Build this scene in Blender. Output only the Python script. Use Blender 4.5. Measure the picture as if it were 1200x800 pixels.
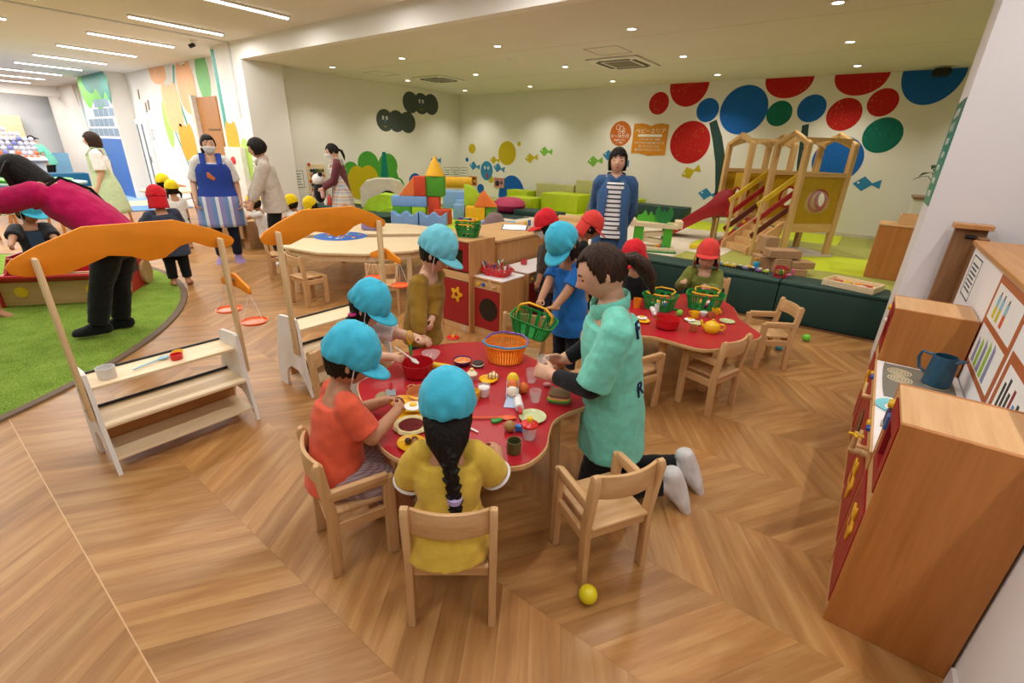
import bpy, bmesh, math, random
from mathutils import Vector as V, Matrix, noise

random.seed(11)
for o in list(bpy.data.objects): bpy.data.objects.remove(o)
scene = bpy.context.scene
COL = scene.collection
PI = math.pi

# ------------------------------------------------------------------ camera, world, exposure
cam_data = bpy.data.cameras.new('camera'); cam = bpy.data.objects.new('camera', cam_data); COL.objects.link(cam)
cam_data.sensor_width = 36.0; cam_data.lens = 36 * 541.5 / 1200; cam_data.clip_start = .05; cam_data.clip_end = 200
cr = V((0.79545468, 0.60520256, 0.03133225)); cu = V((-0.25246133, 0.28393619, 0.92501001)); cf = V((-0.55092206, 0.74371372, -0.37864862))
cam.matrix_world = Matrix(((cr.x, cu.x, -cf.x, 0), (cr.y, cu.y, -cf.y, 0), (cr.z, cu.z, -cf.z, 1.5), (0, 0, 0, 1)))
scene.camera = cam
world = bpy.data.worlds.new('world'); scene.world = world; world.use_nodes = True
world.node_tree.nodes['Background'].inputs[0].default_value = (.86, .93, 1, 1)
world.node_tree.nodes['Background'].inputs[1].default_value = .10
scene.view_settings.view_transform = 'Standard'; scene.view_settings.look = 'None'
scene.view_settings.gamma = 1; scene.view_settings.use_curve_mapping = False
scene.view_settings.exposure = 0.25
LED_W, DOWN_W = 14.0, 44.0        # watts of one ceiling strip, of one downlight
LED_COL, DOWN_COL = (1, .98, .955), (1, .95, .85)

# ------------------------------------------------------------------ materials
def srgb(h):
    h = h.lstrip('#'); c = [int(h[i:i+2], 16) / 255 for i in (0, 2, 4)]
    return tuple((x / 12.92 if x <= .04045 else ((x + .055) / 1.055) ** 2.4) for x in c) + (1,)
class NT:
    def __init__(s, name):
        s.m = bpy.data.materials.new(name); s.m.use_nodes = True; s.t = s.m.node_tree
        s.b = s.t.nodes['Principled BSDF']
    def n(s, typ, **k):
        o = s.t.nodes.new(typ)
        for a, v in k.items(): setattr(o, a, v)
        return o
    def l(s, a, b): s.t.links.new(a, b)
    def ramp(s, fac, stops):
        r = s.n('ShaderNodeValToRGB'); e = r.color_ramp.elements
        e[0].position, e[0].color = stops[0]; e[1].position, e[1].color = stops[-1]
        for p, c in stops[1:-1]:
            x = e.new(p); x.color = c
        s.l(fac, r.inputs[0]); return r.outputs[0]
    def coords(s, kind='Object', scale=(1, 1, 1), rot=(0, 0, 0)):
        c = s.n('ShaderNodeTexCoord'); mp = s.n('ShaderNodeMapping'); mp.inputs['Scale'].default_value = scale
        mp.inputs['Rotation'].default_value = rot
        s.l(c.outputs[kind], mp.inputs[0]); return mp.outputs[0]
    def noise(s, vec, scale, detail=3, rough=.55):
        t = s.n('ShaderNodeTexNoise'); t.inputs['Scale'].default_value = scale; t.inputs['Detail'].default_value = detail
        t.inputs['Roughness'].default_value = rough
        if vec is not None: s.l(vec, t.inputs['Vector'])
        return t.outputs['Fac']
    def bump(s, h, strength=.2, dist=.01):
        b = s.n('ShaderNodeBump'); b.inputs['Strength'].default_value = strength; b.inputs['Distance'].default_value = dist
        s.l(h, b.inputs['Height']); s.l(b.outputs[0], s.b.inputs['Normal'])
    def mix(s, fac, a, b, mode='MIX'):
        x = s.n('ShaderNodeMix', data_type='RGBA', blend_type=mode)
        for i, v in ((0, fac), (6, a), (7, b)):
            if hasattr(v, 'is_linked'): s.l(v, x.inputs[i])
            else: x.inputs[i].default_value = v
        return x.outputs[2]
    def math(s, op, a, b=0.0):
        x = s.n('ShaderNodeMath', operation=op)
        for i, v in ((0, a), (1, b)):
            if hasattr(v, 'is_linked'): s.l(v, x.inputs[i])
            else: x.inputs[i].default_value = v
        return x.outputs[0]
def plain(name, col, rough=.5, spec=.4, metal=0, var=.06, vscale=9, bump=0, bscale=120):
    k = NT(name); c = srgb(col) if isinstance(col, str) else col
    k.b.inputs['Roughness'].default_value = rough; k.b.inputs['Specular IOR Level'].default_value = spec
    k.b.inputs['Metallic'].default_value = metal
    v = k.coords()
    f = k.noise(v, vscale, 3)
    d = tuple(x * (1 - var * 1.6) for x in c[:3]) + (1,); e = tuple(min(1, x * (1 + var)) for x in c[:3]) + (1,)
    k.l(k.ramp(f, [(.3, d), (.7, e)]), k.b.inputs['Base Color'])
    if bump: k.bump(k.noise(v, bscale, 4), bump, .004)
    return k.m
def cloth(name, col, rough=.85, weave=700):
    k = NT(name); c = srgb(col); v = k.coords()
    f = k.noise(v, 22, 4); d = tuple(x * .82 for x in c[:3]) + (1,)
    k.l(k.ramp(f, [(.25, d), (.65, c)]), k.b.inputs['Base Color'])
    k.b.inputs['Roughness'].default_value = rough; k.b.inputs['Specular IOR Level'].default_value = .15
    k.b.inputs['Sheen Weight'].default_value = .12
    h = k.math('ADD', k.math('MULTIPLY', k.noise(v, weave, 2), .25), k.noise(v, 28, 3)); k.bump(h, .35, .012)
    return k.m
def wood(name, a, b, axis='X', rough=.42, scale=1.0, grain=1.0):
    k = NT(name); st = {'X': (.9, 14, 14), 'Y': (14, .9, 14), 'Z': (14, 14, .9)}[axis]
    v = k.coords('Object', tuple(x * scale for x in st))
    info = k.n('ShaderNodeObjectInfo'); ad = k.n('ShaderNodeVectorMath', operation='ADD'); k.l(v, ad.inputs[0])
    k.l(info.outputs['Random'], ad.inputs[1]); v = ad.outputs[0]
    f = k.noise(v, 2.2, 6, .62); f2 = k.noise(v, 11, 4, .6)
    f = k.math('ADD', k.math('MULTIPLY', f, .8), k.math('MULTIPLY', f2, .2 * grain))
    k.l(k.ramp(f, [(.32, srgb(a)), (.68, srgb(b))]), k.b.inputs['Base Color'])
    k.b.inputs['Roughness'].default_value = rough; k.b.inputs['Specular IOR Level'].default_value = .35
    k.bump(f2, .08, .003); return k.m
def glow(name, col, strength):
    k = NT(name); k.b.inputs['Base Color'].default_value = srgb(col); k.b.inputs['Emission Color'].default_value = srgb(col)
    k.b.inputs['Emission Strength'].default_value = strength; return k.m
def clear(name, col, rough=.05, alpha=.25):
    k = NT(name); k.b.inputs['Base Color'].default_value = srgb(col); k.b.inputs['Roughness'].default_value = rough
    k.b.inputs['Alpha'].default_value = alpha; k.b.inputs['Specular IOR Level'].default_value = .7; return k.m
def speckle(name, base, fleck, amount=.62, scale=26):
    k = NT(name); v = k.coords()
    f = k.math('ADD', k.math('MULTIPLY', k.noise(v, scale, 5, .7), .75), k.math('MULTIPLY', k.noise(v, 3.2, 2), .25))
    k.l(k.ramp(f, [(amount - .16, srgb(base)), (amount, srgb(base)), (amount + .10, srgb(fleck))]), k.b.inputs['Base Color'])
    k.b.inputs['Roughness'].default_value = .75; k.b.inputs['Specular IOR Level'].default_value = .2; return k.m
def bands(name, cols, axis=2, scale=10.0, stops=None, rough=.85, extra=None):
    """repeating stripes along one object axis; extra = second axis stripes (checks)"""
    k = NT(name); v = k.coords(); sp = k.n('ShaderNodeSeparateXYZ'); k.l(v, sp.inputs[0])
    f = k.math('FRACT', k.math('MULTIPLY', sp.outputs[axis], scale))
    n = len(cols); st = []
    for i, c in enumerate(cols):
        p0 = stops[i] if stops else i / n; p1 = (stops[i + 1] if stops else (i + 1) / n) - .002
        st += [(p0, srgb(c)), (p1, srgb(c))]
    col = k.ramp(f, st)
    if extra is not None:
        f2 = k.math('FRACT', k.math('MULTIPLY', sp.outputs[extra], scale)); col = k.mix(.5, col, k.ramp(f2, st))
    k.l(col, k.b.inputs['Base Color']); k.b.inputs['Roughness'].default_value = rough; k.b.inputs['Specular IOR Level'].default_value = .15
    k.bump(k.noise(v, 28, 3), .3, .012); return k.m

M = {}
def m_(key, *a, fn=plain, **kw):
    if key not in M: M[key] = fn(key, *a, **kw)
    return M[key]
def plastic(col, rough=.3): return m_('plastic_' + col.strip('#'), col, rough, .5, var=.03)
def fabric(col): return m_('fabric_' + col.strip('#'), col, fn=cloth)
def paint(col): return m_('paint_' + col.strip('#'), col, .45, .35, var=.04)
beech = wood('beech', '#c2935c', '#dab283', 'Z'); beech_x = wood('beech_x', '#c2935c', '#dcb586', 'X'); beech_y = wood('beech_y', '#c0905a', '#dab283', 'Y')
pine = wood('pale_pine', '#e2c79d', '#f0dcb8', 'Y'); pine_z = wood('pine_z', '#d9b98a', '#eccfa2', 'Z')
oak = wood('oak_veneer', '#b98049', '#d09a62', 'Z', .38); oak_x = wood('oak_veneer_x', '#c99763', '#dcb07c', 'X', .38); oak_y = wood('oak_veneer_y', '#b57c46', '#cb935b', 'Y')
walnut = wood('walnut_edge', '#7d5636', '#98704b', 'Z')
white = m_('white_paint', '#f1eeea', .5, .3, var=.02)
dark = m_('black_plastic', '#1b1b1c', .4)
skin_a = plain('skin_light', '#d9a98c', .55, .35, var=.05, vscale=14); skin_b = plain('skin_tan', '#c28d6b', .55, .35, var=.05, vscale=14)
for s_ in (skin_a, skin_b):
    s_.node_tree.nodes['Principled BSDF'].inputs['Subsurface Weight'].default_value = .06
    s_.node_tree.nodes['Principled BSDF'].inputs['Subsurface Radius'].default_value = (.01, .004, .002)
def hairmat(name, a, b):
    k = NT(name); v = k.coords('Object', (60, 60, 5)); f = k.noise(v, 2.2, 4)
    k.l(k.ramp(f, [(.3, srgb(a)), (.75, srgb(b))]), k.b.inputs['Base Color']); k.b.inputs['Roughness'].default_value = .5; k.b.inputs['Specular IOR Level'].default_value = .22
    k.bump(f, .7, .012); return k.m
hair_black = hairmat('hair_black', '#0b0808', '#241a16'); hair_brown = hairmat('hair_brown', '#190e09', '#4b3020')

# ------------------------------------------------------------------ mesh building
class MB:
    def __init__(s): s.bm = bmesh.new()
    def _mat(s, c, rot): 
        r = Matrix.Identity(3)
        if rot is not None: r = rot if isinstance(rot, Matrix) else (Matrix.Rotation(rot[2], 3, 'Z') @ Matrix.Rotation(rot[1], 3, 'Y') @ Matrix.Rotation(rot[0], 3, 'X'))
        return Matrix.Translation(V(c)) @ r.to_4x4()
    def box(s, c, size, rot=None, bev=0, seg=1):
        b = bmesh.new(); bmesh.ops.create_cube(b, size=1)
        for v in b.verts: v.co = V((v.co.x * size[0], v.co.y * size[1], v.co.z * size[2]))
        if bev: bmesh.ops.bevel(b, geom=list(b.edges), offset=bev, segments=seg, affect='EDGES', profile=.5)
        return s.join(b, s._mat(c, rot))
    def join(s, b, mat=None):
        if mat is not None: b.transform(mat)
        idx = {}
        for v in b.verts: idx[v.index] = s.bm.verts.new(v.co)
        for f in b.faces:
            try: s.bm.faces.new([idx[v.index] for v in f.verts])
            except ValueError: pass
        b.free(); return s
    def add(s, verts, faces):
        vs = [s.bm.verts.new(v) for v in verts]
        for f in faces:
            try: s.bm.faces.new([vs[i] for i in f])
            except ValueError: pass
        return s
    def cyl(s, a, b, r, r2=None, n=16, caps=True):
        a, b = V(a), V(b); d = (b - a).normalized(); r2 = r if r2 is None else r2
        x = d.orthogonal().normalized(); y = d.cross(x); vs = []
        for p, q in ((a, r), (b, r2)):
            for i in range(n):
                t = 2 * PI * i / n; vs.append(p + x * (q * math.cos(t)) + y * (q * math.sin(t)))
        fs = [(i, (i + 1) % n, n + (i + 1) % n, n + i) for i in range(n)]
        if caps: fs += [tuple(range(n - 1, -1, -1)), tuple(range(n, 2 * n))]
        return s.add(vs, fs)
    def lathe(s, prof, n=24, c=(0, 0, 0), rot=None, closed=False):
        """prof: list of (r, z); closes the ends at r=0"""
        mt = s._mat(c, rot); vs = []; rings = []
        for r, z in prof:
            if r < 1e-6: rings.append([len(vs)]); vs.append(mt @ V((0, 0, z)))
            else:
                rings.append(list(range(len(vs), len(vs) + n)))
                vs += [mt @ V((r * math.cos(2 * PI * i / n), r * math.sin(2 * PI * i / n), z)) for i in range(n)]
        fs = []
        for A, B in zip(rings, rings[1:] + ([rings[0]] if closed else [])):
            for i in range(n):
                j = (i + 1) % n
                if len(A) == 1 and len(B) == 1: continue
                if len(A) == 1: fs.append((A[0], B[j], B[i]))
                elif len(B) == 1: fs.append((A[i], A[j], B[0]))
                else: fs.append((A[i], A[j], B[j], B[i]))
        return s.add(vs, fs)
    def ball(s, c, r, n=16, m=10, rot=None):
        r = (r, r, r) if not hasattr(r, '__len__') else r; b = bmesh.new()
        bmesh.ops.create_uvsphere(b, u_segments=n, v_segments=m, radius=1)
        for v in b.verts: v.co = V((v.co.x * r[0], v.co.y * r[1], v.co.z * r[2]))
        return s.join(b, s._mat(c, rot))
    def prism(s, pts, depth, mat=None, bev=0):
        """2D outline (x,y) ccw extruded 0..depth along local z, placed by 4x4 mat"""
        b = bmesh.new(); vs = [b.verts.new((p[0], p[1], 0)) for p in pts]; f = b.faces.new(vs)
        r = bmesh.ops.extrude_face_region(b, geom=[f])
        for v in [g for g in r['geom'] if isinstance(g, bmesh.types.BMVert)]: v.co.z += depth
        bmesh.ops.recalc_face_normals(b, faces=list(b.faces))
        if bev:
            es = [e for e in b.edges if abs(e.verts[0].co.z - e.verts[1].co.z) < 1e-6]
            bmesh.ops.bevel(b, geom=es, offset=bev, segments=2, affect='EDGES', profile=.5)
        return s.join(b, mat)
    def ring(s, pts, r, n=8, closed=False, cap=True):
        """round tube along points; r number or list"""
        pts = [V(p) for p in pts]; k = len(pts); rs = r if hasattr(r, '__len__') else [r] * k; vs = []; px = None
        for i in range(k):
            if closed: t = pts[(i + 1) % k] - pts[i - 1]
            else: t = pts[min(i + 1, k - 1)] - pts[max(i - 1, 0)]
            t.normalize()
            if px is None: px = t.orthogonal().normalized()
            px = (px - t * px.dot(t)).normalized(); y = t.cross(px)
            vs += [pts[i] + px * (rs[i] * math.cos(2 * PI * j / n)) + y * (rs[i] * math.sin(2 * PI * j / n)) for j in range(n)]
        fs = []
        for i in range(k if closed else k - 1):
            a = i * n; b2 = ((i + 1) % k) * n
            fs += [(a + j, a + (j + 1) % n, b2 + (j + 1) % n, b2 + j) for j in range(n)]
        if not closed and cap: fs += [tuple(range(n - 1, -1, -1)), tuple(range((k - 1) * n, k * n))]
        return s.add(vs, fs)
    def limb(s, pts, rx, ry=None, side=(1, 0, 0), n=14, caps=(True, True), cf=.8):
        """elliptical tube along joints with rounded ends (closed solid)"""
        pts = [V(p) for p in pts]; rx = list(rx); ry = list(ry) if ry is not None else list(rx); side = V(side); rings = []
        k = len(pts); ts = []
        for i in range(k):
            t = (pts[min(i + 1, k - 1)] - pts[max(i - 1, 0)]); ts.append(t.normalized())
        def rg(p, t, a, b2):
            x = side - t * side.dot(t)
            if x.length < 1e-4: x = t.orthogonal()
            x.normalize(); y = t.cross(x); return [p + x * (a * math.cos(2 * PI * j / n)) + y * (b2 * math.sin(2 * PI * j / n)) for j in range(n)]
        if caps[0]:
            q = min(rx[0], ry[0]) * cf
            for a in (80, 50, 25): rings.append(rg(pts[0] - ts[0] * q * math.sin(math.radians(a)), ts[0], rx[0] * math.cos(math.radians(a)), ry[0] * math.cos(math.radians(a))))
        for i in range(k): rings.append(rg(pts[i], ts[i], rx[i], ry[i]))
        if caps[1]:
            q = min(rx[-1], ry[-1]) * cf
            for a in (25, 50, 80): rings.append(rg(pts[-1] + ts[-1] * q * math.sin(math.radians(a)), ts[-1], rx[-1] * math.cos(math.radians(a)), ry[-1] * math.cos(math.radians(a))))
        vs = [v for r in rings for v in r]; K = len(rings)
        fs = [(i * n + j, i * n + (j + 1) % n, (i + 1) * n + (j + 1) % n, (i + 1) * n + j) for i in range(K - 1) for j in range(n)]
        fs += [tuple(range(n - 1, -1, -1)), tuple(range((K - 1) * n, K * n))]
        return s.add(vs, fs)
    def mesh(s, name, mat, smooth=35):
        bmesh.ops.recalc_face_normals(s.bm, faces=list(s.bm.faces))
        me = bpy.data.meshes.new(name); s.bm.to_mesh(me); s.bm.free()
        if mat is not None: me.materials.append(mat)
        if smooth:
            me.polygons.foreach_set('use_smooth', [True] * len(me.polygons)); me.set_sharp_from_angle(angle=math.radians(smooth))
        return me
    def obj(s, name, mat, parent=None, smooth=35):
        o = bpy.data.objects.new(name, s.mesh(name, mat, smooth)); COL.objects.link(o)
        if parent is not None: o.parent = parent
        return o
def thing(name, label, cat, loc=(0, 0, 0), rz=0, group=None, rot=None):
    o = bpy.data.objects.new(name, None); COL.objects.link(o); o.location = loc; o.rotation_euler = rot if rot else (0, 0, rz)
    o.empty_display_size = .1; o['label'] = label; o['category'] = cat
    if group: o['group'] = group
    return o
def tag(o, label, cat, group=None):
    o['label'] = label; o['category'] = cat
    if group: o['group'] = group
    return o
def struct(o): o['kind'] = 'structure'; return o
def dup(root, loc=None, rz=None, label=None, group=None):
    r = root.copy(); COL.objects.link(r)
    if loc is not None: r.location = loc
    if rz is not None: r.rotation_euler = (0, 0, rz)
    if label: r['label'] = label
    if group: r['group'] = group
    for ch in list(root.children):
        c = ch.copy(); COL.objects.link(c); c.parent = r
        for g2 in ch.children:
            d = g2.copy(); COL.objects.link(d); d.parent = c
    return r
def spline(pts, per=6):
    """closed Catmull-Rom through 2D points"""
    out = []; n = len(pts)
    for i in range(n):
        p0, p1, p2, p3 = (V(pts[(i + j - 1) % n]).to_2d() if False else V((*pts[(i + j - 1) % n][:2], 0)) for j in range(4))
        for q in range(per):
            t = q / per
            v = .5 * ((2 * p1) + (p2 - p0) * t + (2 * p0 - 5 * p1 + 4 * p2 - p3) * t * t + (3 * p1 - p0 - 3 * p2 + p3) * t ** 3)
            out.append((v.x, v.y))
    return out
def ellipse(cx, cy, rx, ry=None, n=32, a0=0, a1=2 * PI):
    ry = rx if ry is None else ry; full = abs(a1 - a0 - 2 * PI) < 1e-6
    return [(cx + rx * math.cos(a0 + (a1 - a0) * i / (n if full else n - 1)), cy + ry * math.sin(a0 + (a1 - a0) * i / (n if full else n - 1))) for i in range(n)]
def on_back(y): return Matrix(((1, 0, 0, 0), (0, 0, -1, y), (0, 1, 0, 0), (0, 0, 0, 1)))     # 2D (x,z) on a wall that faces -Y, thickness toward the room
def on_left(x): return Matrix(((0, 0, 1, x), (1, 0, 0, 0), (0, 1, 0, 0), (0, 0, 0, 1)))      # 2D (y,z) on a wall that faces +X
def on_right(x): return Matrix(((0, 0, -1, x), (-1, 0, 0, 0), (0, 1, 0, 0), (0, 0, 0, 1)))   # 2D (-y,z) on a wall that faces -X
def flat(z): return Matrix.Translation((0, 0, z))
def text(body, size, mat, mtx, name='lettering', parent=None, depth=.001, align='CENTER'):
    cu_ = bpy.data.curves.new(name, 'FONT'); cu_.body = body; cu_.size = size; cu_.align_x = align; cu_.align_y = 'CENTER'; cu_.extrude = depth
    cu_.resolution_u = 2
    t = bpy.data.objects.new('t', cu_); COL.objects.link(t)
    me = bpy.data.meshes.new_from_object(t.evaluated_get(bpy.context.evaluated_depsgraph_get())); bpy.data.objects.remove(t)
    me.transform(mtx); me.materials.clear(); me.materials.append(mat); me.name = name
    o = bpy.data.objects.new(name, me); COL.objects.link(o)
    if parent is not None: o.parent = parent
    return o

# ------------------------------------------------------------------ floor: chevron planks
def plank_material():
    k = NT('chevron_plank'); v0 = k.coords('Object', (.9, 9, 1))
    info = k.n('ShaderNodeObjectInfo'); geo = k.n('ShaderNodeNewGeometry')
    rnd = k.math('FRACT', k.math('ADD', k.math('MULTIPLY', info.outputs['Random'], 7.31), k.math('MULTIPLY', geo.outputs['Random Per Island'], 5.17)))
    ad = k.n('ShaderNodeVectorMath', operation='ADD'); k.l(v0, ad.inputs[0]); cx = k.n('ShaderNodeCombineXYZ')
    k.l(k.math('MULTIPLY', rnd, 53), cx.inputs[0]); k.l(k.math('MULTIPLY', rnd, 91), cx.inputs[1]); k.l(cx.outputs[0], ad.inputs[1])
    f = k.noise(ad.outputs[0], 1.6, 5, .6); f2 = k.noise(ad.outputs[0], 9, 4)
    f = k.math('ADD', k.math('MULTIPLY', f, .86), k.math('MULTIPLY', f2, .14))
    base = k.ramp(f, [(.27, srgb('#8b5d30')), (.49, srgb('#ab7a46')), (.72, srgb('#c49a62'))])
    tone = k.ramp(rnd, [(0, (.86, .85, .83, 1)), (.5, (.98, .97, .96, 1)), (1, (1.10, 1.08, 1.05, 1))])
    k.l(k.mix(1.0, base, tone, 'MULTIPLY'), k.b.inputs['Base Color'])
    k.b.inputs['Roughness'].default_value = .36; k.b.inputs['Specular IOR Level'].default_value = .42
    k.bump(f2, .06, .002); return k.m
plank_mat = plank_material()
mb = MB(); mb.box((-11.5, 1.0, -.03), (29, 8.6, .05)); mb.box((-11.5, 7.8, -.03), (29, 5, .05))
floor = struct(mb.obj('floor', m_('floor_joint', '#7d5532', .7), smooth=0))
S_Y0, S_P, S_W = .097, .455, .125
S_A = math.radians(57); S_DX = S_P / math.tan(S_A)
def plank_pts(sgn):
    g_ = .00025; a = S_A if sgn > 0 else PI - S_A; dx = S_DX * sgn
    q = [(g_, g_), (S_W - g_, g_), (S_W - g_ + dx, S_P - g_), (dx + g_, S_P - g_)]
    c, s_ = math.cos(-a), math.sin(-a)
    return [(x * c - y * s_, x * s_ + y * c) for x, y in q], a
def plank_mesh(sgn):
    pts, a = plank_pts(sgn); b = MB()
    vs = [(x, y, -.006) for x, y in pts] + [(x, y, 0) for x, y in pts]
    b.add(vs, [(4, 5, 6, 7), (0, 1, 5, 4), (1, 2, 6, 5), (2, 3, 7, 6), (3, 0, 4, 7)])
    return b.mesh('plank', plank_mat, 0), a
PM = {1: plank_mesh(1), -1: plank_mesh(-1)}
def project(p):
    d = V(p) - V((0, 0, 1.5)); z = d.dot(cf)
    if z < .2: return None
    return 600 + 541.5 * d.dot(cr) / z, 400 - 541.5 * d.dot(cu) / z, z
cells = []
for n_ in range(-5, 13):
    y = S_Y0 + S_P * n_; sgn = 1 if n_ % 2 == 0 else -1
    for i in range(-150, 22):
        x = i * S_W + (0 if sgn > 0 else S_DX)
        mx, my = x + S_W / 2 + S_DX * sgn / 2, y + S_P / 2
        if not (-17.5 < mx < 2.4) or my > 5.2 or my < -1.9: continue
        p = project((mx, my, 0)); key = 1e9
        if p and -60 < p[0] < 1260 and 150 < p[1] < 850:
            hid = (mx + 6.72) ** 2 + (my + 1.65) ** 2 < 3.4 ** 2 or (mx > .3 and my > 1.7)
            key = p[2] + (50 if hid else 0)
        cells.append((key, x, y, sgn))
cells.sort(key=lambda c: c[0])
for key, x, y, sgn in cells[:290]:
    me, a = PM[sgn]; o = bpy.data.objects.new('plank', me); COL.objects.link(o); o.parent = floor; o.location = (x, y, 0); o.rotation_euler = (0, 0, a)
for sgn in (1, -1):
    pts, a = plank_pts(sgn); b = MB(); c, s_ = math.cos(-a), math.sin(-a)
    for key, x, y, sg in cells[290:]:
        if sg != sgn: continue
        ox, oy = x * c - y * s_, x * s_ + y * c
        vs = [(px + ox, py + oy, -.006) for px, py in pts] + [(px + ox, py + oy, 0) for px, py in pts]
        b.add(vs, [(4, 5, 6, 7), (0, 1, 5, 4), (1, 2, 6, 5), (2, 3, 7, 6), (3, 0, 4, 7)])
    o = b.obj('far_planks', plank_mat, floor, 0); o.rotation_euler = (0, 0, a); o['kind'] = 'stuff'

MB().box((-7, .0975, -.001), (16, .004, .0026)).obj('sheet_seam', m_('seam_pale', '#d2ab7c', .5), floor, 0)
# ------------------------------------------------------------------ ceilings, walls
def wallmat(name, col, bscale=260, bump=.12):
    k = NT(name); v = k.coords(); f = k.noise(v, 1.5, 2); c = srgb(col); d = tuple(x * .97 for x in c[:3]) + (1,)
    k.l(k.ramp(f, [(.3, d), (.7, c)]), k.b.inputs['Base Color']); k.b.inputs['Roughness'].default_value = .8
    k.b.inputs['Specular IOR Level'].default_value = .2; k.bump(k.noise(v, bscale, 3), bump, .003); return k.m
wm = wallmat('wall_paper_white', '#ece8e2'); cm = wallmat('ceiling_board', '#e2dcd2', 90, .2); cream = wallmat('wall_paper_cream', '#ebe7de')
H1, H2, YB, XL, PZ = 3.046, 2.79, 9.70, -9.1, .36
def sbox(name, lo, hi, mat, parent=None):
    c = [(a + b) / 2 for a, b in zip(lo, hi)]; s = [b - a for a, b in zip(lo, hi)]
    o = MB().box(c, s).obj(name, mat, parent, 0)
    return struct(o) if parent is None else o
ceil_f = sbox('ceiling', (-27, -3, H1), (3, 5.2, H1 + .1), cm)
ceil_b = sbox('ceiling', (-9.3, 4.40, H2), (3, 9.8, H2 + .25), cm)
for i, y in enumerate((5.9, 7.7)):      # board joints as thin proud strips
    sbox('joint_strip', (-9.1, y, H2 - .001), (2.6, y + .004, H2 + .001), m_('joint_grey', '#b9b2a6', .8), ceil_b)
struct(sbox('trim_1', (-8.93, 4.28, H2 - .006), (3, 4.40, H1), wm))
sbox('trim_2', (-9.29, 1.6, H1 - .012), (-9.21, 4.279, H1), m_('cable_rail_grey', '#c9c6c4', .6))
sbox('trim_3', (-9.29, 4.268, 1.92), (-9.235, 4.281, H1 - .012), m_('cable_rail_grey', '#c9c6c4', .6))
wall_back = sbox('wall_back', (-9.3, YB, 0), (3, YB + .1, H2 + .1), cream)
wall_left = sbox('wall_left', (XL - .2, 4.97, 0), (XL, YB, H2 + .1), cream)
col_left = sbox('wall_column', (-9.99, 4.28, 0), (-8.93, 4.97, H1), wm)
wall_tulip = sbox('wall_far_left', (-24.5, 4.72, 0), (-9.99, 4.9, H1 + .05), wm)
pillar_far = sbox('wall_pillar', (-18.45, 4.3, 0), (-16.1, 4.72, H1), wm)
wall_end = sbox('wall_end', (-25.2, -3, 0), (-25, 5, H1), wallmat('wall_grey_white', '#d6d9dc'))
beam_far = sbox('trim_4', (-23.2, -3, 2.74), (-22.8, 4.72, H1), wm)
wall_right = sbox('wall_right', (.29, 4.28, 0), (3, 4.86, H1), wallmat('wall_paper_lilac', '#e6e0e0'))
wall_room_right = sbox('wall_right', (2.6, 4.86, 0), (2.7, YB, H2 + .1), cream)
low_wall = sbox('wall_partition', (.56, -1.2, 0), (.68, 4.02, 1.06), wallmat('wall_panel_white', '#ebe7e6'))
o = MB().box((.655, 1.41, 1.074), (.23, 5.26, .028), bev=.004).obj('wood_cap', oak_y, low_wall)
sbox('baseboard_right', (.548, -1.2, 0), (.5605, 1.6, .07), m_('vinyl_white', '#ddd6d2', .5))
sbox('baseboard_back', (-9.1, YB - .012, PZ), (2.6, YB, PZ + .06), m_('vinyl_cream', '#d6cfbe', .5))
# post at the end of the low wall: two boards with a hinge
post = thing('wall_post', 'walnut brown wooden end post of the low white wall, by the tall pillar', 'post', (.53, 4.13, 0))
MB().box((0, .06, .57), (.16, .05, 1.14), bev=.003).obj('back_board', walnut, post)
MB().box((.06, -.02, .55), (.05, .12, 1.1), bev=.003).obj('side_board', walnut, post)
MB().box((0, .045, 1.155), (.19, .12, .03), bev=.003).obj('cap_board', oak_y, post)
MB().cyl((-.02, .03, 1.09), (.03, .03, 1.09), .012).obj('hinge', dark, post)
# play platform
plat = sbox('floor_platform', (XL, 5.42, 0), (2.6, YB, PZ - .008), m_('mat_base_grey', '#6a6a58', .9))
mats = {'c': m_('mat_cream', '#d9cdb9', .7, .25, var=.03), 'l': m_('mat_lime', '#c3cf2a', .7, .25, var=.03), 'o': m_('mat_olive', '#a5a552', .7, .25, var=.03), 'd': m_('mat_dark_green', '#2b3d38', .7, .25, var=.03)}
rows = [(5.42, 6.3, [(-9.1, -6.6, 'd'), (-6.6, -4.9, 'l'), (-4.9, -1.85, 'c'), (-1.85, -.95, 'o'), (-.95, -.6, 'o'), (-.6, 2.6, 'o')]),
        (6.3, 6.98, [(-9.1, -7.3, 'l'), (-7.3, -5.6, 'c'), (-5.6, -3.2, 'c'), (-3.2, -1.4, 'c'), (-1.4, -.8, 'o'), (-.8, .2, 'l'), (.2, 2.6, 'o')]),
        (6.98, 7.5, [(-9.1, -7.4, 'l'), (-7.4, -6.2, 'l'), (-6.2, -5.2, 'd'), (-5.2, -2.0, 'c'), (-2.0, -.75, 'l'), (-.75, .55, 'l'), (.55, 2.6, 'o')]),
        (7.5, 8.5, [(-9.1, -7.6, 'c'), (-7.6, -6.6, 'l'), (-6.6, -5.4, 'd'), (-5.4, -2.4, 'c'), (-2.4, -1.1, 'c'), (-1.1, .3, 'o'), (.3, 2.6, 'o')]),
        (8.5, 9.7, [(-9.1, -7.6, 'l'), (-7.6, -6.6, 'd'), (-6.6, -5.4, 'l'), (-5.4, -2.4, 'l'), (-2.4, -.3, 'l'), (-.3, 2.6, 'o')])]
for y0, y1, cs in rows:
    for x0, x1, c in cs:
        MB().box(((x0 + x1) / 2, (y0 + y1) / 2, PZ - .004), (x1 - x0 - .006, y1 - y0 - .006, .008), bev=.002).obj('floor_mat', mats[c], plat)
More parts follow.
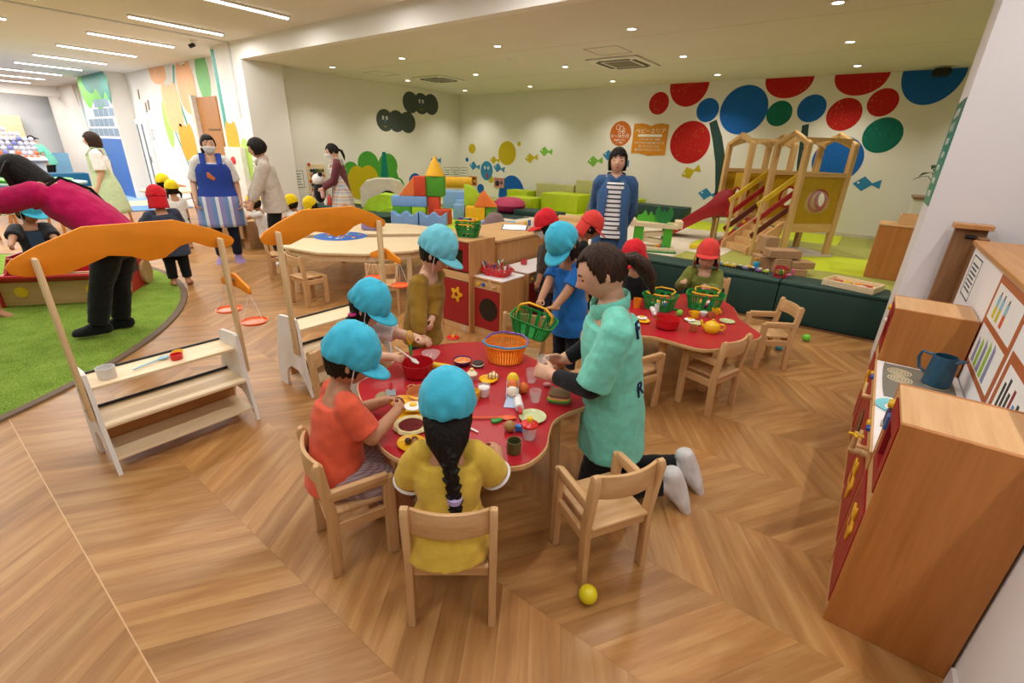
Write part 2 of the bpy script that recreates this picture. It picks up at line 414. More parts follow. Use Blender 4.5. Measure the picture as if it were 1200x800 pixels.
# green turf disc with a brown edge
def turfmat():
    k = NT('green_turf'); v = k.coords(); f = k.noise(v, 95, 5, .75); f2 = k.noise(v, 6, 3)
    f = k.math('ADD', k.math('MULTIPLY', f, .8), k.math('MULTIPLY', f2, .2))
    k.l(k.ramp(f, [(.36, srgb('#587826')), (.5, srgb('#8aaa3e')), (.66, srgb('#b8ce66'))]), k.b.inputs['Base Color'])
    k.b.inputs['Roughness'].default_value = .95; k.b.inputs['Specular IOR Level'].default_value = .1; k.bump(f, 1.0, .02); return k.m
turf = thing('turf_rug', 'large round green artificial turf rug with a thin brown rim at the left', 'rug', (-6.72, -1.65, 0))
MB().lathe([(0, .012), (3.49, .012), (3.5, .0)], 128).obj('turf', turfmat(), turf)
MB().lathe([(3.49, 0), (3.49, .014), (3.545, .014), (3.55, 0)], 128).obj('rim', m_('rug_rim', '#6f5a45', .7), turf)

# ------------------------------------------------------------------ wall paintings (thin vinyl stickers)
red_s = speckle('sticker_red', '#b81f1e', '#d0832e', .57); blue_s = speckle('sticker_blue', '#1a62b4', '#5fa6c4', .60); green_s = speckle('sticker_green', '#146a5a', '#3fae96', .58)
trunk_s = speckle('sticker_trunk', '#2f4a45', '#b07a66', .60); grey_s = speckle('sticker_cloud', '#4c5450', '#69716b', .66, 60)
yel_s = speckle('sticker_yellow', '#c3ad1d', '#6f6d25', .60, 34); leaf_s = speckle('sticker_leaf', '#4d9c38', '#86bd52', .6, 20); teal_s = speckle('sticker_teal', '#137a70', '#2f9c8e', .6)
cyan_s = paint('#2f86b8'); lime_s = paint('#7cba43'); grn2 = paint('#5aa04a')
def back_disc(name, c, rx, mat, rz=None, clip=H2 - .003, zmin=PZ + .06, parent=wall_back, d=.003):
    pts = []
    for x, z in ellipse(c[0], c[1], rx, rz if rz else rx, 40): pts.append((x, max(zmin, min(z, clip))))
    out = [p for i, p in enumerate(pts) if i == 0 or (abs(p[0] - pts[i - 1][0]) + abs(p[1] - pts[i - 1][1])) > 1e-4]
    return MB().prism(out, d, on_back(YB)).obj(name, mat, parent, 0)
def fish(name, a, b, mat, place, parent, h=.62):
    """a = nose, b = tail end (2D wall coords)"""
    a, b = V((*a, 0)), V((*b, 0)); d = b - a; n_ = V((-d.y, d.x, 0)) * h * .5
    P = [a, a + d * .38 - n_, a + d * .70 - n_ * .12, b - n_ * .62, b + n_ * .62, a + d * .70 + n_ * .12, a + d * .38 + n_]
    o = MB().prism([(p.x, p.y) for p in P], .003, place).obj(name, mat, parent, 0)
    e = a + d * .2 + n_ * .15
    MB().prism(ellipse(e.x, e.y, d.length * .045, n=12), .0045, place).obj('fish_eye', white, o, 0)
    return o
for c, e, m in (((-3.835, 2.466), (-4.032, 2.457), red_s), ((-2.893, 2.328), (-3.092, 2.318), blue_s), ((-2.276, 2.315), (-2.669, 2.295), blue_s),
                ((-3.123, 1.777), (-3.498, 1.741), red_s), ((-1.694, 2.251), (-1.89, 2.241), green_s), ((-1.232, 2.318), (-1.436, 2.297), blue_s), ((-0.761, 2.222), (-0.993, 2.176), red_s),
                ((-0.304, 2.379), (-0.497, 2.361), red_s), ((-0.186, 1.922), (-0.432, 1.865), green_s), ((-0.685, 1.555), (-1.03, 1.476), blue_s)):
    back_disc('painted_dot', c, math.hypot(c[0] - e[0], c[1] - e[1]), m)
for (xl, xr, zb, m) in (((-2.014, 2.751)[0], (-1.3, 2.751)[0], (-1.643, 2.481)[1], red_s), ((-1.019, 2.748)[0], (-0.315, 2.743)[0], (-0.671, 2.484)[1], red_s), ((-0.171, 2.735)[0], (0.554, 2.736)[0], (0.2, 2.331)[1], blue_s), ((-3.663, 2.75)[0], (-2.942, 2.751)[0], (-3.311, 2.394)[1], red_s)):
    back_disc('painted_half_dot', ((xl + xr) / 2, H2 - .02), (xr - xl) / 2, m, H2 - .02 - zb)
def back_poly(name, pts, mat, d=.003): return MB().prism(pts, d, on_back(YB)).obj(name, mat, wall_back, 0)
back_poly('painted_trunk', [(-2.457, 0.416), (-2.324, 0.43), (-2.351, 1.006), (-2.4, 1.454), (-2.552, 1.886), (-2.704, 2.17), (-2.823, 2.114), (-2.705, 1.812), (-2.589, 1.447), (-2.503, 0.996)], trunk_s)
back_poly('painted_trunk', [(-1.147, 0.944), (-1.044, 0.952), (-1.214, 2.09), (-1.307, 2.065), (-1.249, 1.495)], trunk_s)
for a, b, m in (((-0.384, 1.202), (-0.015, 1.212), cyan_s), ((-4.671, 1.346), (-4.304, 1.36), cyan_s), ((-4.932, 1.516), (-4.591, 1.492), cyan_s), ((-5.288, 1.358), (-4.918, 1.397), lime_s), ((-3.184, 1.175), (-2.85, 1.331), yel_s),
                ((-2.801, 0.882), (-2.446, 0.861), cyan_s), ((-8.771, 1.16), (-8.415, 1.112), cyan_s), ((-7.957, 1.151), (-7.597, 1.086), cyan_s), ((-8.073, 1.309), (-7.767, 1.299), yel_s), ((-6.98, 1.364), (-6.611, 1.414), yel_s), ((-6.571, 1.545), (-6.215, 1.535), lime_s)):
    fish('painted_fish', a, b, m, on_back(YB), wall_back)
for c, e, m in (((-8.68, 1.556), (-8.799, 1.554), yel_s), ((-8.861, 1.283), (-8.913, 1.281), blue_s), ((-7.53, 1.474), (-7.804, 1.466), yel_s), ((-7.174, 1.691), (-7.225, 1.691), yel_s), ((-8.036, 0.84), (-8.122, 0.835), yel_s),
                ((-8.382, 0.587), (-8.501, 0.579), blue_s), ((-7.269, 0.903), (-7.322, 0.9), blue_s)):
    back_disc('painted_dot', c, abs(c[0] - e[0]), m, d=.0025)
back_disc('painted_dome', ((-7.357, 0.43)[0], .42), .42, blue_s, .55)
fc = (-8.182, 1.039); fr = abs(fc[0] - (-8.385, 1.03)[0]); f_ = back_disc('painted_face', fc, fr, cyan_s, fr * 1.15)
for s_ in (-1, 1):
    MB().prism(ellipse(fc[0] + s_ * fr * .28, fc[1] + fr * .35, fr * .17, n=14), .005, on_back(YB)).obj('face_eye', white, f_, 0)
    MB().prism(ellipse(fc[0] + s_ * fr * .28, fc[1] + fr * .35, fr * .07, n=10), .006, on_back(YB)).obj('face_pupil', dark, f_, 0)
for dz, r in ((-.12, .10), (-.62, .2)):
    MB().prism(ellipse(fc[0] + fr * .12, fc[1] + fr * dz, fr * r, n=14), .005, on_back(YB)).obj('face_mouth', paint('#b3262b'), f_, 0)
# orange notices
os_ = paint('#c8661c'); oy = paint('#d68a12'); wt = m_('letter_white', '#f3efe6', .7)
nd = tag(back_disc('round_notice', (-4.57, 1.927), .235, os_, parent=None, d=.006), 'round orange wall notice with white lettering left of the book-shaped notice', 'notice')
cx_, cz_ = (-4.57, 1.927)
def wtext(body, x, z, size, par): return text(body, size, wt, Matrix.Translation((x, YB - .0075, z)) @ Matrix.Rotation(PI / 2, 4, 'X'), 'lettering', par)
wtext('0\u301c18\u304b\u6708', cx_ + .0, cz_ - .05, .09, nd); wtext('\u4fdd\u8b77\u8005\u306e\u65b9\u3068', cx_, cz_ - .125, .045, nd); wtext('\u3054\u4e00\u7dd2\u306b', cx_, cz_ - .175, .045, nd)
b_ = MB()
for x, z, r in ((-.06, .12, .045), (.02, .09, .05), (.065, .06, .035), (-.02, .03, .03), (.06, .02, .025)):
    b_.lathe([(r - .005, 0), (r + .003, 0), (r + .003, .002), (r - .005, .002)], 20, (cx_ + x, YB - .007, cz_ + z), (PI / 2, 0, 0), True)
b_.obj('teddy_outline', wt, nd)
bx, bz = (-3.929, 1.828)
P_ = [(-.36, -.27), (-.2, -.265), (-.08, -.285), (0, -.31), (.1, -.30), (.36, -.29), (.36, .26), (.2, .285), (.08, .27), (0, .235), (-.08, .27), (-.2, .29), (-.36, .28)]
nb = tag(MB().prism([(bx + x, bz + z) for x, z in P_], .006, on_back(YB)).obj('book_notice', oy, None, 0), 'orange wall notice shaped like an open book with white Japanese text', 'notice')
wtext('\u30d9\u30d3\u30fc\u30a8\u30ea\u30a2', bx, bz + .145, .105, nb)
MB().box((bx, YB - .0075, bz + .066), (.5, .003, .045)).obj('subtitle_bar', wt, nb, 0)
for i, t_ in enumerate(('\u3053\u3061\u3089\u306f\u30d9\u30d3\u30fc\u5c02\u7528', '\u304a\u5b50\u3055\u307e\u304b\u3089\u76ee\u3092\u96e2\u3055\u306a\u3044\u3067', '\u9074\u3093\u3067\u3044\u305f\u3060\u304f\u305f\u3081', '\u9774\u3092\u306c\u3044\u3067\u304a\u5165\u308a\u304f\u3060\u3055\u3044')):
    wtext(t_, bx, bz - .005 - .065 * i, .048, nb)
# small framed pictures on the back wall, papers
def framed(px, w, h, cols, label):
    t = thing('picture_frame', label, 'picture', (px[0], YB - .001, px[1]))
    b = MB()
    for s_ in (-1, 1): b.box((s_ * w / 2, -.012, 0), (.02, .024, h + .02)); b.box((0, -.012, s_ * h / 2), (w, .024, .02))
    b.obj('frame', oak_x, t)
    MB().box((0, -.006, 0), (w, .01, h)).obj('print', paint(cols[0]), t)
    MB().ball((-.06, -.012, -.02), (.07, .004, .07), 14, 8).obj('print_shape', paint(cols[1]), t); MB().ball((.07, -.012, .0), (.04, .004, .04), 12, 8).obj('print_shape', paint(cols[2]), t)
framed((-8.652, 0.763), .27, .22, ('#8d2f26', '#2f6b2b', '#d4a82d'), 'small framed picture of a green bush on red, under the round yellow dots')
framed((-7.753, 0.774), .30, .22, ('#c98398', '#1f2a22', '#2f4b2a'), 'small framed picture of dark hills under a pink sky by the blue dome')
pap = m_('paper_white', '#efece4', .8); ink = m_('ink_grey', '#5d6470', .8); ink_b = m_('ink_navy', '#2d3f66', .8)
def paper(name, mtx, w, h, label, lines=4, border=None, cat='poster'):
    t = thing(name, label, cat); t.matrix_world = mtx
    MB().box((0, 0, .001), (w, h, .002)).obj('sheet', pap, t, 0)
    b = MB()
    for i in range(lines): b.box((-.05 * w * (i % 2), h * (.30 - .6 * i / max(1, lines - 1)), .0025), (w * (.7 - .1 * (i % 2)), h * .045, .001))
    b.obj('print_lines', ink, t, 0)
    if border:
        b = MB()
        for s_ in (-1, 1): b.box((s_ * w * .48, 0, .0025), (w * .03, h * .98, .001)); b.box((0, s_ * h * .48, .0025), (w * .98, h * .03, .001))
        b.obj('print_border', border, t, 0)
    return t
fl = lambda y, z: Matrix(((0, 0, 1, XL), (1, 0, 0, y), (0, 1, 0, z), (0, 0, 0, 1)))
fbk = lambda x, z, yy=YB: Matrix(((1, 0, 0, x), (0, 0, -1, yy), (0, 1, 0, z), (0, 0, 0, 1)))
for px, w_ in (((525, 204.5), 'left paper notice of the pair left of the room corner'), ((534, 204.5), 'right paper notice of the pair left of the room corner')):
    p = {525: (9.213, 0.908), 534: (9.501, 0.903)}[px[0]]; paper('paper_notice', fl(*p), .27, .36, w_, 5, ink)
paper('paper_notice', fbk(*(-8.972, 0.907)), .24, .36, 'paper notice with yellow dots right of the room corner', 4, ink)
p = (5.074, 0.881); paper('notice_sheet', fl(*p), .26, .32, 'blue bordered paper sheet on the wall left of the bead board', 5, ink_b)
# left wall: clouds and tree
def lpoly(name, pts, mat, par=wall_left, d=.003): return MB().prism(pts, d, on_left(XL)).obj(name, mat, par, 0)
for cs, face in ((((7.289, 2.064), (7.612, 2.067), (7.936, 2.061)), 0), (((8.055, 2.486), (8.381, 2.488), (8.696, 2.498)), 1)):
    cl = None
    for i, c in enumerate(cs):
        o = MB().prism(ellipse(c[0], c[1], .235 if len(cs) else .2, .225, 32), .003 + .0006 * i, on_left(XL)).obj('painted_cloud', grey_s, wall_left if cl is None else cl, 0)
        if cl is None: cl = o
        if i == face:
            for s_ in (-1, 1):
                MB().prism(ellipse(c[0] + s_ * .05, c[1] + .05, .026, .04, 12), .006, on_left(XL)).obj('cloud_eye', white, wall_left, 0)
                MB().prism(ellipse(c[0] + s_ * .05, c[1] + .045, .012, .018, 10), .007, on_left(XL)).obj('cloud_pupil', dark, wall_left, 0)
            MB().prism([(c[0] - .06, c[1] - .10), (c[0], c[1] - .14), (c[0] + .06, c[1] - .10), (c[0], c[1] - .125)], .006, on_left(XL)).obj('cloud_smile', yel_s, wall_left, 0)
            MB().prism(ellipse(c[0], c[1] - .02, .012, .04, 10), .006, on_left(XL)).obj('cloud_nose', cyan_s, wall_left, 0)
for i, (c, e, m) in enumerate((((6.306, 1.027), (6.499, 1.025), leaf_s), ((6.757, 1.164), (7.031, 1.165), leaf_s), ((7.29, 1.129), (7.562, 1.128), leaf_s), ((7.526, 0.676), (7.733, 0.669), leaf_s))):
    MB().prism(ellipse(c[0], c[1], abs(c[0] - e[0]), abs(c[0] - e[0]) * .95, 32), .003 + .0005 * i, on_left(XL)).obj('painted_bush', m, wall_left, 0)
lpoly('painted_bush', [(6.966, 0.471), (7.716, 0.435), (7.468, 1.202), (7.058, 1.2), (6.567, 0.849)], leaf_s)
lpoly('painted_tree_trunk', [(7.031, 0.655), (7.297, 0.645), (7.243, 1.417), (7.148, 1.415)], teal_s, d=.006)
for i, (c, e) in enumerate((((6.45, 0.781), (6.716, 0.774)), ((6.741, 0.791), (7.007, 0.785)))):
    MB().prism(ellipse(c[0], c[1], abs(c[0] - e[0]), abs(c[0] - e[0]) * 1.3, 32), .007 + .0005 * i, on_left(XL)).obj('painted_bush', yel_s, wall_left, 0)
fish('painted_fish', (8.623, 1.266), (8.977, 1.249), cyan_s, on_left(XL), wall_left)
# far-left wall: tulips on stems, door, castle painting
def fpoly(name, pts, mat, y=4.72, par=wall_tulip, d=.004): return MB().prism(pts, d, on_back(y)).obj(name, mat, par, 0)
or_l, or_p, or_y = paint('#f3c78d'), paint('#f2b27b'), paint('#edaa25'); stem_t, stem_g = paint('#3f9f94'), paint('#74bf6a'); lf = paint('#b3d865')
def tulip(x, z, w, h, mat, par=wall_tulip, y=4.72, extra=0):
    o = fpoly('painted_tulip', ellipse(x, z - .12 * h, w * .47, h * .38, 32), mat, y, par, .005 + extra)
    for dx, dz, rx, rz, dd in ((-.25, .06, .22, .44, .0056), (.25, .06, .22, .44, .0056), (0, .04, .2, .42, .0062)):
        pts = [(px, min(pz, H1 - .003)) for px, pz in ellipse(x + dx * w, z + dz * h, rx * w, rz * h, 28)]
        fpoly('petal', [p_ for k_, p_ in enumerate(pts) if k_ == 0 or abs(p_[0] - pts[k_ - 1][0]) + abs(p_[1] - pts[k_ - 1][1]) > 1e-4], mat, y, o, dd + extra)
    return o
def stem(x0, z0, x1, z1, w, mat, y=4.72, par=wall_tulip, d=.004): return fpoly('painted_stem', [(x0 - w / 2, z0), (x0 + w / 2, z0), (x1 + w / 2, z1), (x1 - w / 2, z1)], mat, y, par, d)
stem(-13.1, .9, -13.6, 2.1, .07, stem_t); stem(-13.0, .5, -13.9, 2.3, .06, stem_t); stem(-12.5, 1.0, -13.0, 2.3, .09, stem_t); stem(-12.35, .95, -12.45, 3.0, .10, stem_g, d=.007)
stem(-12.15, 1.0, -12.3, 2.0, .08, stem_t); stem(-12.2, .6, -12.15, 1.8, .1, stem_t); stem(-11.9, 1.2, -12.35, 3.0, .07, stem_t); stem(-13.35, 2.2, -12.9, 3.02, .1, stem_t)
tulip(-13.45, 2.2, 1.05, 1.05, or_l); tulip(-12.45, 2.55, .95, 1.0, or_p, extra=.001); tulip(-13.9, 2.95, 1.0, .5, or_p); tulip(-13.0, 1.45, .9, .85, or_y)
fpoly('painted_leaf', [(x, z) for x, z in ellipse(-13.95, 1.85, .22, .5, 24)], lf); fpoly('painted_leaf', ellipse(-11.55, 2.75, .3, .5, 24), stem_g)
fpoly('painted_stem', [(-9.97, 1.2), (-9.85, 1.2), (-9.85, 3.0), (-9.97, 3.0)], stem_t, 4.28, col_left)
stem(-9.93, .3, -9.9, 1.4, .06, stem_t, 4.28, col_left); tulip(-9.72, 1.55, .5, .62, or_y, col_left, 4.28); fpoly('painted_leaf', ellipse(-9.3, 1.22, .2, .36, 24), lf, 4.28, col_left)
# brown door in the far-left wall
d1 = struct(MB().box((-11.57, 4.705, 1.18), (.92, .03, 2.36)).obj('door_1', wood('door_brown', '#a06a36', '#bd8448', 'Z'), None, 0))
MB().box((-12.07, 4.66, 1.2), (.1, .13, 2.4)).obj('door_frame', m_('jamb_white', '#d8cfc4', .6), d1, 0)
MB().box((-11.4, 4.68, 1.75), (.55, .02, .02)).obj('door_rail', m_('rail_bronze', '#7a5a3c', .4), d1)
d2 = struct(MB().box((-15.75, 4.7, 1.0), (1.0, .04, 2.0)).obj('door_2', m_('door_white', '#e4e4e4', .5), None, 0))
for x in (-15.95, -15.6): MB().box((x, 4.675, 1.0), (.07, .012, 1.75)).obj('door_slot', m_('slot_grey', '#6c7074', .5), d2, 0)
MB().cyl((-15.42, 4.64, .95), (-15.42, 4.64, 1.1), .02).obj('door_handle', m_('steel', '#a9adb0', .3, metal=1), d2)
cs_ = paint('#7d93a6'); cb_ = paint('#3f72b8')
fpoly('painted_blue_wall', [(-18.42, 0), (-16.12, 0), (-16.12, 1.5), (-18.42, 1.5)], cb_, 4.3, pillar_far)
for r, z in enumerate((1.66, 1.9, 2.14, 2.36)):
    for i in range(6 - r):
        x0 = -16.12 - .44 * i - (.2 if r % 2 else 0); MB().box((x0 - .2, 4.298, z), (.38, .012, .19)).obj('painted_brick', cs_, pillar_far, 0)
fpoly('painted_tree_crown', spline([(-18.4, 2.5), (-18.0, 2.25), (-17.6, 2.4), (-17.2, 2.2), (-16.7, 2.3), (-16.15, 2.5), (-16.15, 3.03), (-18.4, 3.03)], 5), paint('#6cbf3f'), 4.3, pillar_far)
fpoly('painted_tree_crown', spline([(-18.0, 2.75), (-17.5, 2.6), (-17.1, 2.7), (-16.7, 2.45), (-16.4, 2.6), (-16.13, 2.3), (-16.13, 3.03), (-18.0, 3.03)], 5), paint('#1c8070'), 4.3, pillar_far, .006)
for x, z, h_ in ((-20.6, 2.4, 1.2), (-20.2, 2.2, .9), (-19.8, 2.5, 1.0)):
    fpoly('painted_icicle', [(x - .18, 3.02), (x, z - h_ * .6), (x + .18, 3.02)], paint('#8fc1dc'), 4.72); fpoly('painted_icicle', [(x - .5, 3.02), (x - .3, z), (x - .16, 3.02)], paint('#b9a37e'), 4.72, d=.006)
for x, z in ((-15.4, 2.55), (-14.9, 2.3), (-15.1, 2.25), (-18.9, 2.2), (-19.4, 2.4)):
    MB().box((x, 4.71, z), (.05, .012, .22), (0, .25, 0)).obj('painted_bird', paint('#9a7d5f'), wall_tulip, 0)
# white notice, control cabinet and papers by the column
paper('notice_sheet', fbk(-15.1, 1.62, 4.72), .25, .36, 'narrow white notice on the far wall left of the painted tulips', 6)
cab = thing('control_cabinet', 'flat white metal cabinet with a red lamp on the wall behind the standing women', 'cabinet', (-9.6, 4.28, .75))
MB().box((0, -.055, 0), (.62, .1, 1.35), bev=.006).obj('body', m_('cabinet_cream', '#e9e4da', .45), cab)
MB().lathe([(0, .03), (.06, .03), (.07, 0)], 20, (.0, -.1, .45), (PI / 2, 0, 0)).obj('red_lamp', plastic('#d8202a'), cab)
MB().box((0, -.1015, .12), (.58, .003, .006)).obj('door_gap', ink, cab); text('\u6d88\u706b\u6813', .11, paint('#d77a6c'), Matrix.Translation((.02, -.102, .0)) @ Matrix.Rotation(PI / 2, 4, 'X'), 'lettering', cab)
paper('notice_sheet', fbk(-9.12, 1.0, 4.28), .16, .42, 'narrow paper notice on the column beside the cream cabinet', 7, ink)
MB().box((-9.05, 4.275, .9), (.14, .006, .42)).obj('pale_strip', paint('#dfe3c8'), col_left, 0)
# bead board on the left wall
by, bz_ = (5.49, 0.872)
bb = thing('bead_board', 'pale wooden wall board with rows of coloured beads', 'wall toy', (XL, by, bz_))
MB().box((.012, 0, 0), (.024, .40, .58), bev=.004).obj('board', pine, bb)
for i, z in enumerate((.17, .07, -.1, -.2)):
    MB().cyl((.04, -.17, z), (.04, .17, z), .004, n=8).obj('wire', m_('steel', '#a9adb0'), bb)
    for j in range(9):
        MB().ball((.04, -.14 + .034 * j, z), (.02, .014, .032), 10, 6).obj('bead', paint(('#1f3550', '#1f3550', '#1f3550', '#2f5a35', '#2f5a35', '#4f7a2f', '#b58f2a', '#6b7a2f', '#3b6b3a') [j] if i % 2 == 0 else '#b5432f'), bb)
for z, c in ((.285, '#c4262b'), (.0, '#d8b02a'), (-.03, '#c4262b')): MB().ball((.035, -.16, z), (.02, .03, .03), 10, 6).obj('knob', paint(c), bb)
# shelf ledge in the far right corner with a plant
lg = thing('corner_ledge', 'white boxed ledge with a wooden top in the far right corner', 'ledge', (1.1, 9.1, 0))
MB().box((0, 0, .7), (1.35, .7, .74)).obj('body', wm, lg, 0); MB().box((0, 0, 1.085), (1.4, .75, .03)).obj('wood_top', walnut, lg, 0)
pl = thing('potted_plant', 'dark leafed plant on the ledge behind the white pillar', 'plant', (.62, 9.0, 1.1))
MB().lathe([(0, 0), (.07, 0), (.09, .14), (.08, .14), (.075, .12), (0, .12)], 18).obj('pot', m_('pot_grey', '#8b8578'), pl)
lm = m_('leaf_dark', '#274a25', .45)
for i in range(9):
    a = i * 2.4; L_ = .22 + .05 * (i % 3); u = V((math.cos(a), math.sin(a), 0)); s0 = V((0, 0, .13)); p1 = s0 + u * L_ * .5 + V((0, 0, .14 + .05 * (i % 4))); p2 = p1 + u * L_ * .6 - V((0, 0, .05))
    sd = u.cross(V((0, 0, 1)))
    MB().ring([s0, p1], .005, 6).obj('stalk', lm, pl)
    MB().limb([p1, (p1 + p2) / 2 + V((0, 0, .02)), p2], [.01, .06, .008], [.003, .004, .003], sd, 10).obj('leaf', lm, pl)
# tall green notice on the pillar side
gs = thing('green_sign', 'tall teal green sign with white writing on the side of the white pillar', 'sign'); gs.matrix_world = Matrix(((0, 0, -1, .29), (-1, 0, 0, 4.57), (0, 1, 0, 1.58), (0, 0, 0, 1)))
k = NT('sign_green'); sp = k.n('ShaderNodeSeparateXYZ'); k.l(k.coords(), sp.inputs[0])
k.l(k.ramp(k.math('ADD', k.math('MULTIPLY', sp.outputs[1], 1.4), .5), [(0, srgb('#5a9a78')), (.6, srgb('#1e8577')), (1, srgb('#4c7a60'))]), k.b.inputs['Base Color'])
MB().box((0, 0, .003), (.5, .66, .006)).obj('panel', k.m, gs, 0)
for i, (t_, s_) in enumerate((('\u3042\u305d\u3073\u306e', .07), ('\u3084\u304f\u305d\u304f', .07), ('\u9774\u3092\u306c\u3050', .05), ('\u8d70\u3089\u306a\u3044', .05), ('\u98df\u3079\u306a\u3044', .05), ('\u3086\u305a\u308a\u3042\u3046', .05), ('\u304b\u305f\u3065\u3051\u308b', .05))):
    text(t_, s_, wt, Matrix.Translation((0, .25 - .085 * i, .0065)), 'lettering', gs)

# ------------------------------------------------------------------ ceiling fittings
led_w = glow('led_diffuser', '#ffffff', 6.0); dl_w = glow('downlight_lens', '#fff6e4', 9.0); fit = m_('fitting_white', '#e6e2dc', .5)
def lamp(kind, loc, energy, col, parent, **kw):
    l = bpy.data.lights.new('lamp_light', kind); l.energy = energy; l.color = col
    for a, v in kw.items(): setattr(l, a, v)
    o = bpy.data.objects.new('lamp_light', l); COL.objects.link(o); o.parent = parent; o.location = loc; return o
ORD = ('first', 'second', 'third', 'fourth', 'fifth', 'sixth', 'seventh', 'eighth', 'ninth', 'tenth', 'eleventh', 'twelfth', 'thirteenth', 'fourteenth', 'fifteenth', 'sixteenth')
led_me = led_me2 = None
for ix in range(14):
    x = -23.8 + 1.9 * ix
    for iy, y in enumerate((-.82, 1.24, 3.32)):
        t = thing('ceiling_strip_light', 'white ceiling strip light, %s from the right in the %s' % (ORD[13 - ix], ('third row from the tulip wall', 'second row from the tulip wall', 'row nearest the tulip wall')[iy]), 'ceiling light', (x, y, H1), 0, ('strip lights in the row nearest the tulip wall', 'strip lights in the second row', 'strip lights in the third row')[2 - iy])
        if led_me is None:
            a = MB().box((0, 0, -.012), (.075, 1.2, .024), bev=.003).obj('housing', fit, t); b = MB().box((0, 0, -.031), (.055, 1.17, .014), bev=.003).obj('diffuser', led_w, t); led_me, led_me2 = a.data, b.data
        else:
            for nm, me in (('housing', led_me), ('diffuser', led_me2)):
                o = bpy.data.objects.new(nm, me); COL.objects.link(o); o.parent = t
        lamp('AREA', (0, 0, -.042), LED_W * (2.0 if x < -7 else 1.0), LED_COL, t, shape='RECTANGLE', size=.055, size_y=1.17)
dm = None
for jx, x in enumerate((-8.25, -6.4, -4.5, -2.61, -.7, 1.2)):
    for jy, y in enumerate((5.53, 7.25, 8.97)):
        t = thing('ceiling_downlight', 'small round ceiling downlight, %s from the left in the %s row' % (ORD[jx], ('front', 'middle', 'back wall')[jy]), 'ceiling light', (x, y, H2), 0, 'downlights in the play room ceiling')
        if dm is None:
            a = MB().lathe([(.045, -.004), (.075, -.006), (.078, 0), (.045, 0)], 24, closed=True).obj('trim_ring', fit, t); b = MB().lathe([(0, -.002), (.045, -.002), (.045, 0), (0, 0)], 20).obj('lens', dl_w, t); dm = (a.data, b.data)
        else:
            for nm, me in zip(('trim_ring', 'lens'), dm):
                o = bpy.data.objects.new(nm, me); COL.objects.link(o); o.parent = t
        lamp('SPOT', (0, 0, -.02), DOWN_W, DOWN_COL, t, spot_size=math.radians(120), spot_blend=.8, shadow_soft_size=.045)
def cassette(x, y, w, d, label):
    t = thing('air_conditioner', label, 'air vent', (x, y, H2 - .001))
    MB().box((0, 0, -.013), (w, d, .024), bev=.006).obj('panel', fit, t); MB().box((0, 0, -.026), (w * .5, d * .5, .008), bev=.002).obj('grille', m_('grille_grey', '#7d7466', .6), t)
    for s_ in (-1, 1):
        MB().box((s_ * w * .36, 0, -.027), (.06, d * .62, .006)).obj('louvre', m_('louvre_dark', '#37322b', .5), t)
        MB().box((0, s_ * d * .36, -.027), (w * .62, .06, .006)).obj('louvre', m_('louvre_dark', '#37322b', .5), t)
cassette(-3.52, 7.3, .8, .9, 'square ceiling air conditioner panel above the orange notices'); cassette(-7.43, 7.33, .75, .7, 'square ceiling air conditioner panel above the painted clouds')
for x, y, l in ((-3.35, 6.45, 'thin square access hatch beside the larger air conditioner'), (-8.0, 6.4, 'thin square access hatch above the left clouds')):
    b = MB()
    for s_ in (-1, 1): b.box((s_ * .24, 0, -.002), (.012, .49, .004)); b.box((0, s_ * .24, -.002), (.49, .012, .004))
    o = b.obj('access_hatch', m_('joint_grey', '#b9b2a6'), None, 0); o.location = (x, y, H2); tag(o, l, 'hatch')
for i, (x, y, l) in enumerate(((-4.9, 6.3, 'small ceiling sprinkler near the larger air conditioner'), (-.72, 8.6, 'small ceiling sensor above the slide tower'))):
    o = MB().lathe([(0, -.04), (.02, -.035), (.04, -.01), (.05, 0)], 16).obj('ceiling_sensor', fit); o.location = (x, y, H2); tag(o, l, 'sensor')
def camera_dome(loc, label):
    t = thing('security_camera', label, 'camera', loc); MB().lathe([(0, -.05), (.05, -.045), (.06, -.01), (.06, 0)], 18).obj('housing', fit, t)
    MB().cyl((0, 0, -.06), (-.05, -.07, -.1), .03).obj('lens_barrel', dark, t)
camera_dome((-9.62, 3.9, H1), 'small black security camera on the ceiling by the tulip wall')
o = MB().box((.27, 9.5, 2.72), (.2, .12, .1), bev=.02).obj('corner_speaker', dark); tag(o, 'small dark box under the ceiling at the back right corner', 'speaker')

# ------------------------------------------------------------------ soft benches along the play platform
bench_g = m_('bench_vinyl_green', '#21413a', .55, .35, var=.05, bump=.12, bscale=300); lime_v = m_('bench_vinyl_lime', '#b9c922', .55, .35, var=.04)
def soft_block(name, label, cat, lo, hi, mat, group=None, lid=.035, rz=0):
    w, d, h = (hi[i] - lo[i] for i in range(3)); t = thing(name, label, cat, ((lo[0] + hi[0]) / 2, (lo[1] + hi[1]) / 2, lo[2]), rz, group)
    MB().box((0, 0, (h - lid) / 2), (w, d * .985, h - lid), bev=.012, seg=2).obj('body', mat, t)
    MB().box((0, 0, h - lid / 2), (w, d, lid), bev=.012, seg=2).obj('lid', mat, t); return t
for i, (x0, x1, l) in enumerate(((-2.36, -1.46, 'dark green padded bench section behind the red capped child at the far table'), (-1.455, -.565, 'dark green padded bench section behind the boy in the olive shirt'), (-.56, .325, 'dark green padded bench section against the white pillar, puzzle tray on it'))):
    soft_block('padded_bench', l, 'bench', (x0, 5.2, 0), (x1, 5.60, .4), bench_g, 'dark green benches in front of the slide')
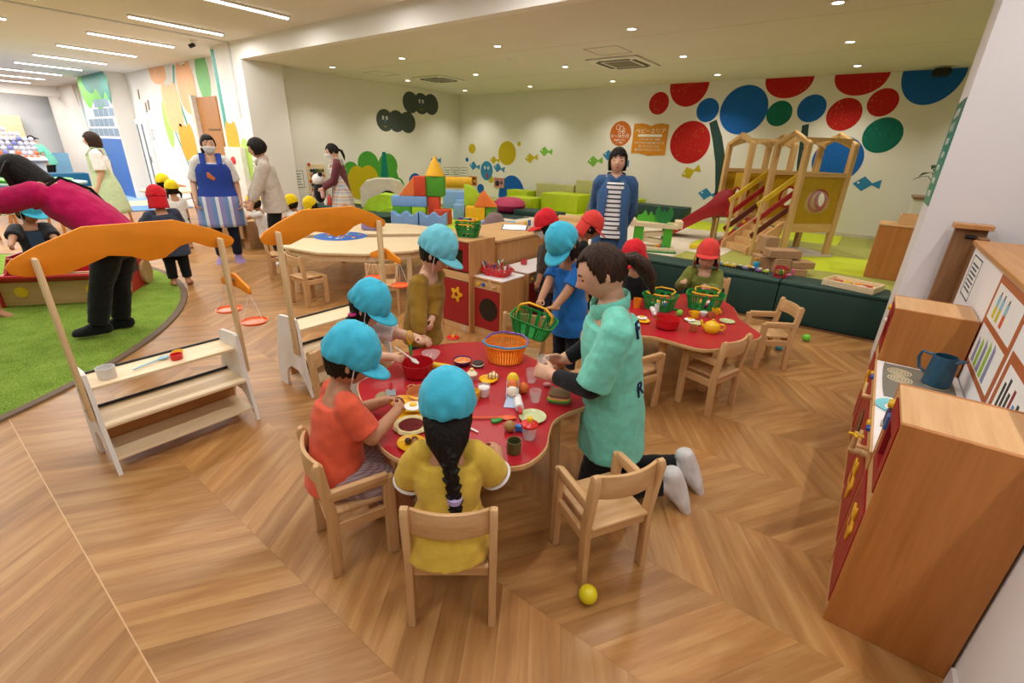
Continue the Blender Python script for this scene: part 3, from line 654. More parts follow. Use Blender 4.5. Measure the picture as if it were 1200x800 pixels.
for i, (x0, x1, l) in enumerate(((-6.52, -5.72, 'lime padded bench section below the pale blue wave block'), (-5.715, -4.9, 'lime padded bench section left of the toy kitchen tower'))):
    soft_block('padded_bench', l, 'bench', (x0, 5.2, 0), (x1, 5.58, .4), lime_v, 'lime benches at the play area edge')
for i, (x0, x1, l) in enumerate(((-8.0, -6.56, 'dark green padded bench section left of the lime benches'), (-9.05, -8.04, 'dark green padded bench section by the bead board wall'))):
    soft_block('padded_bench', l, 'bench', (x0, 5.12, 0), (x1, 5.72, .42), bench_g, 'dark green benches by the left wall')

# ------------------------------------------------------------------ child chairs
def chair(label, loc, rz, arms=True, group=None, name='child_chair', seat=.27):
    """origin on the floor mid chair, sitter faces +Y"""
    t = thing(name, label, 'chair', loc, rz, group); w, d = .30, .27
    for s_ in (-1, 1):
        b = MB(); out = [(-.135, 0), (-.095, 0), (-.085, seat), (-.112, .50), (-.125, .512), (-.14, .508), (-.15, .49), (-.125, seat)]
        b.prism([(y, z) for y, z in out], .026, Matrix(((0, 0, 1, s_ * .135 - .013), (1, 0, 0, 0), (0, 1, 0, 0), (0, 0, 0, 1))), bev=.005); b.obj('back_leg', beech, t)
        top = .375 if arms else seat - .004
        b = MB().box((s_ * .135, .105, top / 2), (.026, .046, top), bev=.005); b.obj('front_leg', beech, t)
        if arms: MB().box((s_ * .135, -.005, .365), (.028, .22, .045), bev=.008, seg=2).obj('armrest', beech_y, t)
        MB().box((s_ * .135, 0, seat - .05), (.02, .2, .045), bev=.003).obj('side_rail', beech_y, t)
    MB().box((0, .0, seat - .006), (.245, .255, .016), bev=.006, seg=2).obj('seat', beech_x, t)
    for y in (-.105, .11): MB().box((0, y, seat - .035), (.245, .018, .045), bev=.003).obj('cross_rail', beech_x, t)
    n = 8; pts = []; 
    for i in range(n + 1): x = -.122 + .244 * i / n; pts.append((x, -.128 - .028 * (1 - (x / .122) ** 2)))
    for i in range(n, -1, -1): x = -.122 + .244 * i / n; pts.append((x, -.113 - .028 * (1 - (x / .122) ** 2)))
    MB().prism(pts, .095, flat(.405), bev=.003).obj('backrest', beech_x, t)
    return t
def face(ax, ay, bx, by, flip=1):
    """centre and yaw of a chair from its two rear feet (left, right seen from behind)"""
    d = V((bx - ax, by - ay, 0)).normalized(); f = V((-d.y, d.x, 0)); c = V(((ax + bx) / 2, (ay + by) / 2, 0)) + f * .115
    return (c.x, c.y, 0), math.atan2(-f.x, f.y)
l_, r_ = face(-.911, .694, -.682, .877); chair('small beech chair without armrests under the girl in the yellow dress', l_, r_, False)
l_, r_ = face(-.529, 1.187, -.384, 1.44); r_CH = r_; chair('empty beech armchair at the near right of the red table, above the yellow ball', l_, r_)
l_, r_ = face(-1.532, .747, -1.254, .648); chair('small beech armchair under the boy in the orange shirt', l_, r_)
l_, r_ = face(-.494, 2.756, -.403, 3.055); chair('empty beech armchair on the near right side of the far red table', (l_[0] - .02, l_[1], 0), r_)
chair('empty beech armchair between the far red table and the dark green bench', (-.42, 3.93, 0), math.radians(125))
chair('beech armchair pulled up behind the kneeling helper, left of the far table', (-.98, 2.62, 0), math.radians(-20))
chair('small beech chair at the far side of the near table, behind the orange basket', (-1.62, 2.28, 0), math.radians(205), False)
chair('small beech chair on the right of the blue shirted child', (-1.12, 2.22, 0), math.radians(165), False)
chair('small beech chair under the girl in the white top', (-2.03, 1.28, 0), math.radians(-85), False)
chair('small beech chair under the red capped child at the far table', (-1.46, 3.5, 0), math.radians(-80), False)
chair('small beech chair under the boy in the olive shirt', (-1.02, 4.34, 0), math.radians(180), False)

# ------------------------------------------------------------------ red tables
lam = m_('red_laminate', '#b3202a', .33, .45, var=.05, vscale=3)
def cloud_table(label, pts, legs, c):
    t = thing('cloud_table', label, 'table', (c[0], c[1], 0)); out = spline([(x - c[0], y - c[1]) for x, y in pts], 7)
    MB().prism(out, .022, flat(.436), bev=.004).obj('tabletop', beech_x, t, 40)
    ins = []
    n = len(out)
    for i in range(n):
        a, b = V((*out[i - 1], 0)), V((*out[(i + 1) % n], 0)); d = (b - a).normalized(); ins.append((out[i][0] - d.y * .006, out[i][1] + d.x * .006))
    MB().prism(ins, .0025, flat(.458)).obj('red_top', lam, t, 0)
    for x, y in legs:
        x -= c[0]; y -= c[1]; MB().cyl((x * 1.06, y * 1.06, 0), (x, y, .437), .019, .03, 20).obj('leg', beech, t)
    return t
T1 = [(-1.751, 1.142), (-1.62, 1.055), (-1.45, .976), (-1.253, .882), (-1.11, .88), (-1.0, .93), (-.895, 1.035), (-.80, 1.10), (-.762, 1.168), (-.765, 1.275), (-.813, 1.378), (-.845, 1.465), (-.835, 1.563), (-.80, 1.68), (-.84, 1.80), (-.96, 1.885), (-1.12, 1.90), (-1.28, 1.93), (-1.45, 1.965), (-1.63, 1.93), (-1.76, 1.80), (-1.84, 1.64), (-1.856, 1.49), (-1.80, 1.38), (-1.76, 1.27)]
cloud_table('near red table with a wavy wooden edge, covered with play food', T1, [(-1.55, 1.2), (-1.1, 1.1), (-.93, 1.6), (-1.5, 1.75)], (-1.3, 1.42))
T2 = [(-.99, 2.66), (-.9, 2.70), (-.80, 2.70), (-.69, 2.69), (-.6, 2.70), (-.53, 2.77), (-.47, 2.9), (-.40, 3.05), (-.37, 3.2), (-.455, 3.324), (-.553, 3.449), (-.61, 3.6), (-.68, 3.75), (-.80, 3.87), (-.95, 3.9), (-1.08, 3.83), (-1.15, 3.68), (-1.25, 3.53), (-1.33, 3.36), (-1.32, 3.18), (-1.24, 3.02), (-1.17, 2.85), (-1.1, 2.71)]
cloud_table('far red table with a wavy wooden edge, green baskets and a yellow teapot on it', T2, [(-.87, 2.84), (-.55, 3.1), (-.8, 3.7), (-1.2, 3.3)], (-.85, 3.25))

# ------------------------------------------------------------------ market stalls with orange canopies
orange_b = m_('canopy_orange', '#ee8f18', .55, .3, var=.04, bump=.06, bscale=400)
def stall(label, y0, flip=False):
    t = thing('market_stall', label, 'play stall', (-2.6, y0, 0)); L_ = .655
    for y in (0, L_):
        out = [(.035, 0), (-.02, .085), (-.045, .13), (-.09, .16), (-.17, .165), (-.21, .14), (-.235, .1), (-.25, 0), (-.35, 0), (-.33, .2), (-.245, .49), (-.225, .505), (-.06, .52), (-.035, .51), (-.02, .44), (-.015, .3)]
        MB().prism([(-x, z) for x, z in out][::-1], .018, Matrix(((-1, 0, 0, 0), (0, 0, 1, y - .009), (0, 1, 0, 0), (0, 0, 0, 1)))).obj('side_panel', white, t, 30)
        s_ = -1 if y == 0 else 1
        p = MB().box((-.045, y + s_ * .0205, .665), (.05, .021, .76), bev=.009, seg=2).obj('post', pine_z, t)
        for z in (.34, .45): MB().cyl((-.045, y + s_ * .03, z), (-.045, y + s_ * .034, z), .006, n=10).obj('screw', m_('steel', '#a9adb0'), p)
    MB().box((-.165, L_ / 2, .425), (.2, L_ - .018, .015), bev=.002).obj('upper_shelf', pine, t)
    MB().box((-.12, L_ / 2, .245), (.235, L_ - .018, .015), bev=.002).obj('middle_shelf', pine, t)
    MB().box((-.11, L_ / 2, .075), (.25, L_ - .018, .015), bev=.002).obj('bottom_shelf', pine, t)
    MB().box((-.215, L_ / 2, .16), (.012, L_ - .018, .155)).obj('back_panel', oak_y, t, 0)
    for x, z in ((-.262, .435), (-.235, .262)): MB().box((x, L_ / 2, z), (.012, L_ - .018, .016), bev=.003).obj('black_edge', dark, t)
    out = [(-.1, .985), (-.06, .968), (.0, .962), (.06, .958), (.14, .985), (.22, 1.015), (.30, 1.0), (.36, .968), (.43, .975), (.50, 1.02), (.56, 1.035), (.63, 1.0), (.70, .985), (.745, 1.0), (.755, 1.02), (.745, 1.04), (.66, 1.09), (.50, 1.148), (.16, 1.148), (.0, 1.085), (-.085, 1.04), (-.108, 1.012)]
    MB().prism(out, .016, Matrix(((0, 0, 1, -.088), (1, 0, 0, 0), (0, 1, 0, 0), (0, 0, 0, 1))), bev=.003).obj('canopy_board', orange_b, t, 50)
    return t
s1 = stall('nearest play market stall with an orange wavy canopy board and scales', .335)
s2 = stall('second play market stall with an orange canopy, behind the children at the table', 1.335)
or_p2 = plastic('#f0641e')
for st, dx, lab in ((s1, 0, 'toy balance scale with orange pans on the post of the nearest stall'), (s2, 0, 'toy balance scale with orange pans on the post of the second stall')):
    y = st.location.y + .70; x = -2.645
    t = thing('balance_scale', lab, 'toy scale', (x, y, .80))
    out = [(-.165, -.02), (-.15, -.035), (-.05, -.02), (.05, -.02), (.15, -.035), (.165, -.02), (.16, 0), (.03, .05), (0, .055), (-.03, .05), (-.16, 0)]
    MB().prism(out, .014, Matrix(((1, 0, 0, 0), (0, 0, -1, .014), (0, 1, 0, 0), (0, 0, 0, 1))), bev=.003).obj('beam', orange_b, t)
    MB().cyl((0, -.006, .02), (0, .012, .02), .011).obj('pivot', m_('steel', '#a9adb0'), t)
    for s_ in (-1, 1):
        px, pz = s_ * .15, -.19
        pan = MB().lathe([(0, 0), (.062, 0), (.068, .012), (.062, .014), (.058, .006), (0, .006)], 28, (px, .005, pz)).obj('pan', or_p2, t)
        for k_ in range(3):
            a = k_ * 2.094 + .4; MB().cyl((px, .005, -.02), (px + .06 * math.cos(a), .005 + .06 * math.sin(a), pz + .01), .0014, n=5).obj('string', white, pan)

# ------------------------------------------------------------------ toy kitchens
kred = m_('kitchen_red', '#9c1b20', .42, .4, var=.04); kwhite = m_('kitchen_white', '#efe9e6', .4, .4, var=.02); yel_p = plastic('#f0c01c'); blue_p = plastic('#2458b8'); grn_p = plastic('#2f8a3c')
def knob(par, p, d, col, r=.013, name='knob'):
    p = V(p); MB().cyl(p, p + V(d) * .014, r, r * .8, 16).obj(name, plastic(col), par)
def flower(par, p, u, w_, n_, r=.05):
    """yellow flower plate: centre p, in-plane axes u,w_, normal n_"""
    p, u, w_, n_ = V(p), V(u), V(w_), V(n_); pts = []
    for i in range(60):
        a = 2 * PI * i / 60; q = r * (1 + .28 * math.cos(5 * a)); pts.append((q * math.cos(a), q * math.sin(a)))
    m4 = Matrix((( u.x, w_.x, n_.x, p.x), (u.y, w_.y, n_.y, p.y), (u.z, w_.z, n_.z, p.z), (0, 0, 0, 1)))
    f_ = MB().prism(pts, .008, m4, bev=.002).obj('flower', m_('flower_yellow', '#e2a91c', .4), par)
    b = MB().prism(ellipse(0, 0, r * .36, n=20), .0005, m4 @ Matrix.Translation((0, 0, .0082))); b.obj('flower_centre', kred, f_)
    return f_
class Frame:
    """furniture frame: local x along the front, y into the unit, z up"""
    pass
def tower(label, loc, rz, oven=True, sides=None):
    t = thing('toy_kitchen_tower', label, 'play kitchen', loc, rz); W, D, H = .345, .33, .807; sd = sides or oak
    for s_ in (-1, 1): MB().box((s_ * (W / 2 - .008), D / 2, H / 2), (.016, D, H), bev=.0015).obj('side_panel', sd, t)
    MB().box((0, D / 2, H - .008), (W - .034, D - .001, .0155), bev=.0015).obj('top_panel', oak_x, t)
    MB().box((0, D - .006, H / 2), (W - .034, .01, H - .04)).obj('back_panel', oak, t)
    MB().box((0, .012, .03), (W - .034, .018, .06)).obj('plinth', oak_x, t)
    MB().box((0, .012, .495), (W - .034, .018, .07)).obj('middle_rail', oak_x, t)
    d = MB().box((0, .006, .26), (W - .036, .018, .385), bev=.002).obj('door', kred, t); flower(d, (.02, -.003, .33), (1, 0, 0), (0, 0, 1), (0, -1, 0), .056)
    b = MB(); z0, z1, x0 = .545, .785, -.085
    b.box(((x0 + W / 2 - .018) / 2, .006, z1 - .03), (W / 2 - .018 - x0, .018, .06)); b.box(((x0 + W / 2 - .018) / 2, .006, z0 + .025), (W / 2 - .018 - x0, .018, .05))
    b.box((x0 + .03, .006, .66), (.06, .018, .13)); b.box((W / 2 - .018 - .03, .006, .66), (.06, .018, .13)); dr = b.obj('oven_door', kred, t, 0)
    MB().box(((x0 + W / 2 - .018) / 2, .012, .66), (.17, .004, .14)).obj('oven_window', m_('oven_glass', '#262016', .15), dr, 0)
    MB().box((x0 - .036, .008, .665), (.066, .014, .24)).obj('control_strip', oak_x, t)
    knob(t, (x0 - .045, .001, .74), (0, -1, 0), '#f0c01c', .018); knob(t, (x0 - .045, .001, .66), (0, -1, 0), '#e9e6e0', .016)
    return t
def low_unit(label, loc, rz, W=.4, hole=True, hob=False, sink=False, edge=True, name='toy_kitchen_unit'):
    t = thing(name, label, 'play kitchen', loc, rz); D, H = .33, .515
    for s_ in (-1, 1): MB().box((s_ * (W / 2 - .008), D / 2, H / 2 - .006), (.016, D, H - .012), bev=.0015).obj('side_panel', oak, t)
    MB().box((0, D / 2, H - .006), (W, D, .012), bev=.002).obj('worktop', kwhite, t)
    if edge: MB().box((0, -.004, H - .007), (W, .008, .014)).obj('edge_strip', oak_x, t)
    MB().box((0, D - .006, H / 2 - .01), (W - .034, .01, H - .04)).obj('back_panel', oak, t)
    MB().box((0, .012, .03), (W - .034, .018, .06)).obj('plinth', oak_x, t)
    MB().box((0, .01, .455), (W - .034, .016, .075)).obj('control_strip', oak_x, t)
    d = MB().box((0, .006, .24), (W - .036, .018, .35), bev=.002).obj('door', kred, t)
    if hole == 'round': MB().prism(ellipse(.02, .245, .1, n=36), .004, Matrix(((1, 0, 0, 0), (0, 0, -1, -.0025), (0, 1, 0, 0), (0, 0, 0, 1)))).obj('porthole', m_('porthole_dark', '#1d1714', .25), d)
    elif hole == 'oven': MB().box((0, -.004, .25), (W * .6, .004, .18)).obj('oven_window', m_('oven_glass', '#262016', .15), d)
    elif hole == 'flower': flower(d, (0, -.003, .26), (1, 0, 0), (0, 0, 1), (0, -1, 0), .075)
    for i, c in enumerate(('#f0c01c', '#2458b8')): knob(t, (-W / 2 + .06 + .055 * i, .002, .455), (0, -1, 0), c, .016)
    h_ = MB().cyl((.09, .0, .455), (.09, -.04, .455), .011).obj('handle', beech, t); MB().cyl((.09, -.035, .455), (.05, -.035, .51), .007).obj('handle_bar', beech, h_)
    return t
# centre kitchen
tower('beech veneer toy kitchen tower with a red oven, green baskets on top', (-2.755, 2.855, 0), 0)
low_unit('white topped toy washing machine unit right of the kitchen tower', (-2.43, 2.90, 0), 0, .31, 'round')
low_unit('toy oven unit with a white top facing right, in front of the blue shirted child', (-2.285, 3.66, 0), PI / 2, .72, 'oven')
t = thing('storage_unit', 'low beech veneer cabinet with the tablet on top, behind the toy kitchen', 'cabinet', (-3.02, 3.83, 0))
MB().box((0, 0, .74), (.74, 1.04, .022), bev=.002).obj('top', oak_x, t)
for y in (-.49, .49): MB().box((0, y, .365), (.70, .02, .728)).obj('side_panel', oak, t, 0)
MB().box((.345, 0, .365), (.016, .96, .728)).obj('back_panel', oak, t, 0)
t = thing('storage_unit', 'low beech veneer cabinet end behind the red capped children', 'cabinet', (-2.95, 4.72, 0))
MB().box((0, 0, .73), (.7, .58, .022), bev=.002).obj('top', oak_x, t)
for y in (-.27, .27): MB().box((0, y, .36), (.66, .02, .718)).obj('side_panel', oak, t, 0)
MB().box((.32, 0, .36), (.016, .52, .718)).obj('back_panel', oak, t, 0)
# right hand kitchen against the low wall (front faces -X)
oak_big = wood('oak_side', '#a9682f', '#c17f42', 'Z', .38, .7)
tower('large beech veneer toy kitchen tower in the near right corner of the picture', (.222, 1.785, 0), -PI / 2, sides=oak_big)
low_unit('white topped toy kitchen unit with wooden tap next to the near right tower', (.222, 2.185, 0), -PI / 2, .445, 'flower')
ku = low_unit('white topped toy kitchen unit with a grey hob and a blue jug on it', (.222, 2.735, 0), -PI / 2, .64, 'round')
tower('beech veneer toy kitchen tower beyond the hob with the blue jug', (.222, 3.24, 0), -PI / 2, sides=oak_big)
hob = thing('hob_mat', 'grey plastic hob sheet with cream ring burners, under the blue jug', 'toy hob', (.385, 2.79, .5155))
MB().prism(spline([(-.135, -.2), (-.1, -.235), (.1, -.235), (.135, -.2), (.135, .2), (.1, .235), (-.1, .235), (-.135, .2)], 4), .003, None).obj('sheet', m_('hob_grey', '#7b776b', .5), hob)
for cx, cy in ((-.07, .135), (-.07, .03), (.07, .06), (.07, -.1)):
    b = MB()
    for r in (.012, .024, .036, .048): b.lathe([(r - .002, .003), (r + .002, .003), (r + .002, .0038), (r - .002, .0038)], 28, (cx, cy, 0), None, True)
    b.obj('ring_burner', m_('ring_cream', '#e6d2a6', .5), hob)
sk = MB().lathe([(.045, .001), (.075, .001), (.08, .008), (.06, .008), (.05, .002)], 30, (0, 0, 0), None, True).obj('toy_sink', plastic('#7fd3dc')); sk.location = (.3, 2.44, .516); tag(sk, 'pale turquoise ring of the toy sink in front of the near tower', 'toy sink')
jug = thing('jug', 'dark blue toy jug on the grey hob', 'jug', (.452, 2.86, .519)); jm = plastic('#1f4a63', .4)
MB().lathe([(0, 0), (.052, 0), (.056, .006), (.05, .13), (.046, .15), (.042, .15), (.046, .13), (.05, .01), (0, .008)], 30).obj('body', jm, jug)
MB().limb([(.035, -.02, .135), (.055, -.03, .147), (.072, -.038, .153)], [.022, .014, .004], [.012, .008, .003], (0, 1, 0), 10).obj('spout', jm, jug)
MB().ring([(-.04, .02, .14), (-.085, .04, .142), (-.09, .043, .11), (-.078, .036, .06), (-.05, .02, .045)], .007, 8).obj('handle', jm, jug)
for i, (y, c) in enumerate(((1.85, '#3c6aa6'), (1.89, '#3b2a50'))):
    o = MB().box((.217, y, .70), (.014, .035, .055), bev=.004).obj('toy_magnet', plastic(c)); tag(o, '%s toy clip on the red front of the near tower' % ('blue', 'dark violet')[i], 'toy')
# printed shelves on the low wall (flat stickers)
br = paint('#b5643a'); px_ = .5605
def wall_rect(name, y0, y1, z0, z1, mat, d=.002, par=low_wall, sk_=0): 
    return MB().prism([(-y0, z0), (-y0, z1), (-y1, z1), (-y1, z0)][::-1] if y1 > y0 else [(-y0, z0), (-y1, z0), (-y1, z1), (-y0, z1)], d, on_right(px_)).obj(name, mat, par, 0)
wall_rect('printed_shelf', 2.49, 3.10, .60, 1.045, br); wall_rect('printed_panel', 2.535, 3.055, .845, 1.01, white, .003); wall_rect('printed_panel', 2.535, 3.055, .63, .815, white, .003)
wall_rect('printed_shelf', 1.86, 2.46, .60, .86, br); wall_rect('printed_panel', 1.91, 2.41, .63, .82, white, .003)
for i, (y, a, b) in enumerate(((2.95, '#d8c81f', '#8cc3d6'), (2.87, '#d8c81f', '#8cc3d6'), (2.77, '#d8512a', '#8cc3d6'))):
    wall_rect('printed_bottle', y - .022, y + .022, .865, .92, paint(a), .004); wall_rect('printed_bottle', y - .022, y + .022, .92, .965, paint(b), .004); wall_rect('printed_cap', y - .008, y + .008, .965, .985, paint('#4a3a2c'), .004)
for i in range(5):
    y = 2.98 - .075 * i; MB().prism([(-(y + .02), .64), (-(y - .03), .64), (-(y - .02), .74 + .012 * i), (-(y + .02), .76 + .012 * i)], .004, on_right(px_)).obj('printed_plate', paint('#8d8fb0' if i % 2 == 0 else '#93c23a'), low_wall, 0)
for i, c in enumerate(('#3a3a36', '#3a3a36', '#3a3a36', '#8e2430', '#3f8fc4', '#3a3a36', '#d8c81f')):
    y = 2.36 - .045 * i; wall_rect('printed_book', y - .012, y + .012, .632, (.76, .79, .75, .78, .74, .76, .72)[i], paint(c), .004)
t = paper('notice_sheet', Matrix(((0, 0, -1, .5605), (-1, 0, 0, 3.78), (0, 1, 0, .90), (0, 0, 0, 1))), .3, .24, 'white sheet with a blue border and black print on the low white wall', 7, ink_b)
for i, (y, c, l) in enumerate(((3.55, '#e8901e', 'orange rounded toy top peeking over the low wall by its post'), (3.2, '#3fa53f', 'green rounded toy top peeking over the low wall'))):
    o = thing('toy_shelf_back', l, 'toy', (.86, y, 0)); MB().box((0, 0, .5), (.05, .3, 1.0), bev=.01).obj('board', plastic(c), o); MB().cyl((-.025, 0, 1.0), (.025, 0, 1.0), .15, n=32).obj('round_top', plastic(c), o)
t = thing('wooden_cabinet', 'tall wooden cabinet at the right end of the play platform, tray on top', 'cabinet', (.36, 6.5, PZ))
MB().box((0, 0, .275), (.54, .4, .55), bev=.004).obj('body', oak_big, t); MB().box((0, 0, .56), (.55, .41, .02), bev=.003).obj('top', oak_x, t)
tr = thing('wooden_tray', 'small wooden tray on top of the tall cabinet by the pillar', 'tray', (.42, 6.5, PZ + .57))
MB().box((0, 0, .01), (.36, .26, .02)).obj('base', oak_x, tr)
for s_ in (-1, 1): MB().box((0, s_ * .125, .05), (.36, .014, .09)).obj('side', oak_x, tr); MB().box((s_ * .173, 0, .05), (.014, .236, .09)).obj('side', oak_x, tr)

# ------------------------------------------------------------------ wooden tables and chairs in the middle distance
def half_table(label, c, rz, R=1.12, cut=.0):
    t = thing('wooden_table', label, 'table', (c[0], c[1], 0), rz)
    out = [(R * math.cos(math.radians(a)), R * math.sin(math.radians(a))) for a in (-84, -57, -28, 0, 28, 57, 84)]; out += [(.05, R * .9), (.05, -R * .9)]
    o2 = [(.06, -R * .97)] + out[:7] + [(.06, R * .97)]
    MB().prism(o2, .026, flat(.49), bev=.004).obj('tabletop', pine, t)
    ins = [(x * .92 + .02, y * .92) for x, y in o2]
    for i in range(len(ins)):
        a, b = V((*ins[i], 0)), V((*ins[(i + 1) % len(ins)], 0)); m = (a + b) / 2; d = (b - a)
        MB().box((m.x, m.y, .455), (d.length, .022, .07), (0, 0, math.atan2(d.y, d.x))).obj('apron', pine, t, 0)
    for i in (0, 2, 5, 7):
        x, y = ins[i]; MB().box((x * .98, y * .98, .245), (.055, .055, .49), bev=.008).obj('leg', pine_z, t)
    return t
half_table('front half of the round pale wooden table behind the second stall', (-4.72, 3.42), math.radians(-38), 1.0)
half_table('rear half of the round pale wooden table, by the dark bench', (-4.82, 3.52), math.radians(142), 1.0)
for i, (x, y, a, l) in enumerate(((-4.4, 2.42, 0, 'wooden chair at the round wooden table, seen through the second stall'), (-3.62, 2.75, 50, 'wooden chair at the round wooden table, right of the seen-through post'), (-5.55, 2.75, -35, 'wooden chair on the left of the round wooden table'), (-3.45, 3.75, 100, 'wooden chair right of the round wooden table, by the kitchen tower'))):
    chair(l, (x, y, 0), math.radians(a), False, seat=.29)
dsc = thing('play_mat', 'blue printed disc with coloured patches lying on the round wooden table', 'toy', (-4.95, 3.2, .517))
MB().lathe([(0, .006), (.29, .006), (.3, 0)], 40).obj('disc', m_('disc_blue', '#2b62b8', .5), dsc)
for i in range(26):
    a, r = i * 2.4, .06 + .215 * ((i * 7) % 10) / 10; MB().prism(ellipse(r * math.cos(a), r * math.sin(a), .022, n=10), .0015, flat(.006)).obj('patch', paint(('#d83a2a', '#e8c22a', '#f2efe6', '#3aa655')[i % 4]), dsc, 0)
for x, y, c, l in ((-5.1, 3.75, '#8c7fae', 'lilac block on the round wooden table'), (-5.55, 3.25, '#b9b2a6', 'small grey block on the round wooden table')):
    o = MB().box((x, y, .56), (.22, .14, .085), (0, 0, .5), bev=.02, seg=2).obj('toy_block', plastic(c)); tag(o, l, 'block')
# far left furniture
def arm_stool(label, loc, rz):
    t = thing('wooden_chair', label, 'chair', loc, rz); om = m_('chair_orange_wood', '#b9773a', .45)
    for x, y in ((-.2, -.2), (.2, -.2), (-.2, .18), (.2, .18)): MB().cyl((x * 1.1, y * 1.1, 0), (x, y, .64 if y < 0 else .42), .022, .017, 12).obj('leg', om, t)
    MB().box((0, 0, .42), (.44, .42, .04), bev=.015).obj('seat', m_('seat_white', '#cfe0da', .5), t)
    MB().ring([(-.22, .06, .62), (-.23, -.15, .66), (-.12, -.25, .68), (.12, -.25, .68), (.23, -.15, .66), (.22, .06, .62)], .028, 10).obj('back_rail', om, t)
    return t
arm_stool('round backed wooden chair behind the child in the red cap and smock', (-11.3, 2.55, 0), .6); arm_stool('round backed wooden chair at the far pale round table', (-11.4, 3.75, 0), -.8); arm_stool('wooden chair at the far left edge behind the woman in the pink shirt', (-10.9, 1.9, 0), 1.8)
arm_stool('second wooden chair at the left edge beside the blue capped child', (-10.3, .9, 0), -1.0)
def round_table(label, loc, top, r):
    t = thing('round_table', label, 'table', loc); MB().lathe([(0, .66), (r, .66), (r, .69), (0, .69)], 32).obj('tabletop', top, t)
    for i in range(4):
        a = i * PI / 2 + .6; MB().cyl((r * .8 * math.cos(a), r * .8 * math.sin(a), 0), (r * .6 * math.cos(a), r * .6 * math.sin(a), .66), .025, n=10).obj('leg', m_('chair_orange_wood', '#b9773a', .45), t)
    return t
round_table('pale round table behind the yellow capped children at the left', (-10.15, 3.35, 0), pine, .55); round_table('grey green round table with a lime tray behind the pink shirt', (-13.0, 1.9, 0), m_('table_grey_green', '#8fa8a0', .5), .8)
tg = MB().lathe([(0, 0), (.55, 0), (.6, .05), (.55, .05), (0, .02)], 28).obj('lime_tray', plastic('#5fc22e')); tg.location = (-13.0, 1.9, .692); tag(tg, 'flat lime green tray on the grey green table', 'tray')
blue_m = m_('ballpit_blue', '#0f5a78', .5)
t = thing('ball_pit_wall', 'long dark teal padded wall in the far left, in front of the clear ball rack', 'padded wall', (-17.6, 1.9, 0)); MB().box((0, 0, .3), (.5, 3.6, .62), bev=.03, seg=2).obj('block', blue_m, t)
for i in range(2): MB().box((.253, -.6 + 1.2 * i, .3), (.006, .012, .6)).obj('seam', m_('seam_dark', '#0a3f55'), t)
for x0, x1, y0, y1, c, l in ((-17.2, -15.4, .6, 4.6, '#8fb3d8', 'pale blue floor mat in front of the teal wall'), (-15.35, -14.2, 1.4, 4.6, '#d9cba6', 'cream floor mat in front of the far white door'), (-14.15, -13.2, 2.2, 4.6, '#5f8fc4', 'mid blue floor mat near the far white door')):
    o = MB().box(((x0 + x1) / 2, (y0 + y1) / 2, .012), (x1 - x0, y1 - y0, .024), bev=.008).obj('floor_mat', m_('mat_' + c[1:], c, .6)); tag(o, l, 'mat')
# clear rack of balls at the far left
rk = thing('ball_rack', 'clear dome-shaped rack of white and violet balls over orange ones, far left', 'play rack', (-18.8, 1.75, 0))
MB().box((0, 0, .45), (.7, 2.6, .9)).obj('base', paint('#dfe3e8'), rk, 0)
bd = {c: MB() for c in ('#e9ecf2', '#7d83c4', '#d9d4e4', '#f07a4a')}
for iz in range(9):
    for iy in range(22 - max(0, iz - 4) * 2):
        c = '#f07a4a' if iz < 1 or (iz == 1 and iy % 3 == 0) else ('#7d83c4' if (iy * 7 + iz * 3) % 5 == 0 else '#d9d4e4' if (iy + iz) % 3 else '#e9ecf2')
        bd[c].ball((.32 - .04 * iz, -1.25 + .118 * iy, .96 + .115 * iz), .058, 8, 6)
for c, b in bd.items(): o = b.obj('balls', plastic(c), rk); o['kind'] = 'stuff'
MB().limb([(0, -1.35, .9), (0, 1.35, .9)], [.5, .5], [.1, .1], (1, 0, 0)).obj('rim', plastic('#e6e9ee'), rk)
ws = thing('wood_wall_cabinet', 'pale wooden wall cabinets above the clear ball rack, far left', 'cabinet', (-24.9, 2.0, 0))
for i in range(4): MB().box((.1, -2.0 + 1.1 * i, 1.75), (.3, 1.09, .8), bev=.01).obj('door_panel', pine, ws)
gp = MB().box((-24.3, 2.2, 1.5), (.5, 1.2, .08), bev=.02).obj('green_shelf', paint('#3f8f4a')); tag(gp, 'green edge of a shelf above the clear ball rack', 'shelf')
bp = MB().box((-22.5, 4.1, .5), (.04, .6, 1.0)).obj('blue_panel', paint('#7fb6dd')); tag(bp, 'pale blue panel behind the far worker in mint', 'panel')

# ------------------------------------------------------------------ slide tower on the platform
yelp = m_('panel_mustard', '#b8921a', .5, .35); rdp = m_('slide_red', '#a01a22', .35, .45); mar = m_('rail_maroon', '#5e2420', .5); yrail = m_('rail_yellow', '#d8b22a', .45)
ash = wood('ash_wood', '#c39a5f', '#dcb67a', 'Z'); ash_x = wood('ash_wood_x', '#c39a5f', '#dcb67a', 'X')
st = thing('slide_tower', 'wooden play tower with yellow panels, a stair and a red slide', 'slide', (-.813, 6.924, PZ), math.atan2(.7264, .6879))
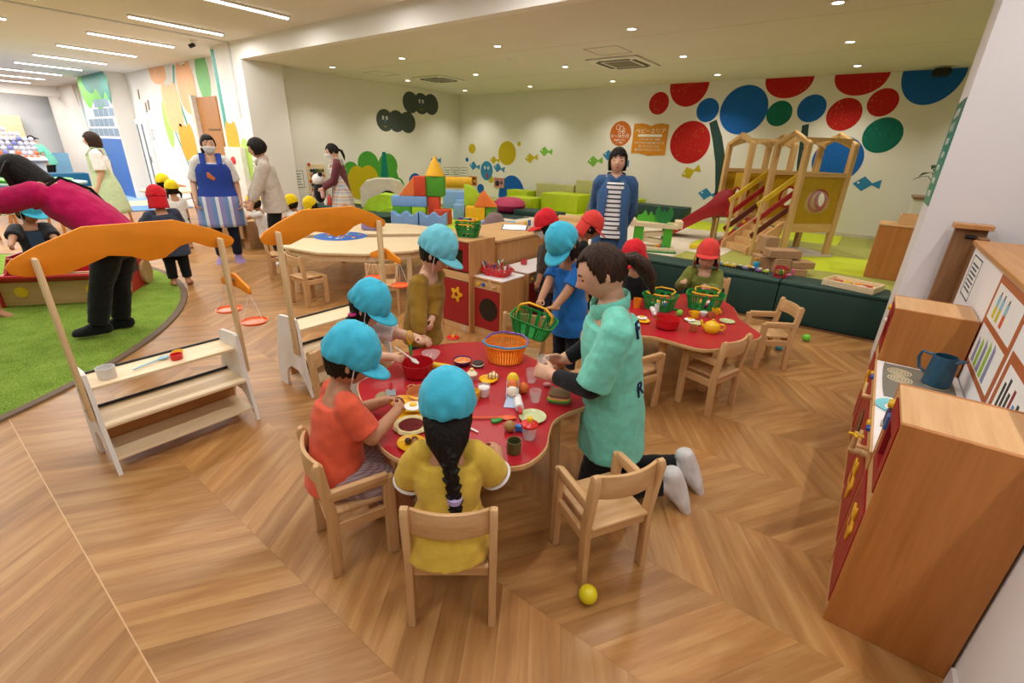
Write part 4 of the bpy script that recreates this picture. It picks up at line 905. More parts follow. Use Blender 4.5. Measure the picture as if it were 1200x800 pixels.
# local frame: x along the bubble panel, y from the panel to the back left; two little houses
Wt, Gt, Hp = .642, .533, 1.36
def hole_panel(mtx, w, h, r, mat, name='panel'):
    cx, cy = w / 2, h / 2; n = 32; b = MB(); vs = []
    def sq(a):
        c, s_ = math.cos(a), math.sin(a); k_ = min((w / 2) / abs(c) if abs(c) > 1e-6 else 9, (h / 2) / abs(s_) if abs(s_) > 1e-6 else 9); return (cx + c * k_, cy + s_ * k_)
    an = sorted(set([2 * PI * i / n for i in range(n)] + [math.atan2(sy * h, sx * w) % (2 * PI) for sx in (-1, 1) for sy in (-1, 1)])); n = len(an)
    for z in (0, .018):
        for a in an: vs.append(mtx @ V((cx + r * math.cos(a), cy + r * math.sin(a), z)))
        for a in an: q = sq(a); vs.append(mtx @ V((q[0], q[1], z)))
    fs = []
    for i in range(n):
        j = (i + 1) % n; fs += [(i, j, n + j, n + i), (2 * n + i, 3 * n + i, 3 * n + j, 2 * n + j), (i, 2 * n + i, 2 * n + j, j), (n + i, n + j, 3 * n + j, 3 * n + i)]
    p = b.add(vs, fs).obj(name, mat, st, 0)
    MB().lathe([(r - .004, -.008), (r + .022, -.008), (r + .022, .026), (r - .004, .026)], 36, (0, 0, 0), None, True).obj('window_ring', rdp, p).matrix_local = mtx @ Matrix.Translation((cx, cy, 0))
    return p
XM = lambda x: Matrix(((0, 0, 1, x), (1, 0, 0, 0), (0, 1, 0, 0), (0, 0, 0, 1)))      # 2D (y,z), thickness +x
YM = lambda y: Matrix(((1, 0, 0, 0), (0, 0, -1, y), (0, 1, 0, 0), (0, 0, 0, 1)))     # 2D (x,z), thickness -y
for hx, hy in ((0, 0), (-.115, .884)):
    for x in (hx, hx + Wt):
        for y in (hy, hy + Gt): MB().box((x, y, Hp / 2), (.07, .07, Hp), bev=.008).obj('post', ash, st)
        for s_ in (0, 1):
            a = V((x, hy + (0 if s_ == 0 else Gt), Hp - .01)); b = V((x, hy + Gt / 2, Hp + .11)); m = (a + b) / 2; d = b - a
            MB().box(m, (.06, d.length + .05, .055), (math.atan2(d.z, d.y), 0, 0), bev=.008).obj('rafter', ash_x, st)
    for y in (hy + .06, hy + Gt - .06):
        pts = [(hx + Wt * i / 12, Hp - .05 + .08 * math.sin(PI * i / 12)) for i in range(13)] + [(hx + Wt, Hp + .06), (hx, Hp + .06)]
        MB().prism(pts, .04, YM(y + .02)).obj('roof_beam', ash, st)
    MB().box((hx + Wt / 2, hy + Gt / 2, .36), (Wt - .02, Gt - .02, .035)).obj('deck', ash_x, st)
    for y in (hy, hy + Gt): MB().box((hx + Wt / 2, y, 1.0), (Wt - .07, .045, .05)).obj('top_rail', ash_x, st); MB().box((hx + Wt / 2, y, .36), (Wt - .07, .04, .11)).obj('bottom_rail', ash_x, st)
    MB().box((hx + Wt, hy + Gt / 2, 1.0), (.045, Gt - .07, .05)).obj('top_rail', ash, st)
    hole_panel(XM(hx + Wt - .01) @ Matrix.Translation((hy + .035, .415, 0)), Gt - .07, .56, .11, yelp)
    hole_panel(YM(hy + Gt + .01) @ Matrix.Translation((hx + .035, .415, 0)), Wt - .07, .56, .12, yelp)
fy = YM(.01) @ Matrix.Translation((.035, .415, 0))
rp = hole_panel(fy, Wt - .07, .56, .115, yelp)
MB().lathe([(.15, 0), (.14, .05), (.11, .095), (.06, .12), (0, .125)], 28).obj('bubble_window', clear('bubble_clear', '#f2efe6', .04, .16), rp).matrix_local = fy @ Matrix.Translation((Wt / 2 - .07, .26, .018))
hole_panel(XM(-.125) @ Matrix.Translation((.884 + .035, .415, 0)), .20, .56, .07, yelp)
MB().box((.26, .71, 1.0), (.04, .36, .05)).obj('top_rail', ash, st); MB().box((.26, .71, .36), (.5, .36, .035)).obj('deck', ash_x, st)
MB().box((Wt / 2, Gt / 2, .01), (Wt + .14, Gt + .14, .02)).obj('base_frame', m_('base_pale', '#cbbfae', .7), st)
# stair
sw0, sw1, sr = .068, .597, .424
for i in range(4):
    z = .075 + .08 * i; x = -sr + .105 * i + .05; MB().box((x, (sw0 + sw1) / 2, z), (.12, sw1 - sw0 - .06, .022)).obj('step', ash_x, st); MB().box((x - .055, (sw0 + sw1) / 2, z - .04), (.012, sw1 - sw0 - .06, .06)).obj('riser', oak_x, st)
for y in (sw0, sw1):
    MB().prism([(-sr - .06, 0), (-sr + .12, 0), (-.03, .26), (-.03, .43), (-sr - .06, .09)], .028, YM(y + .014)).obj('stringer', oak_x, st)
    yo = y - .03 if y < .3 else y + .03
    MB().box((-sr, yo, .345), (.045, .03, .69), bev=.005).obj('stair_post', ash, st)
    for dz, mt in ((.62, yrail), (.42, rdp), (.24, mar)):
        a = V((-sr - .05, yo, dz)); b = V((.02, yo, dz + .38)); m = (a + b) / 2; d = b - a
        MB().box(m, (d.length, .02, .07), (0, -math.atan2(d.z, d.x), 0), bev=.006).obj('handrail', mt, st)
# red slide turned to the left
SM = Matrix.Translation((-.115, 1.16, 0)) @ Matrix.Rotation(math.radians(-37), 4, 'Z')
for y in (-.2, .22):
    out = [(.04, .37), (.04, .66), (-.03, .73), (-.10, .735), (-.17, .69), (-.24, .58), (-.32, .50), (-.78, .13), (-.86, .07), (-.86, 0), (-.76, 0), (-.30, .30), (-.12, .37)]
    MB().prism(out, .03, SM @ YM(y + .015), bev=.004).obj('slide_side', rdp, st, 50)
MB().prism([(.0, .38), (-.2, .37), (-.78, .03), (-.86, .015), (-.86, .03), (-.78, .045), (-.2, .39), (0, .40)][::-1], .40, SM @ YM(.21)).obj('slide_bed', m_('slide_bed', '#b98a5a', .4), st)
MB().prism([(-.2, 0), (.2, 0), (.2, .34), (-.2, .34)], .02, SM @ XM(-.12)).obj('slide_support', ash, st)
MB().prism([(-.45, 0), (-.42, 0), (.0, .38), (-.03, .38)], .17, YM(.80)).obj('climbing_ramp', rdp, st)
for x, y, z, c in ((-.36, .72, .12, '#e8702a'), (-.22, .69, .24, '#2f8f6a'), (-.1, .73, .33, '#e8b02a')): MB().ball((x - .01, y, z), .03, 10, 6).obj('climbing_hold', plastic(c), st)

# ------------------------------------------------------------------ people
AD = dict(head=.142, hw=.100, hd=.125, hip=.50, shz=.815, shw=.102, hipw=.055, chest=(.088, .064), waist=(.076, .058), hipr=(.098, .072), neck=.031, ua=.168, fa=.145, hand=.10, ar=(.029, .025, .022, .0155), th=.235, sh=.22, lr=(.052, .036, .031, .021), foot=.14)
KD = dict(head=.192, hw=.150, hd=.172, hip=.455, shz=.755, shw=.098, hipw=.055, chest=(.088, .072), waist=(.085, .075), hipr=(.092, .080), neck=.036, ua=.148, fa=.128, hand=.092, ar=(.034, .029, .026, .020), th=.20, sh=.20, lr=(.058, .042, .037, .027), foot=.135)
def ik(a, t, l1, l2, pole):
    d = t - a; L = min(d.length, (l1 + l2) * .999); d.normalize(); t2 = a + d * L
    x = (l1 * l1 - l2 * l2 + L * L) / (2 * L); h = math.sqrt(max(0, l1 * l1 - x * x)); p = pole - d * pole.dot(d)
    if p.length < 1e-5: p = d.orthogonal()
    return a + d * x + p.normalized() * h, t2
class Head:
    def __init__(s, P, h): s.H = P['head'] * h; s.w = P['hw'] / P['head'] / 2; s.d = P['hd'] / P['head'] / 2; s.kid = P is KD
    def pt(s, d):
        """surface point for a unit direction (x right, y front, z up), metres"""
        dx, dy, dz = d; x, y, z = dx * s.w, dy * s.d, dz * .5; e = math.exp
        if dz < 0:
            t = -dz; x *= 1 - (.24 if s.kid else .30) * t ** 1.6; y *= (1 - .30 * t) if dy < 0 else (1 - .06 * t)
        else: x *= 1 + .03 * dz
        if dy > 0:
            y += .11 * e(-((dx / .13) ** 2 + ((dz + .17) / .13) ** 2)) + .04 * e(-((dx / .09) ** 2 + ((dz + .02) / .2) ** 2))
            for q in (-1, 1):
                y -= .030 * e(-(((dx - q * .36) / .18) ** 2 + ((dz - .04) / .11) ** 2))
                if s.kid: y += .018 * e(-(((dx - q * .5) / .25) ** 2 + ((dz + .38) / .22) ** 2))
            y += .022 * e(-((dx / .22) ** 2 + ((dz + .47) / .07) ** 2)) + .03 * e(-((dx / .25) ** 2 + ((dz + .8) / .16) ** 2))
        return V((x, y, z)) * s.H
    def dirn(s, az, el): a, e = math.radians(az), math.radians(el); return (math.sin(a) * math.cos(e), math.cos(a) * math.cos(e), math.sin(e))
    def grid(s, fn, azs, els, close=True):
        """closed or open grid surface"""
        vs = [fn(a, e) for e in els for a in azs]; n = len(azs); fs = []
        for i in range(len(els) - 1):
            for j in range(n if close else n - 1): fs.append((i * n + j, i * n + (j + 1) % n, (i + 1) * n + (j + 1) % n, (i + 1) * n + j))
        return vs, fs
def add_mods(o, voxel, smooth=2, wrinkle=0, solid=0):
    if voxel:
        m = o.modifiers.new('remesh', 'REMESH'); m.mode = 'VOXEL'; m.voxel_size = voxel; m.use_smooth_shade = True
    if wrinkle:
        m = o.modifiers.new('wrinkle', 'DISPLACE'); m.texture = WR[0 if wrinkle < .012 else 1]; m.strength = wrinkle; m.mid_level = .5; m.texture_coords = 'LOCAL'
    if smooth:
        m = o.modifiers.new('smooth', 'SMOOTH'); m.factor = .5; m.iterations = smooth
    return o
WR = []
for nm, sc_ in (('fold_small', .045), ('fold_large', .075)):
    t_ = bpy.data.textures.new(nm, 'CLOUDS'); t_.noise_scale = sc_; t_.noise_depth = 1; WR.append(t_)
lip = m_('lip', '#b5655a', .5); lip_k = m_('lip_kid', '#c07a68', .5); eye_m = m_('eye_dark', '#140f0d', .15); eye_w = m_('eye_white', '#e9e4de', .3); mask_m = m_('mask_white', '#eceff2', .8)
class Person:
    def __init__(s, label, loc, yaw, h, kid=False, skin=None, name='person', cat='person', vox=None, pelvis=None, lean=(0, 0, 0), head=(0, 0, 0), arms=None, feet=None, group=None, hipyaw=0):
        """yaw degrees: 0 faces +Y. arms/feet: dict side(-1 left, 1 right) -> world-space targets"""
        P = s.P = KD if kid else AD; s.h = h; s.kid = kid; s.skin = skin or skin_a; s.vox = vox or (.0055 if kid else .007)
        s.root = thing(name, label, cat, loc, math.radians(yaw), group); s.inv = (Matrix.Translation(V(loc)) @ Matrix.Rotation(math.radians(yaw), 4, 'Z')).inverted()
        s.rinv = Matrix.Rotation(-math.radians(yaw), 3, 'Z')
        s.pel = s.inv @ V(pelvis) if pelvis else V((0, 0, P['hip'] * h))
        E = lambda p, r, y: Matrix.Rotation(math.radians(y), 3, 'Z') @ Matrix.Rotation(-math.radians(p), 3, 'X') @ Matrix.Rotation(math.radians(r), 3, 'Y')
        s.R0 = E(lean[0] * .25, lean[1] * .25, hipyaw); s.R1 = E(lean[0] * .6, lean[1] * .6, lean[2] * .5); s.R2 = E(*lean)
        k = P['shz'] - P['hip']
        s.waist = s.pel + s.R1 @ V((0, .005, .33 * k)) * h; s.chest = s.waist + s.R2 @ V((0, 0, .40 * k)) * h; s.shc = s.chest + s.R2 @ V((0, -.004, .24 * k)) * h
        s.nb = s.shc + s.R2 @ V((0, -.004, .03)) * h
        hy = head[0]; s.RH = E(head[1], head[2], hy)
        s.HD = Head(P, h); nl = 1 - P['shz'] - P['head'] - .03
        s.nt = s.nb + (s.R2 @ V((0, .25, 1))).normalized() * (nl + .02) * h
        s.hc = s.nt + s.RH @ V((0, .02, .36)) * s.HD.H
        s.arm = {}; s.leg = {}
        for q in (-1, 1):
            a = s.shc + s.R2 @ V((q * P['shw'], 0, -.012)) * h; A = (arms or {}).get(q)
            if A is None: A = {}
            w = s.inv @ V(A['to']) if 'to' in A else (V(A['at']) if 'at' in A else a + (s.R2 @ V((q * .035, .05, -.30))) * h)
            pole = (s.rinv @ V(A['pole'])) if 'pole' in A else s.R2 @ V((q * .35, -1, -.1))
            el, w = ik(a, w, P['ua'] * h, P['fa'] * h, pole)
            d = (w - el).normalized(); d = (s.rinv @ V(A['dir'])).normalized() if 'dir' in A else d
            n_ = (s.rinv @ V(A['palm'])) if 'palm' in A else s.R2 @ V((-q, .2, 0)); n_ = (n_ - d * n_.dot(d)).normalized()
            s.arm[q] = (a, el, w, d, n_, A.get('curl', 25))
            hj = s.pel + s.R0 @ V((q * P['hipw'], 0, -.01)) * h; F = (feet or {}).get(q) or {}
            ank = s.inv @ V(F['to']) if 'to' in F else V((hj.x + q * .01, hj.y, .042 * h))
            kp = (s.rinv @ V(F['pole'])) if 'pole' in F else V((q * .1, 1, 0))
            kn, ank = ik(hj, ank, P['th'] * h, P['sh'] * h, kp)
            td = (s.rinv @ V(F['toe'])).normalized() if 'toe' in F else V((q * .15, 1, -.12)).normalized()
            s.leg[q] = (hj, kn, ank, td)
    def hand(s, b, q):
        a, el, w, d, n_, curl = s.arm[q]; L = s.P['hand'] * s.h; side = d.cross(n_) * q       # thumb side
        b.limb([w - d * .02 * s.h, w + d * .12 * L, w + d * .34 * L, w + d * .52 * L], [.17 * L, .19 * L, .22 * L, .21 * L], [.13 * L, .11 * L, .10 * L, .085 * L], side, 12)
        for i, (o, l) in enumerate(((.165, .42), (.055, .48), (-.055, .45), (-.165, .35))):
            p = w + d * .46 * L + side * o * L; pts = [p]; ang = 0
            for sg, f in ((.2, .3), (.42, 1), (.32, 1.3), (.26, 1.1)):
                ang += math.radians(curl) * f; dd = (d * math.cos(ang) + n_ * math.sin(ang) + side * o * .55).normalized(); p = p + dd * l * L * sg * .95; pts.append(p)
            b.limb(pts, [.052 * L, .052 * L, .05 * L, .046 * L, .04 * L], None, side, 10)
        p = w + d * .14 * L + side * .13 * L; t1 = (d * .62 + side * .62 + n_ * .35).normalized(); t2 = (d * .85 + side * .25 + n_ * .45).normalized()
        b.limb([p, p + t1 * .22 * L, p + t1 * .22 * L + t2 * .17 * L, p + t1 * .22 * L + t2 * .30 * L], [.075 * L, .062 * L, .055 * L, .045 * L], None, side, 10)
    def body(s):
        P, h = s.P, s.h; b = MB(); X = s.R2 @ V((1, 0, 0)); X0 = s.R0 @ V((1, 0, 0)); X1 = s.R1 @ V((1, 0, 0))
        hr, wr, cr_ = P['hipr'], P['waist'], P['chest']
        b.limb([s.pel - s.R0 @ V((0, 0, .05)) * h, s.pel, s.waist, s.chest, s.shc], [hr[0] * .8 * h, hr[0] * h, wr[0] * h, cr_[0] * h, cr_[0] * .78 * h], [hr[1] * .8 * h, hr[1] * h, wr[1] * h, cr_[1] * h, cr_[1] * .70 * h], X, 20, (True, True), .15)
        b.limb([s.shc - X * P['shw'] * .9 * h, s.shc + s.R2 @ V((0, 0, .012)) * h, s.shc + X * P['shw'] * .9 * h], [.028 * h, .040 * h, .028 * h], None, s.R2 @ V((0, 1, 0)), 12)
        b.limb([s.shc - s.R2 @ V((0, 0, .01)) * h, s.nb, s.nt, s.hc - s.RH @ V((0, .05, .15)) * s.HD.H], [P['neck'] * 1.6 * h, P['neck'] * 1.08 * h, P['neck'] * h, P['neck'] * 1.05 * h], None, X, 14)
        b_h = bmesh.new(); vs = []; fs = []; na, ne = 36, 24
        for i in range(1, ne):
            el = -90 + 180 * i / ne
            for j in range(na): vs.append(s.HD.pt(s.HD.dirn(360 * j / na, el)))
        vs += [s.HD.pt((0, 0, -1)), s.HD.pt((0, 0, 1))]
        for i in range(ne - 2):
            for j in range(na): fs.append((i * na + j, (i + 1) * na + j, (i + 1) * na + (j + 1) % na, i * na + (j + 1) % na))
        for j in range(na): fs.append(((j + 1) % na, len(vs) - 2, j)); fs.append(((ne - 2) * na + j, len(vs) - 1, (ne - 2) * na + (j + 1) % na))
        mh = Matrix.Translation(s.hc) @ s.RH.to_4x4(); b_h.free(); b.add([mh @ v for v in vs], fs); s.mh = mh; H = s.HD.H
        for q in (-1, 1): b.ball(mh @ V((q * s.HD.w * H * .99, -.02 * H, -.03 * H)), (.035 * H, .075 * H, .11 * H), 10, 8, (s.RH @ Matrix.Rotation(q * .35, 3, 'Z')))
        for q in (-1, 1):
            a, el, w, d, n_, c = s.arm[q]; r = [x * h for x in P['ar']]; f = lambda p, q2, t: p + (q2 - p) * t
            b.limb([a, f(a, el, .5), el], [r[0], (r[0] + r[1]) / 2 * 1.02, r[1]], None, X, 14); b.limb([el, f(el, w, .3), w + d * .01 * h], [r[1], r[2] * 1.05, r[3]], None, X, 14); s.hand(b, q)
            hj, kn, an, td = s.leg[q]; l = [x * h for x in P['lr']]
            b.limb([hj, f(hj, kn, .5), kn], [l[0], (l[0] + l[1]) / 2 * 1.03, l[1]], None, X0, 16); b.limb([kn, f(kn, an, .35), an], [l[1] * .95, l[2] * 1.08, l[3]], None, X0, 16); s.foot(b, q, 1)
        o = b.obj('body', s.skin, s.root); add_mods(o, s.vox, 2); return o
    def foot(s, b, q, k):
        hj, kn, an, td = s.leg[q]; F = s.P['foot'] * s.h; sh = (an - kn).normalized(); dn = sh - td * sh.dot(td)
        if dn.length < .05: dn = V((0, 0, -1))
        dn.normalize(); sd = td.cross(dn); hl = an + dn * .022 * s.h - td * .22 * F
        b.limb([hl, an + dn * .02 * s.h + td * .12 * F, an + dn * .032 * s.h + td * .45 * F, an + dn * .036 * s.h + td * .72 * F], [.19 * F * k, .21 * F * k, .25 * F * k, .22 * F * k], [.19 * F * k, .23 * F * k, .15 * F * k, .10 * F * k], sd, 12)
        b.limb([an - sh * .02 * s.h, an + dn * .02 * s.h], [s.P['lr'][3] * s.h * k, .18 * F * k], None, sd, 12)
    def socks(s, mat, k=1.1, up=.35, name='sock'):
        for q in (-1, 1):
            b = MB(); s.foot(b, q, k); hj, kn, an, td = s.leg[q]
            b.limb([an + (kn - an) * up, an], [(s.P['lr'][3] + (s.P['lr'][2] - s.P['lr'][3]) * up) * 1.12 * s.h, s.P['lr'][3] * 1.15 * s.h], None, s.R0 @ V((1, 0, 0)), 14); add_mods(b.obj(name, mat, s.root), s.vox, 2)
    def face(s, mask=False, smile=False, closed=False, brows=True):
        H, D, mh = s.HD.H, s.HD, s.mh; ml = mh
        for q in (-1, 1):
            d = D.dirn(q * 22, 3.5); p = D.pt(V(d).normalized())
            MB().ball(mh @ (p + V((0, -.004 * H, 0))), (.062 * H, .016 * H, .012 * H if closed else .027 * H), 12, 8, s.RH @ Matrix.Rotation(-q * .3, 3, 'Z')).obj('eye', eye_m, s.root)
            if brows:
                ps = [mh @ (D.pt(V(D.dirn(q * a, e)).normalized()) + V((0, .004 * H, 0))) for a, e in ((12, 14), (22, 17), (33, 14))]
                MB().limb(ps, [.012 * H, .014 * H, .007 * H], [.006 * H] * 3, (0, 0, 1), 8).obj('eyebrow', hair_black, s.root)
        if not mask:
            ps = [mh @ (D.pt(V(D.dirn(a, e)).normalized()) + V((0, .002 * H, 0))) for a, e in ((-14, -25 if smile else -28), (-6, -28), (0, -28.5), (6, -28), (14, -25 if smile else -28))]
            MB().limb(ps, [.008 * H, .018 * H, .02 * H, .018 * H, .008 * H], [.008 * H] * 5, (0, 0, 1), 8).obj('mouth', lip_k if s.kid else lip, s.root)
        else:
            azs = [-62 + 124 * j / 20 for j in range(21)]; els = [-58, -50, -40, -30, -20, -12, -6]
            def fn(a, e):
                e2 = e * (1 - .30 * (abs(a) / 62) ** 2) - 6 * (abs(a) / 62) ** 2; p = D.pt(V(D.dirn(a, e2)).normalized()); return mh @ (p * 1.05 + V((0, .02 * H * math.cos(math.radians(a)), 0)))
            vs, fs = D.grid(fn, azs, els, False); o = MB().add(vs, fs).obj('face_mask', mask_m, s.root); m = o.modifiers.new('thick', 'SOLIDIFY'); m.thickness = .003
            for q in (-1, 1):
                e_ = mh @ V((q * D.w * H * 1.04, -.03 * H, .02 * H)); f_ = fn(q * 60, -10); g_ = fn(q * 60, -40)
                MB().ring([f_, e_, mh @ V((q * D.w * H * 1.04, -.06 * H, -.08 * H)), g_], .0018, 6).obj('mask_loop', mask_m, s.root)
    def hair(s, mat, long=.1, face=62, fringe=.30, puff=1.09, tail=None, taper=.1, side=None, nape=None, seed=1):
        """shell of hair: dome plus a curtain hanging long*H below the ear line"""
        D, H, mh = s.HD, s.HD.H, s.mh; rnd = random.Random(seed); na = 64; azs = [360 * j / na for j in range(na)]; jag = [rnd.uniform(-.03, .03) for _ in range(na)]
        rows = [88, 78, 66, 54, 42, 30, 20, 10, 0]; cur = 8
        def fn(i, j):
            a = azs[j]; wob = 1 + .018 * math.sin(a * .35 + i) + jag[j] * .35
            if i < len(rows): 
                p = D.pt(V(D.dirn(a, rows[i])).normalized()); return V((p.x * puff * wob, p.y * puff * wob - .01 * H, p.z * (puff + .02)))
            t = (i - len(rows) + 1) / cur; p = D.pt(V(D.dirn(a, 0)).normalized()); back = max(0, -math.cos(math.radians(a)))
            ln = long if nape is None else long + (nape - long) * back
            k2 = puff * wob * (1 - taper * t * t); return V((p.x * k2, p.y * k2 - .01 * H + (.12 * t * H * back if ln < .5 else 0), -t * (ln + jag[j] * .8) * H))
        n_r = len(rows) + cur; vs = [fn(i, j) for i in range(n_r) for j in range(na)]; fs = []
        fz = lambda a: fringe + .04 * math.sin(a * .5) 
        for i in range(n_r - 1):
            for j in range(na):
                a = azs[j] + 180 / na; af = min(a, 360 - a); zc = (vs[i * na + j].z + vs[(i + 1) * na + j].z) / 2 / H
                if af < face and zc < fz(a) - (.0 if side is None else side * math.sin(math.radians(a))) - (.35 * max(0, (af - face * .72) / (face * .28))): continue
                fs.append((i * na + j, i * na + (j + 1) % na, (i + 1) * na + (j + 1) % na, (i + 1) * na + j))
        top = len(vs); vs.append(V((0, -.01 * H, .5 * (puff + .03) * H))); fs += [(top, j, (j + 1) % na) for j in range(na)]
        b = MB().add([mh @ v for v in vs], fs); bmesh.ops.delete(b.bm, geom=[v for v in b.bm.verts if not v.link_faces], context='VERTS'); o = b.obj('hair', mat, s.root, 60); m = o.modifiers.new('thick', 'SOLIDIFY'); m.thickness = .035 * H; m.offset = -1
        return o
    def tail(s, mat, pts, r, name='ponytail', braid=False, flat=.7, tie=None):
        """pts in head-local units of head height"""
        P = [s.mh @ (V(p) * s.HD.H) for p in pts]
        if braid:
            fine = []; 
            for i in range(len(P) - 1):
                for k in range(6): fine.append(P[i].lerp(P[i + 1], k / 6))
            fine.append(P[-1]); n = len(fine); b = MB(); X = s.R2 @ V((1, 0, 0))
            for sgn in (-1, 1):
                pts2 = [p + X * (math.sin(i * 1.55 + (0 if sgn > 0 else PI)) * r * .34) for i, p in enumerate(fine)]
                b.limb(pts2, [r * (.66 + .12 * math.sin(i * 3.1 + sgn)) * (1 - .25 * i / n) for i in range(n)], None, X, 10)
            b.limb([fine[-1], fine[-1] - V((0, 0, .03)), fine[-1] - V((0, 0, .07))], [r * .5, r * .7, r * .15], None, X, 10)
            o = b.obj(name, mat, s.root)
        else:
            o = MB().limb(P, [x * s.HD.H for x in r], [x * flat * s.HD.H for x in r], s.RH @ V((1, 0, 0)), 14).obj(name, mat, s.root)
        if tie:
            p, rr, c = tie; p = s.mh @ (V(p) * s.HD.H); MB().lathe([(rr * .6, -.3 * rr), (rr, -.3 * rr), (rr, .3 * rr), (rr * .6, .3 * rr)], 16, p, s.RH @ Matrix.Rotation(.5, 3, 'X'), True).obj('hair_tie', plastic(c), o)
        return o
    def cap(s, mat, kind='baggy', tilt=0, yaw=0, lift=.12):
        """baggy = elastic casquette, flap = fitted cap with neck flap, school = round cap with brim"""
        D, H = s.HD, s.HD.H; mt = s.mh @ Matrix.Rotation(math.radians(yaw), 4, 'Z') @ Matrix.Rotation(math.radians(-tilt), 4, 'X'); na = 72
        w, d = D.w * H, D.d * H; rows = []
        if kind == 'baggy': prof = [(0, .70), (.30, .69), (.62, .63), (.88, .525), (1.07, .40), (1.17, .25), (1.19, .12), (1.15, .02), (1.10, -.03), (1.07, -.02), (1.05, .05)]
        elif kind == 'flap': prof = [(0, .62), (.35, .60), (.7, .52), (.95, .40), (1.08, .26), (1.13, .12), (1.14, .03), (1.12, .0), (1.09, .02)]
        else: prof = [(0, .66), (.35, .645), (.7, .57), (.97, .44), (1.12, .28), (1.18, .12), (1.18, .04), (1.16, .0), (1.12, .02)]
        vs = []; fs = []
        for i, (r, z) in enumerate(prof[1:]):
            for j in range(na):
                a = 2 * PI * j / na; g_ = 0
                if kind == 'baggy': g_ = .035 * math.sin(a * 14 + 1.6 * math.sin(a * 3)) * max(0, min(1, (.32 - z) / .25)) + .022 * math.sin(a * 5 + 1) * (r / 1.2) ** 2 - .026 * abs(math.cos(a * 2)) ** 14 * min(1, r * 1.4)
                q = r * (1 + g_); vs.append(V((q * w * math.sin(a), q * d * math.cos(a) - .02 * H, (z - .5 * 0 + lift - .02 * math.cos(a)) * H)))
        for i in range(len(prof) - 2):
            for j in range(na): fs.append((i * na + j, (i + 1) * na + j, (i + 1) * na + (j + 1) % na, i * na + (j + 1) % na))
        vs.append(V((0, -.02 * H, (prof[0][1] + lift) * H))); fs += [(len(vs) - 1, j, (j + 1) % na) for j in range(na)]
        o = MB().add([mt @ v for v in vs], fs).obj('cap', mat, s.root, 60); m = o.modifiers.new('sub', 'SUBSURF'); m.levels = m.render_levels = 1; m = o.modifiers.new('fold', 'DISPLACE'); m.texture = WR[0]; m.strength = .012; m.texture_coords = 'LOCAL'; m = o.modifiers.new('thick', 'SOLIDIFY'); m.thickness = .004; m.offset = 1
        MB().ball(mt @ V((0, -.02 * H, (prof[0][1] + lift + .005) * H)), (.05 * H, .05 * H, .025 * H), 10, 6).obj('button', mat, o)
        rr = 1.10; wd = 72 if kind != 'school' else 80; out = .36 if kind != 'school' else .34; n = 22; vs = []; fs = []
        for i in range(5):
            t = i / 4
            for j in range(n + 1):
                a = math.radians(-wd + 2 * wd * j / n); c = math.cos(a / math.radians(wd) * PI / 2) ** .55 if abs(a) < math.radians(wd) else 0; e = out * c * t
                vs.append(V(((rr * w + e * H * .55) * math.sin(a), rr * d * math.cos(a) + e * H * (.55 + .45 * math.cos(a)) - .02 * H, (.02 + lift - .02 - .10 * t * c - .05 * t * (1 - math.cos(a))) * H)))
        for i in range(4):
            for j in range(n): fs.append((i * (n + 1) + j, i * (n + 1) + j + 1, (i + 1) * (n + 1) + j + 1, (i + 1) * (n + 1) + j))
        br_ = MB().add([mt @ v for v in vs], fs).obj('brim', mat, o, 60); m = br_.modifiers.new('thick', 'SOLIDIFY'); m.thickness = .006; m.offset = 0
        if kind == 'flap':
            n = 30; vs = []; fs = []
            for i in range(6):
                t = i / 5
                for j in range(n + 1):
                    a = math.radians(100 + 160 * j / n); k2 = 1.10 + .10 * t + .05 * t * math.sin(a * 9); vs.append(V((k2 * w * math.sin(a), k2 * d * math.cos(a) - .02 * H, (lift + .02 - .62 * t) * H)))
            for i in range(5):
                for j in range(n): fs.append((i * (n + 1) + j, i * (n + 1) + j + 1, (i + 1) * (n + 1) + j + 1, (i + 1) * (n + 1) + j))
            f_ = MB().add([mt @ v for v in vs], fs).obj('neck_flap', mat, o, 60); m = f_.modifiers.new('thick', 'SOLIDIFY'); m.thickness = .004
        return o
    def strap(s):
        D, H, mh = s.HD, s.HD.H, s.mh
        for q in (-1, 1): MB().ring([mh @ V((q * D.w * H * 1.06, .06 * H, .08 * H)), mh @ V((q * D.w * H * 1.0, .10 * H, -.2 * H)), mh @ V((q * D.w * H * .55, .16 * H, -.48 * H))], .0022, 6).obj('chin_strap', white, s.root)
